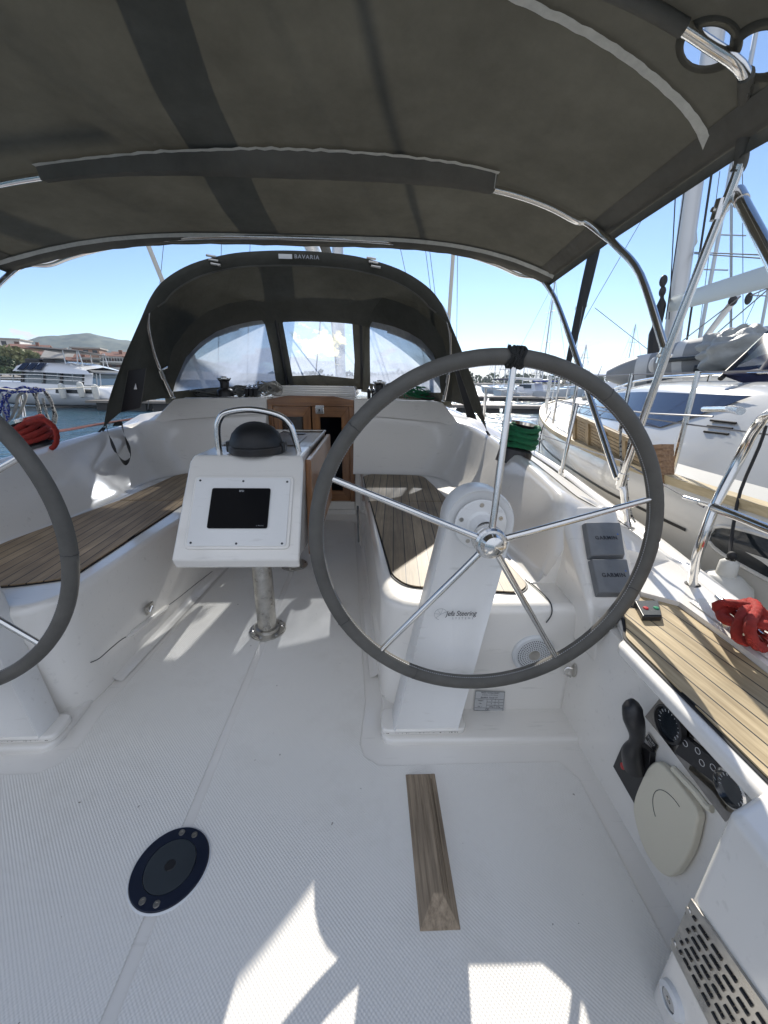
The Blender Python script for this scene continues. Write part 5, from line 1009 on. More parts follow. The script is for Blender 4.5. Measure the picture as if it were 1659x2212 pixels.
for wc, r in zip(WIN_C, wr):   # pull the rim vertices of each hole onto its circle
    used = {}
    for f_ in Fc:
        for k in range(4):
            e_ = (f_[k], f_[(k+1) % 4]); key = tuple(sorted(e_)); used[key] = used.get(key, 0)+1
    for (a, b), n in used.items():
        if n == 1:
            for k in (a, b):
                d = V[k]-wc
                if d.length < r*1.35: V[k] = wc+d.normalized()*r; V[k].z = Zb(min(BW, V[k].x), V[k].y)
put('canopy', V, Fc, CANV, BI, ang=60)
# hem along the edges and a turned-down lip
mb = MB(); rows = []
for s in (1, -1):
    rows = []
    for k in range(41):
        y = lerp(YA, yf(BW), k/40); z = Zb(BW, y); x = BW*s
        rows.append([Vector((x-.075*s, y, Zb(BW-.075, y)-.004)), Vector((x-.03*s, y, z+.0)), Vector((x+.004*s, y, z-.006)), Vector((x+.006*s, y, z-.035)), Vector((x-.002*s, y, z-.045))])
    mb = MB(); mb.grid(rows); mb.build('side_hem', CANVD, BI, ang=60)
def ribbon(pts, wdt, nrm_off=-.005, wav=0, m=ZIP, name='zip_strip', par=None, dirv=None):
    rows = []; n = len(pts)
    for i, p in enumerate(pts):
        t_ = (pts[min(i+1, n-1)]-pts[max(i-1, 0)]).normalized(); up_ = Vector((0, 0, 1)); sd = t_.cross(up_).normalized() if dirv is None else dirv
        o = wav*sin(i*1.9)+wav*.6*sin(i*.83+1); rows.append([p+sd*(wdt/2+o)+Vector((0, 0, nrm_off)), p-sd*(wdt/2-o*.6)+Vector((0, 0, nrm_off))])
    mb = MB(); mb.grid(rows); return mb.build(name, m, par or BI, ang=60)
def onb(L, n=60, dz=0):
    p = resamp(cr([bh(X, Yy) for X, Yy in L], 6), n); return [Vector((q.x, q.y, Zb(q.x, q.y)+dz)) for q in p]
MS = onb([(72, 350), (200, 334), (330, 322), (450, 317), (553, 311), (700, 316), (800, 324), (930, 338), (1030, 354), (1078, 367)])
ribbon(MS, .022, -.012, .0022)
AS = onb([(1060, -45), (1150, -2), (1280, 64), (1400, 148), (1500, 245), (1534, 338)])
ribbon(AS, .026, -.010, .0008)
# pockets: sleeves of doubled canvas round the bows
def sleeve(path, r, name='sleeve', flat=1.0, m=CANVD):
    mb = MB(); mb.tube(path, r, 12); return mb.build(name, m, BI, ang=60)
MY = 1.945
mp_ = [Vector((x, MY, Zb(x, MY)-.022)) for x in [lerp(-.95, 1.03, k/30) for k in range(31)]]
rows = []
for k, p in enumerate(MS):
    x = p.x; rows.append([Vector((x, p.y+.004, p.z-.008)), Vector((x, lerp(p.y, MY, .5), Zb(x, MY)-.046-.002*sin(k*2.1))), Vector((x, MY+.02, Zb(x, MY)-.040)), Vector((x, MY+.032, Zb(x, MY+.03)-.004))])
mb = MB(); mb.grid(rows); mb.build('sleeve', CANVD, BI, ang=60)
mb = MB()   # zip pull hanging at the end of the sleeve
q = MS[-1]; mb.tube([q+Vector((-.01, 0, -.012)), q+Vector((-.012, .002, -.06))], .0018, 6); mb.build('zip_pull', ZIP, BI)
FE = [Vector((x, yf(x), Zb(x, yf(x)))) for x in [BW*sin(lerp(-1, 1, k/60)*pi/2*.98) for k in range(61)]]
rows = []
for k, p in enumerate(FE):
    rows.append([p+Vector((0, -.10, .004-.0)), p+Vector((0, -.07, -.026)), p+Vector((0, -.02, -.034-.002*sin(k*2.3))), p+Vector((0, .012, -.020)), p+Vector((0, .012, .002))])
mb = MB(); mb.grid(rows); mb.build('sleeve', CANVD, BI, ang=60)
mb = MB(); mb.grid([[p+Vector((0, -.103-.0015*sin(k*2.1), -.004)), p+Vector((0, -.097, -.012)), p+Vector((0, -.090-.0015*sin(k*1.7), -.019))] for k, p in enumerate(FE[1:-1])]); mb.build('zip_strip', ZIP, BI)
# dark seam lines
for yy in (.98,): mb = MB(); mb.tube([Vector((x, yy, Zb(x, yy)-.003)) for x in [lerp(-1.48, 1.48, k/50) for k in range(51)]], .0022, 4); mb.build('seam', CANVD, BI)
HY = WIN_C[0].y-.02
hp = [Vector((x, HY+.0*abs(x), Zb(x, HY)-.018)) for x in [lerp(-1.42, 1.42, k/50) for k in range(51)]]
hp += [Vector((1.455, HY+.02, 1.80)), Vector((1.495, HY+.05, 1.745)), Vector((1.515, 1.31, 1.70)), Vector((1.515, 1.325, 1.665))]
sleeve([p for p in hp if p.x < WIN_C[0].x-wr[0]*.95], .0165); sleeve(cr([Vector((1.365, HY, Zb(1.365, HY)-.018)), Vector((1.47, 1.28, 1.79)), Vector((1.515, 1.31, 1.705)), Vector((1.516, 1.32, 1.68))], 6), .0165)
# transparent window discs with stitched rings
for wc, r in zip(WIN_C, wr):
    mb = MB(); n = 48; ring1 = []; ring2 = []; rg0 = []; rg3 = []
    for k in range(n):
        a = 2*pi*k/n
        def wpnt(rr, dz): x = wc.x+cos(a)*rr*.97; y = wc.y+sin(a)*rr; return Vector((x, y, (Zb(x, y) if x < BW else interp(ZE, y)-(x-BW)*.8)+dz))
        rg0.append(wpnt(r*.93, -.004)); ring1.append(wpnt(r*.96, -.008)); ring2.append(wpnt(r*1.24, -.006)); rg3.append(wpnt(r*1.27, -.001))
    mb.grid([rg0, ring1, ring2, rg3], True); mb.build('window_ring', CANV, BI, ang=60)
# steel bows
def bow(name, yb_, dz, legs):
    mb = MB(); top = [Vector((x, yb_, Zb(x, yb_)+dz)) for x in [lerp(-1.36, 1.36, k/24) for k in range(25)]]
    for s in (1, -1):
        L = [mir(v, s) for v in legs]
        if s == 1: full = top+L
        else: full = [mir(v, -1) for v in legs][::-1]+full
    mb.tube(cr(full, 5), .0135, 14); return mb.build(name, STEEL, BI)
bow('middle_bow', MY, -.026, [(1.40, MY-.005, 1.762), (1.462, MY-.04, 1.708), (1.492, MY-.12, 1.64), (1.51, 1.66, 1.50), (1.505, 1.418, 1.205)])
bow('front_bow', 2.60, -.018, [(1.45, 2.55, 1.69), (1.495, 2.47, 1.62), (1.51, 2.25, 1.42), (1.50, 1.53, .73)])
bow('aft_bow', HY, -.018, [(1.47, 1.28, 1.79), (1.515, 1.31, 1.70), (1.515, 1.36, 1.50), (1.505, 1.42, 1.18), (1.502, 1.50, .74), (1.51, 1.49, .69), (1.545, 1.45, .52)])
for s in (1, -1):
    for P_, d_ in (((1.505, 1.424, 1.20), (0, -.17, 1)), ((1.502, 1.50, .735), (0, -.1, 1)), ((1.515, 1.345, 1.60), (0, -.1, 1))):
        P_ = mir(P_, s); d_ = Vector(d_).normalized(); mb = MB(); mb.tube([P_-d_*.026, P_+d_*.026], .0185, 14); mb.build('clamp', STEEL, BI); MB().tube([P_+Vector((-.024, 0, 0)), P_+Vector((.024, 0, 0))], .007, 8).build('clamp_bolt', STEEL, BI)
    mb = MB(); mb.lathe([(.030, 0), (.030, .006), (.018, .010), (.016, .03)], mir((1.547, 1.45, .512), s), seg=20); mb.build('foot', STEEL, BI)
a = H(1592, 415, y=1.33); b = H(1720, 660, y=.95); mb = MB(); mb.tube([a, a.lerp(b, .1), a.lerp(b, .101), b], [.019, .019, .0165, .0165], 14); mb.build('aft_strut', STEEL, BI); mb = MB(); mb.tube([mir(a, -1), mir(b, -1)], .0165, 12); mb.build('aft_strut', STEEL, BI)
# sun pinholes: a worn patch of small holes is left out
# ================================================================== SPRAYHOOD
SH = thing('sprayhood', (0, 3.6, .96), 'dark grey canvas spray hood with three clear windows over the cabin entrance', 'spray hood')
YAH = 2.86
def hpt(X, Yy, y=YAH): return H(X, Yy, y=y)
Ahalf = [(1.265, 2.62, .79), (1.21, 2.66, .98), (1.12, 2.74, 1.22), (1.02, 2.82, 1.45), (.945, YAH, 1.60), (.84, YAH, 1.70), (.66, YAH, 1.79), (.42, YAH, 1.850), (.20, YAH, 1.872), (0, YAH, 1.878)]
Bhalf = [(1.10, 3.28, .955), (1.075, 3.34, 1.06), (1.03, 3.42, 1.20), (.94, 3.50, 1.33), (.82, 3.56, 1.425), (.68, 3.60, 1.49), (.50, 3.63, 1.535), (.33, 3.64, 1.56), (.16, 3.645, 1.572), (0, 3.65, 1.575)]
def full(L): L = [Vector(v) for v in L]; return [mir(v, -1) for v in L]+[v for v in L[-2::-1]]
Af = cr(full(Ahalf), 5); Bf = cr(full(Bhalf), 5)
def mid(a, b, t, k): p = a.lerp(b, t); return p+Vector((p.x*.03*k, 0, .05*k))*sin(pi*t)
rows = []
for i, (a, b) in enumerate(zip(Af, Bf)):
    d = (b-a).normalized(); cz = Vector((0, a.y, 1.0)); inn = (cz-a).normalized()
    vis = 1.0 if a.z > 1.62 else max(0, (a.z-1.45)/.17)
    rows.append([a+inn*.070*vis+d*(.02*vis+.0), a+inn*.035*vis-d*.004*vis, a]+[mid(a, b, t_, 1.0) for t_ in (.12, .25, .4, .55, .7, .85)]+[b])
mb = MB(); mb.grid(rows); mb.build('canopy', HOOD, SH, ang=70)
# inner seam of the brim
mb = MB(); mb.tube([r[0]+Vector((0, -.002, -.002)) for r in rows[19:-19]], .005, 6); mb.build('brim_piping', CANVD, SH)
# front: three flat facets with openings
cp0 = Vector((0, 3.65, 1.575)); cn = Vector((0, .50, .56)).normalized()
MTL, MBL = H(588, 688, cp0, cn), H(617, 826, cp0, cn); MTR, MBR = H(782, 690, cp0, cn), H(778, 828, cp0, cn)
OL, OR = Vector((-1.09, 3.31, .97)), Vector((1.09, 3.31, .97))
nl = (MTL-OL).cross(MBL-OL).normalized(); nr = (MTR-OR).cross(MBR-OR).normalized()
def frame_panel(outer, inner, p0, n_, name):
    """canvas between two loops measured on the facet plane (same number of points)"""
    o = [H(X, Yy, p0, n_) for X, Yy in outer]; i_ = [H(X, Yy, p0, n_) for X, Yy in inner]; k = len(o)
    mb = MB(); mb.add(o+i_, [(a, (a+1) % k, k+(a+1) % k, k+a) for a in range(k)]); mb.build(name, HOOD, SH, ang=60); return i_
def pane(pts, name, m):
    c = sum(pts, Vector())/len(pts); mb = MB(); mb.add(pts+[c], [(a, (a+1) % len(pts), len(pts)) for a in range(len(pts))]); mb.build(name, m, SH)
ci = frame_panel([(586, 640), (686, 634), (790, 638), (792, 700), (790, 780), (782, 840), (690, 834), (612, 838), (606, 780), (595, 700)],
                 [(614, 690), (686, 690), (757, 692), (761, 700), (766, 780), (764, 818), (690, 810), (632, 812), (626, 780), (611, 698)], cp0, cn, 'centre_panel')
VC = m_vinyl('glow_patch_vinyl', (.62, .66, .72), .36, glow_patch=tuple(H(690, 740, cp0, cn)))
pane(ci, 'centre_window', VC)
li = frame_panel([(592, 640), (555, 646), (495, 655), (450, 672), (408, 704), (374, 750), (352, 830), (358, 872), (450, 860), (560, 848), (620, 842), (606, 760), (596, 700)],
                 [(566, 692), (545, 694), (500, 704), (468, 716), (432, 740), (402, 772), (380, 822), (374, 846), (450, 838), (540, 832), (596, 825), (586, 760), (572, 700)], OL, nl, 'side_panel')
pane(li, 'side_window', VIN)
ri = frame_panel([(781, 640), (815, 640), (855, 650), (893, 665), (927, 690), (956, 730), (974, 800), (976, 878), (900, 868), (830, 854), (780, 846), (786, 760), (788, 700)],
                 [(804, 695), (825, 699), (852, 706), (882, 718), (910, 735), (935, 762), (948, 800), (952, 848), (900, 848), (850, 838), (800, 828), (799, 760), (799, 704)], OR, nr, 'side_panel')
pane(ri, 'side_window', VIN)
# sill cloth from the panels down to the coachroof
mb = MB(); mb.grid([[H(612, 838, cp0, cn)+Vector((0, -.003, .01)), H(690, 834, cp0, cn)+Vector((0, -.003, .01)), H(782, 840, cp0, cn)+Vector((0, -.003, .01))], [Vector((-.42, 4.22, 1.02)), Vector((0, 4.24, 1.02)), Vector((.42, 4.22, 1.02))]]); mb.build('sill', HOOD, SH)
# black zip flaps beside the centre window
for a, b in (((592, 668), (622, 834)), ((779, 668), (782, 838))):
    p_, q_ = H(*a, cp0, cn)-cn*.01, H(*b, cp0, cn)-cn*.01; mb = MB(); mb.tube([p_, q_], .014, 8); mb.build('zip_flap', CAULK, SH)
for X in (608, 760): mb = MB(); mb.ball(H(X, 678, cp0, cn)-cn*.008, .008); mb.build('fastener', BLK, SH)
# hoop tubes
for s in (1, -1):
    mb = MB(); mb.tube(cr([mir(v, s) for v in ((1.065, 3.19, .958), (1.075, 3.12, 1.10), (1.068, 3.02, 1.27), (1.03, 2.93, 1.45), (.96, 2.885, 1.575), (.86, 2.88, 1.665))], 6), .0125, 12); mb.build('hoop', STEEL, SH)
    mb = MB(); mb.tube(cr([mir(v, s) for v in ((1.068, 3.08, 1.16), (1.035, 3.28, 1.23), (.96, 3.42, 1.33), (.84, 3.50, 1.415), (.70, 3.55, 1.475), (.62, 3.57, 1.50))], 6), .011, 12); mb.build('front_hoop', STEEL, SH)
    mb = MB(); mb.lathe([(.022, 0), (.022, .006), (.015, .012), (.015, .05)], mir((1.065, 3.19, .955), s), seg=16); mb.build('hoop_foot', STEEL, SH); MB().tube([mir((1.069, 3.10, 1.10), s), mir((1.07, 3.07, 1.16), s)], .018, 12).build('hoop_joint', STEEL, SH)
    # side pocket with a dark mesh face
    if s < 0: q = [H(X, Yy, y=2.80) for X, Yy in ((279, 800), (318, 795), (306, 880), (263, 890))]; lab = None
    else: q = [H(X, Yy, y=2.80) for X, Yy in ((980, 790), (993, 800), (1030, 905), (1010, 900))]
    off = Vector((-.012*s*1.0, -.03, 0)); mb = MB(); mb.prism([v+off for v in q], Vector((0, .004, 0))); mb.build('pocket', CAULK, SH, bev=.002)
    mb = MB(); mb.tube([v+off+Vector((0, -.003, 0)) for v in q], .0022, 5, closed=True); mb.build('pocket_piping', CANVD, SH)
    if s < 0: e1, e2, e3 = [H(X, Yy, y=2.76) for X, Yy in ((289, 841), (296, 841), (293, 828))]; mb = MB(); mb.prism([e1, e2, e3], (0, .001, 0)); mb.build('sail_emblem', INKW, SH, smooth=False)
    # elastic tie at the aft corner
    e_ = mir((1.265, 2.62, .79), s); mb = MB(); mb.tube([e_, e_+mir((.02, -.07, -.045), s)], .006, 8); mb.tube([e_+Vector((.0, .02, 0)), e_+mir((.015, -.03, -.05), s)], .005, 8); mb.build('tie', RUB, SH)
for X, Yy in ((460, 553), (806, 558)):   # rolled flap toggles
    mb = MB()
    for k in range(3): q = H(X+k*5-4, Yy+k*9, y=YAH-.015); mb.tube([q-Vector((.030, 0, -.004)), q+Vector((.030, 0, -.004))], .007, 8)
    mb.build('flap_buckle', STEELD, SH)
q = H(651, 556, y=YAH-.006); text('BAVARIA', .034, q+Vector((.035, -.008, 0)), (1, 0, -.02), (0, .25, 1), INKG, SH, font_bold=True, space=1.2)
q = H(621, 554.5, y=YAH-.010); mb = MB(); mb.box(q.x-.055, q.x+.03, q.y-.006, q.y-.004, q.z-.013, q.z+.013); mb.build('logo_bar', INKW, SH, smooth=False)
# ================================================================== winches, ropes, rigging
def winch(P_, r, h, label, handle=False, group=None):
    P_ = Vector(P_); t = thing('winch', P_, label, 'winch', group)
    mb = MB(); mb.lathe([(r*1.25, 0), (r*1.25, h*.25), (r*1.1, h*.34), (r*.8, h*.40), (r*.68, h*.55), (r*.70, h*.74), (r*.95, h*.84)], P_, seg=32); mb.build('drum', BLK, t, ang=35)
    mb = MB(); mb.lathe([(r*.95, h*.84), (r*1.05, h*.88), (r*1.05, h*.93), (r*.5, h*.95), (r*.45, h*1.0), (0, h*1.0)], P_, seg=32); mb.build('top', STEEL, t, ang=35)
    return t
winch(H(488, 856, y=3.36), .052, .155, 'black winch on the cabin top left of the door', group='cabin top winches')
winch(H(820, 862, y=3.36), .052, .150, 'black winch on the cabin top right of the door, behind the wheel rim', group='cabin top winches')
def coilwinch(P_, ax, m, label, lab2, turns=5, r=.072, rr=.0105):
    P_ = Vector(P_); ax = Vector(ax).normalized(); u = ax.orthogonal().normalized(); v = ax.cross(u); t = thing('winch', P_, label, 'winch', 'coaming winches')
    mb = MB(); mb.lathe([(.092, -.03), (.088, .045), (.078, .056), (.055, .064), (.050, .10), (.055, .165), (.066, .18)], P_, ax, 36); mb.build('drum', BLK, t, ang=35)
    mb = MB(); mb.lathe([(.066, .18), (.070, .196), (.04, .204), (0, .205)], P_, ax, 32); mb.build('top', STEEL, t, ang=35)
    pts = []
    for k in range(turns*18):
        a = 2*pi*k/18; hh = .062+.115*k/(turns*18)+.010*sin(a+1)+.006*sin(a*2+k*.05); q = r*(1+.06*sin(a+k*.11)+.10*(1-abs(k/(turns*9)-1))); pts.append(P_+ax*hh+(u*cos(a)+v*sin(a))*q)
    pts += [P_+ax*.135+u*.02, P_+ax*.09+v*.08+u*.05, P_+ax*.03+v*.095+u*.04]
    mb = MB(); mb.rope(cr(pts, 3), rr); c = tag(mb.build('rope_coil', m), lab2, 'rope')
coilwinch((1.262, 2.08, .71), (.20, 0.05, .97), RGRN, 'black winch on the right coaming wrapped in green rope', 'glossy green rope wound round the right coaming winch', turns=4, r=.078, rr=.0155)
coilwinch((-1.36, 2.22, .69), (-.30, .0, .95), RRED, 'black winch on the left coaming wrapped in red rope', 'thick red rope wound round the left coaming winch', turns=4, r=.080, rr=.0155)
# extra red loops over the winch, and its tail
pts = [H(X, Yy, y=2.13) for X, Yy in ((60, 915), (90, 905), (112, 918), (122, 935), (120, 960), (100, 975), (84, 972))]; mb = MB(); mb.rope(cr(pts, 5), .013); tag(mb.build('rope_loop', RRED), 'loose red loop hanging off the left winch', 'rope')
mb = MB(); mb.tube(cr([H(122, 932, y=2.4), H(160, 926, y=2.7), H(215, 916, y=3.0), H(300, 903, y=3.4), H(335, 896, y=3.7)], 4), .009, 8); tag(mb.build('sheet_rope', RDKR), 'taut dark red sheet running forward from the left winch', 'rope')
# loops of line heaped on the cabin top
def heap(name, m, ctr, rx, ry, rz, turns, r, seed, label, cat='rope', step=14):
    rnd = random.Random(seed); pts = []; c = Vector(ctr)
    for k in range(turns):
        ox, oy, a0, ex = rnd.uniform(-.35, .35)*rx, rnd.uniform(-.35, .35)*ry, rnd.uniform(0, 6.3), rnd.uniform(.45, .95)
        for j in range(step): a = a0+2*pi*j/step; pts.append(c+Vector((ox+cos(a)*rx*ex, oy+sin(a)*ry*ex, rz*(.15+.75*k/turns)+rz*.25*sin(a*2+k))))
    mb = MB(); mb.tube(cr(pts, 2), r, 7); return tag(mb.build(name, m), label, cat)
heap('rope_coil', RGRN, (.93, 3.50, .975), .17, .09, .09, 15, .0048, 3, 'heap of thin green line on the cabin top right of the door')
heap('rope_coil', RGRY, (.60, 3.55, .97), .07, .06, .11, 7, .005, 5, 'grey line looped over the clutches right of the door')
heap('rope_coil', RGRY, (-.86, 3.45, .965), .17, .08, .05, 9, .005, 7, 'grey line lying in loops on the cabin top at the far left')
heap('rope_coil', RWHT, (-.36, 3.46, .985), .10, .06, .10, 7, .006, 9, 'pale thick line looped beside the door top on the left')
heap('rope_coil', RGRY, (-.62, 3.5, .97), .09, .06, .08, 5, .006, 12, 'grey line curled behind the left cabin winch')
for X, lab in ((545, 'row of black rope clutches left of the door'), (806, 'row of black rope clutches right of the door')):
    c = H(X, 850, y=3.42); t = thing('rope_clutch', c, lab, 'rope clutch'); 
    for k in range(3):
        x = c.x-.05+k*.036; mb = MB(); mb.hexa([(x, 3.36, .965), (x+.030, 3.36, .965), (x+.030, 3.50, .965), (x, 3.50, .965)], [(x, 3.38, 1.03), (x+.030, 3.38, 1.03), (x+.030, 3.49, 1.045), (x, 3.49, 1.045)]); mb.build('clutch', BLK, t, bev=.005)
        mb = MB(); mb.tube([(x+.015, 3.40, 1.038), (x+.015, 3.47, 1.058), (x+.015, 3.52, 1.05)], .006, 8); mb.build('clutch_handle', STEEL, t)
# strap hanging in the left corner
mb = MB(); L = [H(X, Yy, x=-1.10) if Yy > 960 else H(X, Yy, x=-1.20) for X, Yy in ((229, 918), (238, 948), (250, 975), (262, 994), (272, 1000), (281, 990), (281, 975), (272, 950), (265, 925), (262, 915), (245, 917))]
pts = resamp(cr(L, 6), 60); rows = []
for i, p in enumerate(pts):
    t_ = (pts[min(i+1, 60)]-pts[max(0, i-1)]).normalized(); sd = t_.cross(Vector((1, .3, 0))).normalized(); a_ = .7*sin(i*.12); sd = (sd*cos(a_)+Vector((1, 0, 0))*sin(a_)).normalized(); rows.append([p+sd*.016, p-sd*.016])
mb.grid(rows); tag(mb.build('webbing_strap', STRAP), 'black webbing strap looped over the left coaming', 'strap')
# mast, boom, standing rigging of our yacht
t = thing('yacht_mast', (0, 6.75, .95), 'white mast of our own yacht, its foot just seen above the spray hood', 'mast')
mb = MB(); mb.tube([(-.01, 6.75, .9), (0, 6.7, 15)], .085, 16); mb.build('spar', MASTM, t)
mb = MB(); [mb.tube([(-.85, 6.6, z), (0, 6.75, z), (.85, 6.6, z)], .025, 8) for z in (5.2, 9.5)]; mb.build('spreader', MASTM, t)
t = thing('boom', (0, 4, 2.2), 'boom of our own yacht above the awning, seen in the gap over the spray hood', 'boom')
mb = MB(); mb.tube([(0, 6.6, 2.12), (-.01, .9, 2.16)], [.06, .06], 16); mb.build('spar', MASTM, t)
mb = MB(); mb.tube([(0, 6.5, 2.30), (-.005, 3, 2.30), (-.01, .95, 2.24)], [.11, .08, .05], 14); mb.build('sail_bag', CANVD, t)
mb = MB(); mb.tube([(0, 6.6, 1.25), (0, 5.2, 2.06)], .03, 10); mb.build('vang', MASTM, t)
mb = MB(); mb.tube([(-.02, 4.7, 2.1), (-.12, 4.45, 1.1)], .008, 6); mb.tube([(.02, 4.7, 2.1), (.12, 4.45, 1.1)], .008, 6); mb.build('mainsheet', RGRY, t)
for X0, Y0, X1, Y1, y, r, m_, lab in ((435, 815, 312, 510, 4.6, .024, mat('cream_pvc', (.62, .58, .50), .5), 'cream covered shroud rising left of the spray hood'), (962, 800, 981, 520, 4.6, .020, bpy.data.materials['cream_pvc'] if 'cream_pvc' in bpy.data.materials else RWHT, 'cream covered shroud rising right of the spray hood'),
        (348, 585, 358, 480, 6, .004, WIRE, 'thin wire left of the spray hood top'), (478, 545, 481, 440, 6.2, .004, WIRE, 'thin wire over the left end of the hood'), (540, 535, 542, 440, 6.2, .004, WIRE, 'thin halyard over the left middle of the hood'),
        (872, 570, 857, 500, 6.2, .004, WIRE, 'thin wire over the right end of the hood'), (930, 625, 914, 500, 6.2, .004, WIRE, 'left of two thin wires right of the hood'), (943, 660, 923, 500, 6.2, .004, WIRE, 'right of two thin wires right of the hood'), (987, 690, 989, 500, 6.2, .004, WIRE, 'thin wire running beside the right cream shroud')):
    a = H(X0, Y0, y=y); b = H(X1, Y1, y=y); d = (b-a).normalized(); a = a-d*((a.z-.66)/d.z); mb = MB(); mb.tube([a, b+d*6], r, 8); tag(mb.build('shroud', m_), lab, 'shroud', 'shrouds of our yacht')
# guard rail on the right side deck: stanchions + wires
def stanchion(base, top, label, group='guard rail stanchions of our yacht'):
    t = thing('stanchion', base, label, 'stanchion', group); b, tp_ = Vector(base), Vector(top)
    mb = MB(); mb.tube([b, tp_], .0125, 10); mb.build('post', STEEL, t); mb = MB(); mb.lathe([(.028, 0), (.026, .01), (.017, .014), (.016, .06)], b, seg=14); mb.build('socket', STEEL, t)
stanchion(H(1043, 932, y=3.95), H(1050, 838, y=3.95), 'steel stanchion right of the spray hood, behind the wheel spoke')
stanchion(H(1210, 1032, z=.53), H(1246, 872, y=2.45), 'steel stanchion on our right side deck beyond the green winch')
for A4, lab in (([(1034, 822), (1240, 852), (1300, 868), (1368, 892)], 'upper'), ([(1034, 892), (1215, 955), (1390, 1020)], 'lower')):
    pass
lw = [H(960, 815, y=5.2), H(1050, 838, y=3.95), H(1246, 872, y=2.45)]
mb = MB(); mb.tube(lw+[H(1400, 893, y=1.75), H(1540, 900, y=1.35)], .0035, 6); tag(mb.build('guard_wire', WIRE), 'upper guard wire running forward from our right pushpit', 'guard wire', 'guard wires')
mb = MB(); mb.tube([H(1035, 892, y=4.2), H(1215, 955, y=2.25), H(1340, 995, y=1.6), H(1520, 1095, y=1.1)], .0035, 6); tag(mb.build('guard_wire', WIRE), 'lower guard wire running forward from our right pushpit', 'guard wire', 'guard wires')
# stern pushpit on the right
PP = thing('pushpit', (1.41, .96, .55), 'polished steel stern rail bending up at the right edge of the photo', 'stern rail')
mb = MB(); U = [H(1600, 985, y=.97), H(1632, 925, y=.93), H(1668, 893, y=.86), H(1760, 880, y=.6)]
mb.tube(cr([H(1495, 1267, z=.505), H(1505, 1205, y=.98), H(1518, 1165, y=.955), H(1548, 1085, y=.965)]+U, 6), .0125, 14); mb.build('upper_tube', STEEL, PP)
mb = MB(); mb.tube([H(1540, 1095, y=.96), H(1600, 1118, y=.9), H(1760, 1185, y=.70)], .0120, 14); mb.build('lower_tube', STEEL, PP)
mb = MB(); mb.lathe([(.022, 0), (.022, .010), (.015, .014)], H(1495, 1268, z=.502), seg=18); mb.build('foot', RUB, PP)
mb = MB(); a = H(1535, 1092, y=.96); mb.tube([a, H(1512, 1085, y=1.05)], .006, 8); mb.tube([H(1512, 1085, y=1.05), H(1478, 1075, y=1.12)], .0075, 10); mb.build('turnbuckle', STEEL, PP); mb = MB(); mb.tube([H(1600, 888, y=.95), H(1575, 883, y=1.1)], .010, 10); mb.tube([H(1575, 884, y=1.1), H(1520, 884, y=1.3)], .0085, 10); mb.build('turnbuckle', STEEL, PP)
# flecked line hanging by the awning strut
mb = MB(); mb.tube(cr([H(1372, 1130, y=1.5), H(1360, 1100, y=1.52), H(1352, 1030, y=1.55), H(1358, 960, y=1.6), H(1368, 930, y=1.62)], 4), .005, 8); mb.tube(cr([H(1345, 1050, y=1.6), H(1340, 960, y=1.62), H(1342, 920, y=1.66)], 4), .005, 8); tag(mb.build('hanging_line', RBW), 'black and white flecked line hanging beside the steel awning strut', 'rope')
# left side: guard rail with coiled lines hung on it
stanchion(H(56, 925, y=2.9), H(43, 846, y=2.95), 'steel stanchion on our left side deck under the hanging lines')
mb = MB(); mb.tube([H(-60, 832, y=2.0), H(43, 844, y=2.95), H(190, 836, y=4.1), H(260, 832, y=5.2)], .005, 6); tag(mb.build('guard_wire', RWHT), 'white covered guard wire on our left side', 'guard wire', 'guard wires')
def hang(L, y, r, m, label):
    mb = MB(); mb.tube(cr([H(X, Yy, y=y+.01*(i % 3)) for i, (X, Yy) in enumerate(L)], 5), r, 8); tag(mb.build('hanging_line', m), label, 'rope', 'lines hung on the left guard rail')
hang([(60, 848), (75, 838), (95, 845), (110, 870), (118, 905), (108, 925), (92, 910), (82, 870), (70, 842), (98, 846), (115, 880), (112, 915), (98, 925), (85, 895), (78, 855), (90, 840), (103, 858), (121, 896), (115, 920), (104, 905), (92, 860)], 2.92, .008, RBW, 'grey white line looped over the left guard rail')
hang([(15, 915), (8, 890), (22, 905), (34, 880), (40, 855), (55, 850), (52, 870), (38, 900), (28, 915), (18, 908)], 2.9, .009, RWHT, 'cream line hung in a loop left of the grey white one')
hang([(-10, 850), (10, 838), (30, 842), (50, 836), (70, 840), (95, 842), (75, 846), (45, 846), (20, 850), (5, 870), (15, 900), (10, 925), (-5, 905), (8, 870), (22, 850), (0, 845), (-10, 880), (12, 920), (18, 880), (5, 850)], 2.86, .009, RBLU, 'blue and white line hung on the left guard rail at the photo edge')
# left side deck box-like fairlead and tan toe strip
mb = MB(); a = H(30, 985, y=2.15); mb.box(a.x-.1, a.x+.12, 2.05, 2.25, .56, .60); tag(mb.build('fairlead', WTEAK, bev=.004), 'small tan wooden block on the left side deck edge', 'wooden block')
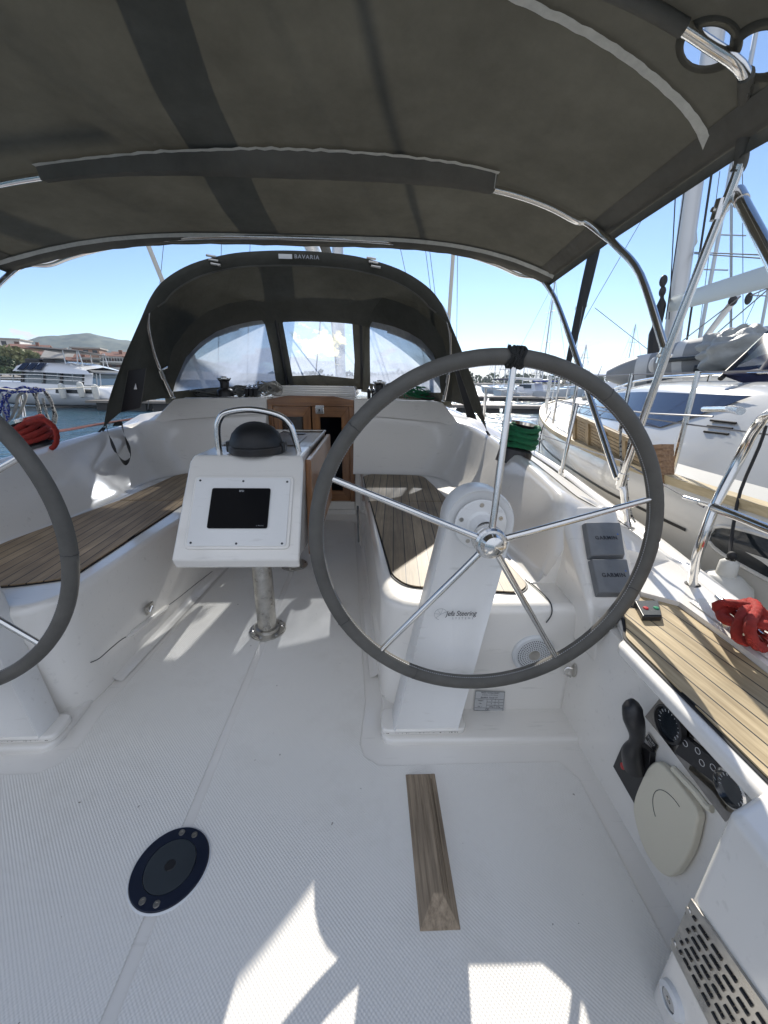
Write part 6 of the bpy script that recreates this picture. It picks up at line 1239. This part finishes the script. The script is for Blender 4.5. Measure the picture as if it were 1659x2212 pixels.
# ================================================================== NEIGHBOUR YACHT
NBY = thing('neighbour_yacht', (3.8, 3.5, WZ), 'large white yacht with blue wrap-around windows moored on our right', 'yacht')
RAIL = [(1.98, -3.0, .70), (1.86, 0, .70), (1.80, 1.2, .70), (1.80, 1.7, .70), (1.84, 2.2, .70), (2.06, 3.3, .70), (2.46, 4.5, .71), (3.00, 5.8, .73), (3.55, 6.9, .76), (4.15, 7.7, .79), (4.60, 8.0, .80)]
Rd = cr(RAIL, 6); CX = 4.65
def mn(v): return Vector((2*CX-v.x, v.y, v.z))
for s in (0, 1):
    rows = []
    for q in Rd:
        k = max(0, min(1, (q.y-5)/3)); o = .10*k
        row = [q, q+Vector((-.015, 0, -.03)), q+Vector((-.035+o, 0, -.14)), q+Vector((-.02+o*2, 0, -.45)), q+Vector((.10+o*4, 0, -.95)), q+Vector((.35+o*6, 0, -1.45))]
        rows.append([v if s == 0 else mn(v) for v in row])
    mb = MB(); mb.grid(rows); mb.build('hull', HULLW, NBY, ang=60)
    rows = []
    for q in Rd:
        i = (Rd[min(Rd.index(q)+1, len(Rd)-1)]-Rd[max(Rd.index(q)-1, 0)]).normalized(); n_ = Vector((i.y, -i.x, 0))
        rows.append([(v if s == 0 else mn(v)) for v in (q-n_*.012+Vector((0, 0, -.012)), q-n_*.012+Vector((0, 0, .022)), q+n_*.045+Vector((0, 0, .024)), q+n_*.05+Vector((0, 0, .0)))])
    mb = MB(); mb.grid(rows); mb.build('teak_rail', m_wood('rail_teak', (.42, .33, .19), (.62, .51, .32), ang=.1, sc=.7) if s == 0 else bpy.data.materials['rail_teak'], NBY, ang=50)
mb = MB(); mb.grid([[q+Vector((.045, 0, .003)), Vector((CX, q.y, q.z+.05)), mn(q+Vector((.045, 0, .003)))] for q in Rd]); mb.build('deck', mat('neighbour_deck', (.52, .52, .50), .6, var=.05, bump=.2, bscale=300, bdist=.002), NBY)
# cabin: lower side, window band, roof
def off(q, d, z): 
    j = min(range(len(Rd)), key=lambda k: (Rd[k]-q).length); i = (Rd[min(j+1, len(Rd)-1)]-Rd[max(j-1, 0)]).normalized(); return q+Vector((i.y, -i.x, 0))*d+Vector((0, 0, z-q.z))
CAB = [q for q in Rd if -3 <= q.y <= 5.2]
def sec(q):
    k = max(0, min(1, (q.y-2.6)/2.6)); k2 = k*k
    zb = lerp(.845, .77, k); zt = lerp(1.06, .86, k2); zr = lerp(1.135, .90, k2); zc = lerp(1.22, .95, k2)
    return [off(q, .30, .70), off(q, .36, zb-.03), off(q, .385, zb), off(q, .50, zt), off(q, .62, zr-.015), off(q, .85, lerp(zr, zc, .55)), off(q, 1.3, zc)]
rows = [sec(q) for q in CAB]; rows = [r+[mn(v) for v in r[::-1]] for r in rows]
mb = MB(); mb.grid(rows); e0 = rows[-1]; nose = Vector((CX-.6, 6.3, .80)); 
mb.grid([e0, [v.lerp(Vector((CX, 6.2, .78)), .55)-Vector((0, 0, .03)) for v in e0], [v.lerp(Vector((CX, 6.5, .74)), .9)-Vector((0, 0, .02)) for v in e0]]); mb.build('coachroof', CABW, NBY, ang=55)
# window band on the near side, between two stations, aft edge raked
def bandpt(y, u, o=.006):
    for a, b in zip(CAB, CAB[1:]):
        if a.y <= y <= b.y: t_ = (y-a.y)/(b.y-a.y); A_, B_ = sec(a), sec(b); p = A_[2].lerp(A_[3], u).lerp(B_[2].lerp(B_[3], u), t_); return p+Vector((-o, -o*.2, o*.8))
def bandmesh(y0b, y0t, y1b, y1t, ub, ut, name, m, o=.006):
    rows = []
    for k in range(25):
        t_ = k/24; rows.append([bandpt(lerp(lerp(y0b, y0t, u), lerp(y1b, y1t, u), t_), lerp(ub, ut, u), o) for u in (0, .25, .5, .75, 1)])
    mb = MB(); mb.grid(rows); return mb.build(name, m, NBY)
bandmesh(2.42, 1.88, 5.0, 4.7, .03, .97, 'side_window', BGLASS)
def cabp(X, Yy, o=.014):   # plane of the cabin side aft of the window
    a, b, c_ = bandpt(1.3, 0), bandpt(2.3, 0), bandpt(1.6, 1); n_ = (b-a).cross(c_-a).normalized(); n_ = n_ if n_.x < 0 else -n_; return H(X, Yy, a+n_*o, n_)
for k, ((X0, Y0), (X1, Y1)) in enumerate((((1535, 908), (1590, 914)), ((1528, 920), (1582, 926)), ((1521, 932), (1574, 938)))):
    a, b = cabp(X0, Y0), cabp(X1, Y1); mb = MB(); mb.tube([a, b], .0055, 8); mb.build('vent_slot', DARKIN, NBY)
# black tracks and handrail on the roof
mb = MB(); mb.tube([sec(q)[4]+Vector((.03, 0, .05)) for q in CAB if .5 < q.y < 4.8][::3], .010, 8)
for q in [q for q in CAB if .5 < q.y < 4.8][::6]: p_ = sec(q)[4]; mb.tube([p_+Vector((.03, 0, 0)), p_+Vector((.03, 0, .05))], .009, 6)
mb.build('grab_rail', STEEL, NBY)
# hull stripe and windows
rows = []
def hullpt(q, dz, o=.004):
    k = max(0, min(1, (q.y-5)/3)); oo = .10*k; T = [(0, 0), (-.015, -.03), (-.035+oo, -.14), (-.02+oo*2, -.45), (.10+oo*4, -.95), (.35+oo*6, -1.45)]
    for (x0, z0), (x1, z1) in zip(T, T[1:]):
        if z1 <= dz <= z0: t_ = (dz-z0)/(z1-z0); return q+Vector((lerp(x0, x1, t_)-o, 0, dz))
mb = MB(); mb.grid([[hullpt(q, -.150), hullpt(q, -.163)] for q in Rd if 1.35 < q.y < 7.6]); mb.build('boot_stripe', BLK, NBY)
def hullwin(y0, y1, z0, z1, label=None, m=BGLASS2, o=.005):
    n = 28; pts = []
    for k in range(n):
        a = 2*pi*k/n; ca, sa = cos(a), sin(a); ca = math.copysign(abs(ca)**.6, ca); sa = math.copysign(abs(sa)**.6, sa); y = (y0+y1)/2+ca*(y1-y0)/2; dz = (z0+z1)/2+sa*(z1-z0)/2
        q = min(Rd, key=lambda v: abs(v.y-y)); j = Rd.index(q); a_ = Rd[max(0, j-1)]; b_ = Rd[min(len(Rd)-1, j+1)]; t_ = (y-a_.y)/(b_.y-a_.y); qq = a_.lerp(b_, t_); pts.append(hullpt(qq, dz, o))
    c = sum(pts, Vector())/n; mb = MB(); mb.add(pts+[c], [(k, (k+1) % n, n) for k in range(n)]); mb.build('hull_window', m, NBY)
    mb = MB(); mb.tube(pts, .008, 6, closed=True); mb.build('window_rim', HULLW, NBY)
hullwin(.2, 1.315, -.20, -.06, m=BGLASS2); hullwin(5.4, 6.9, -.62, -.30, m=BGLASS)
# windscreen with navy canvas on the raised cabin top
q = [H(1563, 800, y=2.15), H(1590, 755, y=2.15), H(1760, 610, y=2.1), H(1800, 820, y=1.9), H(1700, 830, y=2.0)]
CW = thing('neighbour_spray_hood', q[0], 'navy blue canvas spray hood with clear windscreen on the neighbour yacht', 'spray hood')
a = [H(1562, 803, y=2.2), H(1600, 800, y=2.15), H(1640, 796, y=2.1), H(1662, 770, y=2.0), H(1760, 700, y=1.9)]; b = [H(1562, 812, y=2.2), H(1600, 826, y=2.1), H(1640, 832, y=2.0), H(1700, 835, y=1.9), H(1780, 830, y=1.8)]
mb = MB(); mb.grid([b, [p.lerp(r, .5)+Vector((-.02, -.02, 0)) for p, r in zip(a, b)], a, [p+Vector((.3, .1, .1)) for p in a]]); mb.build('canvas', NAVYC, CW, ang=60)
mb = MB(); mb.add([H(1575, 798, y=2.2), H(1610, 760, y=2.25), H(1665, 708, y=2.3), H(1780, 640, y=2.3), H(1780, 690, y=1.95), H(1661, 778, y=2.02), H(1638, 797, y=2.12)], [(0, 1, 6), (1, 2, 5, 6), (2, 3, 4, 5)]); mb.build('windscreen', m_vinyl('clear_vinyl', (.75, .85, .88), .22), CW)
mb = MB(); mb.tube([H(1556, 818, y=2.18), H(1612, 766, y=2.24), H(1662, 718, y=2.3), H(1780, 625, y=2.3)], .014, 8); mb.build('black_edge', CAULK, CW)
# mast, boom, vang, lines
MY_ = 5.0
t = thing('neighbour_mast', (3.95, MY_, .9), 'broad grey mast of the neighbour yacht with black rope blocks at its foot', 'mast')
a, b = H(1447, 770, y=MY_), H(1497, 405, y=MY_); d = b-a; mb = MB(); a = a-d*.05
hw = (H(1470, 640, y=MY_)-H(1440, 640, y=MY_)).length/2*1.05; top = b+d*2.2; Rr = []
for p_ in (a, top): Rr.append([p_+Vector((hw*1.15*cos(k*2*pi/20), hw*.8*sin(k*2*pi/20), 0)) for k in range(20)])
mb.grid(Rr, True); mb.build('spar', MASTM, t)
mb = MB(); mb.tube([a+Vector((hw*.95, -.13, 0)), top+Vector((hw*.95, -.13, 0))], .012, 6); mb.build('sail_track', BLK, t)
mb = MB()
for X, Yy, r in ((1433, 607, .045), (1431, 630, .04), (1428, 663, .055)): mb.ball(H(X, Yy, y=MY_-.1), r, (1, .6, 1.4))
mb.build('block', BLK, t)
mb = MB(); mb.tube(cr([H(1433, 600, y=MY_-.1), H(1428, 660, y=MY_-.1), H(1416, 720, y=MY_-.12), H(1412, 775, y=MY_-.15)], 4), [.02]*4+[.05]*4+[.07]*5, 8); mb.build('halyard_bundle', CAULK, t)
mb = MB()
for X0, X1 in ((1448, 1498), (1455, 1478)): mb.tube([H(X0-10, 690, y=MY_-.15), H(X1-18, 400, y=MY_-.15)], .006, 5)
mb.build('halyard', BLK, t)
mb = MB(); mb.add([H(1492, 500, y=MY_+.05), H(1504, 478, y=MY_+.05), H(1507, 523, y=MY_+.05), H(1497, 540, y=MY_+.05), H(1484, 550, y=MY_+.05)], [(0, 1, 2, 3, 4)]); o = mb.build('mainsail_clew', TUBEL, t); o.modifiers.new('s', 'SOLIDIFY').thickness = .01
t = thing('neighbour_boom', H(1460, 660, y=4.7), 'pale boom of the neighbour yacht rising to the right edge', 'boom')
a, b = H(1448, 658, y=4.85), H(1700, 585, y=3.2); mb = MB(); d = (b-a).normalized(); rows = []
for p_, r in ((a, .05), (a+d*.05, .085), (a.lerp(b, .5), .088), (b+d*1.2, .09)): rows.append([p_+Vector((0, r*.8*cos(k*2*pi/18), r*sin(k*2*pi/18))) for k in range(18)])
mb.grid(rows, True); b0 = len(mb.v)-72; mb.f.append(tuple(range(b0, b0+18))); mb.m.append(0); mb.build('spar', mat('cream_paint', (.58, .60, .56), .35), t)
mb = MB(); mb.tube([H(1500, 760, y=4.7), H(1592, 640, y=4.1)], .032, 10); mb.build('vang', MASTM, t); mb = MB(); mb.ball(H(1617, 645, y=3.9), .035, (1, .5, 1.5)); mb.ball(H(1583, 650, y=4.1), .035, (1.3, .6, 1.3)); mb.build('block', BLK, t)
mb = MB(); [mb.tube([H(*p_, y=y0), H(*q_, y=y1)], .006, 5) for p_, q_, y0, y1 in (((1430, 770), (1600, 640), 4.8, 4.0), ((1490, 770), (1700, 590), 4.6, 3.7), ((1617, 640), (1700, 605), 3.9, 3.6), ((1500, 545), (1700, 553), 4.95, 3.6), ((1500, 548), (1700, 562), 4.95, 3.6))]; mb.build('line', RGRY, t)
# furled headsail, stays
t = thing('furled_headsail', H(1222, 800, y=7.6), 'black furled headsail on the forestay of the neighbour yacht', 'furled sail'); a, b = H(1221, 812, y=7.7), H(1283, 545, y=7.0)
mb = MB(); L = [a, a.lerp(b, .12), a.lerp(b, .3), a.lerp(b, .5), a.lerp(b, .8), b, b+(b-a)*.8]; mb.tube(L, [.02, .05, .062, .075, .085, .085, .07], 12); mb.build('sail', mat('black_acrylic', (.015, .016, .02), .8, var=.3, vscale=6, bump=.5, bscale=12, bdist=.02), t)
mb = MB(); mb.lathe([(.02, -.16), (.10, -.14), (.10, -.12), (.04, -.11), (.04, -.03), (.10, -.02), (.10, 0), (.03, .01)], a, (b-a), 20); mb.build('furling_drum', STEELD, t)
mb = MB(); q = a.lerp(b, .58); [mb.tube([q+Vector((-.10, 0, .02*k)), q+Vector((.09, -.02, .05+.015*k))], .007, 5) for k in range(3)]; mb.build('tie', RWHT, t)
for X0, Y0, X1, Y1, y, lab in ((1262, 690, 1395, 460, 6.5, 'thin stay crossing the sky left of the awning struts'), (1238, 800, 1277, 540, 7.2, 'thin stay just right of the furled headsail'), (1285, 665, 1425, 775, 5.6, 'thin line sloping down to the dinghy bow'), (1300, 790, 1240, 950, 6, 'thin stay running down to the neighbour foredeck'), (1580, 800, 1582, 330, 6, 'vertical stay right of the neighbour mast'), (1604, 370, 1605, 640, 6, 'vertical stay at the far right'), (1555, 370, 1520, 640, 6, 'slanting stay between mast and steel arch'), (1659, 590, 1600, 720, 7, 'slanting stay at the right edge')):
    a = H(X0, Y0, y=y); b = H(X1, Y1, y=y); mb = MB(); mb.tube([a, b] if 'sloping' in lab or 'down' in lab else [a, b, b+(b-a)*.8], .0045, 5); tag(mb.build('stay', WIRE), lab, 'stay', 'stays of the neighbour yacht')
# pulpit, stanchions, guard wires
t = thing('neighbour_pulpit', (4.3, 7.6, .8), 'steel bow rail of the neighbour yacht around its anchor gear', 'bow rail')
q0 = [Rd[-16], Rd[-11], Rd[-5], Rd[-1]]; mb = MB(); top = [q+Vector((.05, 0, .48)) for q in q0]; top2 = top+[mn(v) for v in top[::-1]]; mb.tube(cr(top2, 4), .014, 8); low = [q+Vector((.05, 0, .25)) for q in q0]; mb.tube(cr(low+[mn(v) for v in low[::-1]], 4), .011, 8)
for q in q0: mb.tube([q+Vector((.05, 0, .02)), q+Vector((.05, 0, .48))], .013, 8); mb.tube([mn(q+Vector((.05, 0, .02))), mn(q+Vector((.05, 0, .48)))], .013, 8)
mb.build('rail', STEEL, t); mb = MB(); mb.tube(cr([(4.62, 8.1, .86), (4.62, 8.25, .8), (4.55, 8.3, .62), (4.5, 8.2, .55)], 4), .03, 8); mb.ball((4.6, 7.5, .88), .09); mb.build('anchor', STEELD, t)
ST = [Rd[k] for k in (18, 24, 29, 33, 38, 43)]
for k, q in enumerate(ST):
    t = thing('stanchion', q, ['first', 'second', 'third', 'fourth', 'fifth', 'sixth'][k]+' steel stanchion of the neighbour guard rail counting from the right edge', 'stanchion', 'guard rail stanchions of the neighbour'); mb = MB(); mb.tube([q+Vector((.07, 0, .02)), q+Vector((.07, 0, .46))], .011, 8); mb.build('post', STEEL, t)
for z, nm in ((.455, 'upper'), (.24, 'lower')): mb = MB(); mb.tube([q+Vector((.07, 0, z)) for q in [Rd[6]]+ST+[Rd[-14]]], .0035, 5); tag(mb.build('guard_wire', WIRE), nm+' guard wire along the neighbour yacht deck edge', 'guard wire', 'guard wires of the neighbour')
# slatted wooden gangway stowed along the guard rail
a0, a1, b0, b1 = H(1240, 893, x=1.965), H(1240, 955, x=1.965), H(1412, 968, x=1.785), H(1412, 1078, x=1.785)
t = thing('folding_gangway', a1, 'brown slatted wooden gangway stowed upright along the neighbour guard rail', 'gangway')
n_ = (b0-a0).cross(a1-a0).normalized(); n_ = n_ if n_.x > 0 else -n_; d = (b0-a0).normalized()
mb = MB()
for k in range(11):
    u0, u1 = k/11+.008, (k+1)/11-.008; P4 = [a0.lerp(a1, u0), b0.lerp(b1, u0), b0.lerp(b1, u1), a0.lerp(a1, u1)]; mb.prism(P4, n_*.022)
for u in (.0, .24, .48, .72, .955): mb.prism([a0.lerp(b0, u)-n_*.012, a0.lerp(b0, u+.045)-n_*.012, a1.lerp(b1, u+.045)-n_*.012, a1.lerp(b1, u)-n_*.012], n_*.0115)
mb.prism([a0-n_*.012, b0-n_*.012, b0.lerp(b1, .09)-n_*.012, a0.lerp(a1, .09)-n_*.012], n_*.011)
mb.build('slats', WTEAK, t, smooth=False); mb = MB(); c0, c1, c2, c3 = [H(*p_, x=1.775) for p_ in ((1399, 960), (1428, 958), (1430, 1080), (1400, 1084))]
for k in range(9): mb.prism([c0.lerp(c3, (k+.1)/9), c1.lerp(c2, (k+.1)/9), c1.lerp(c2, (k+.8)/9), c0.lerp(c3, (k+.8)/9)], (.06, 0, 0)); mb.prism([c0.lerp(c3, (k+.8)/9)+Vector((.006, 0, 0)), c1.lerp(c2, (k+.8)/9)+Vector((.006, -.003, 0)), c1.lerp(c2, (k+1.1)/9)+Vector((.006, -.003, 0)), c0.lerp(c3, (k+1.1)/9)+Vector((.006, 0, 0))], (.05, 0, 0))
mb.build('end_block', m_wood('dark_gangway_wood', (.16, .08, .04), (.32, .2, .11)), t, smooth=False)
for k, X in enumerate((1368, 1392)):   # fender hooks
    mb = MB(); p_ = H(X, 985, y=2.2); mb.tube(cr([p_+Vector((.02, 0, .05)), p_+Vector((-.03, 0, .05)), p_+Vector((-.035, -.02, -.10)), p_+Vector((.01, -.02, -.14)), p_+Vector((.02, -.02, -.08))], 4), .006, 8); tag(mb.build('fender_hook', STEEL), ['left', 'right'][k]+' of two bent steel hooks hanging by the gangway end', 'hook')
# inflatable dinghy on the cabin top
DG = thing('inflatable_dinghy', H(1440, 830, y=4.2), 'two-tone grey inflatable dinghy stowed on the neighbour cabin top', 'inflatable boat')
def dtube(p0, p1, r0, r1, nose, name):
    d = (p1-p0).normalized(); L = (p1-p0).length; segs = [(0, .25, .28, TUBEG), (.25, .34, .36, TUBEL), (.34, .62, .66, TUBEG), (.62, 1, 1, TUBEL)]
    prof = lambda u: lerp(r0, r1, min(1, u*1.0))*(1 if u > .28 else (.34+.66*sin(u/.28*pi/2)))
    for u0, u1, _, m_ in segs:
        mb = MB(); rows = []
        ax = d; uu = Vector((0, 0, 1)); uu = (uu-ax*uu.dot(ax)).normalized(); vv = ax.cross(uu)
        for k in range(9):
            u = lerp(u0, u1, k/8); rows.append([p0+d*L*u+(uu*cos(2*pi*j/28)+vv*sin(2*pi*j/28))*prof(u) for j in range(28)])
        mb.grid(rows, True)
        if u0 == 0: mb.f.append(tuple(range(28))); mb.m.append(0)
        mb.build('tube', m_, DG, ang=50)
p0, p1 = H(1313, 811, y=4.3), H(1640, 775, y=3.4); dtube(p0, p1, .160, .17, 1, 'tube')
p2, p3 = H(1412, 788, y=3.7), H(1680, 755, y=3.0); dtube(p2, p3, .165, .18, 1, 'tube')
mb = MB(); a, b = H(1440, 778, y=3.47), H(1600, 764, y=3.0); mb.tube([a, b], .018, 8); mb.build('rubbing_strake', GREYP, DG); mb = MB(); mb.tube([a+Vector((0, -.012, .012)), b+Vector((0, -.012, .012))], .005, 6); mb.tube([a+Vector((0, -.014, -.006)), b+Vector((0, -.014, -.006))], .004, 6); mb.build('white_piping', INKW, DG)
mb = MB(); mb.tube([H(1500, 797, y=3.2), H(1545, 794, y=3.1)], .030, 10); mb.build('handle', GREYP, DG)
mb = MB(); p_ = H(1416, 788, y=3.66); mb.ball(p_, .065, (.9, .6, 1.1)); mb.build('nose_cone', TUBEL, DG)
# crumpled cover
rnd = random.Random(5); c = H(1598, 760, y=2.95); mb = MB(); rows = []
for i in range(29):
    t_ = pi*i/28; row = []
    for j in range(44):
        a = 2*pi*j/44; f_ = 1+.13*sin(3*a+2*t_)+.09*sin(7*a-3*t_+1)+.07*sin(11*t_+5*a)+.05*abs(sin(5*a+4*t_)); row.append(c+Vector((.25*sin(t_)*cos(a)*f_, .24*sin(t_)*sin(a)*f_, .145*cos(t_)*f_)))
    rows.append(row)
mb.grid(rows, True); tag(mb.build('tarpaulin', TARP, ang=75), 'crumpled grey tarpaulin bundled over the stern of the dinghy', 'cover')
# fenders between the hulls
def fender(c, r, h, label, lead):
    c = Vector(c); t = thing('fender', c, label, 'fender', 'fenders between the two yachts')
    mb = MB(); mb.lathe([(0, -h/2), (r*.55, -h/2+.01), (r*.9, -h/2+.05), (r, -h/2+.10), (r, h/2-.08), (r*.85, h/2-.02), (r*.5, h/2+.01), (r*.30, h/2+.015), (r*.28, h/2+.06), (r*.15, h/2+.07)], c, seg=28); mb.build('body', FENM, t, ang=50)
    mb = MB(); mb.tube(cr([c+Vector((0, 0, h/2+.06))]+[Vector(v) for v in lead], 3), .0055, 7); mb.ball(c+Vector((0, 0, h/2+.085)), .014); mb.build('lanyard', RUB, t)
fc = H(1575, 1255, x=1.70); fender((1.68, fc.y, .31), .095, .34, 'white fender hanging between the yachts under the oval hull window', [H(1582, 1150, x=1.74), H(1600, 1060, x=1.80), H(1640, 965, x=1.84), H(1655, 920, x=1.86)])
fender((1.93, 2.75, .05), .10, .45, 'white fender low between the yachts beyond our right guard rail', [H(1262, 1010, x=1.98), H(1296, 895, x=2.05)])
fender((2.20, 3.60, -.05), .13, .5, 'pale fender floating between the hulls beyond the green winch', [H(1165, 995, y=3.7), H(1170, 930, y=3.9), H(1190, 890, y=4.2)])
# mooring line from our deck to the neighbour's bow
mb = MB(); mb.tube([H(1123, 980, y=2.4), H(1170, 950, y=3.6), H(1225, 925, y=5.3)], .006, 6); tag(mb.build('mooring_line', RGRY), 'thin mooring line from the green winch to the neighbour bow', 'rope')
# ================================================================== sea haze over the whole harbour
mh_ = bpy.data.materials.new('sea_haze'); mh_.use_nodes = True; t = mh_.node_tree; t.nodes.clear()
o_ = N(t, 'ShaderNodeOutputMaterial'); v_ = N(t, 'ShaderNodeVolumePrincipled'); v_.inputs['Color'].default_value = (.80, .88, 1, 1); v_.inputs['Density'].default_value = .0003; v_.inputs['Anisotropy'].default_value = .3
t.links.new(v_.outputs['Volume'], o_.inputs['Volume'])
hz = MB(); hz.box(-3600, 3600, -3600, 3600, WZ-4.5, 90); hz = hz.build('haze', mh_, smooth=False); tag(hz, None, None, kind='stuff')
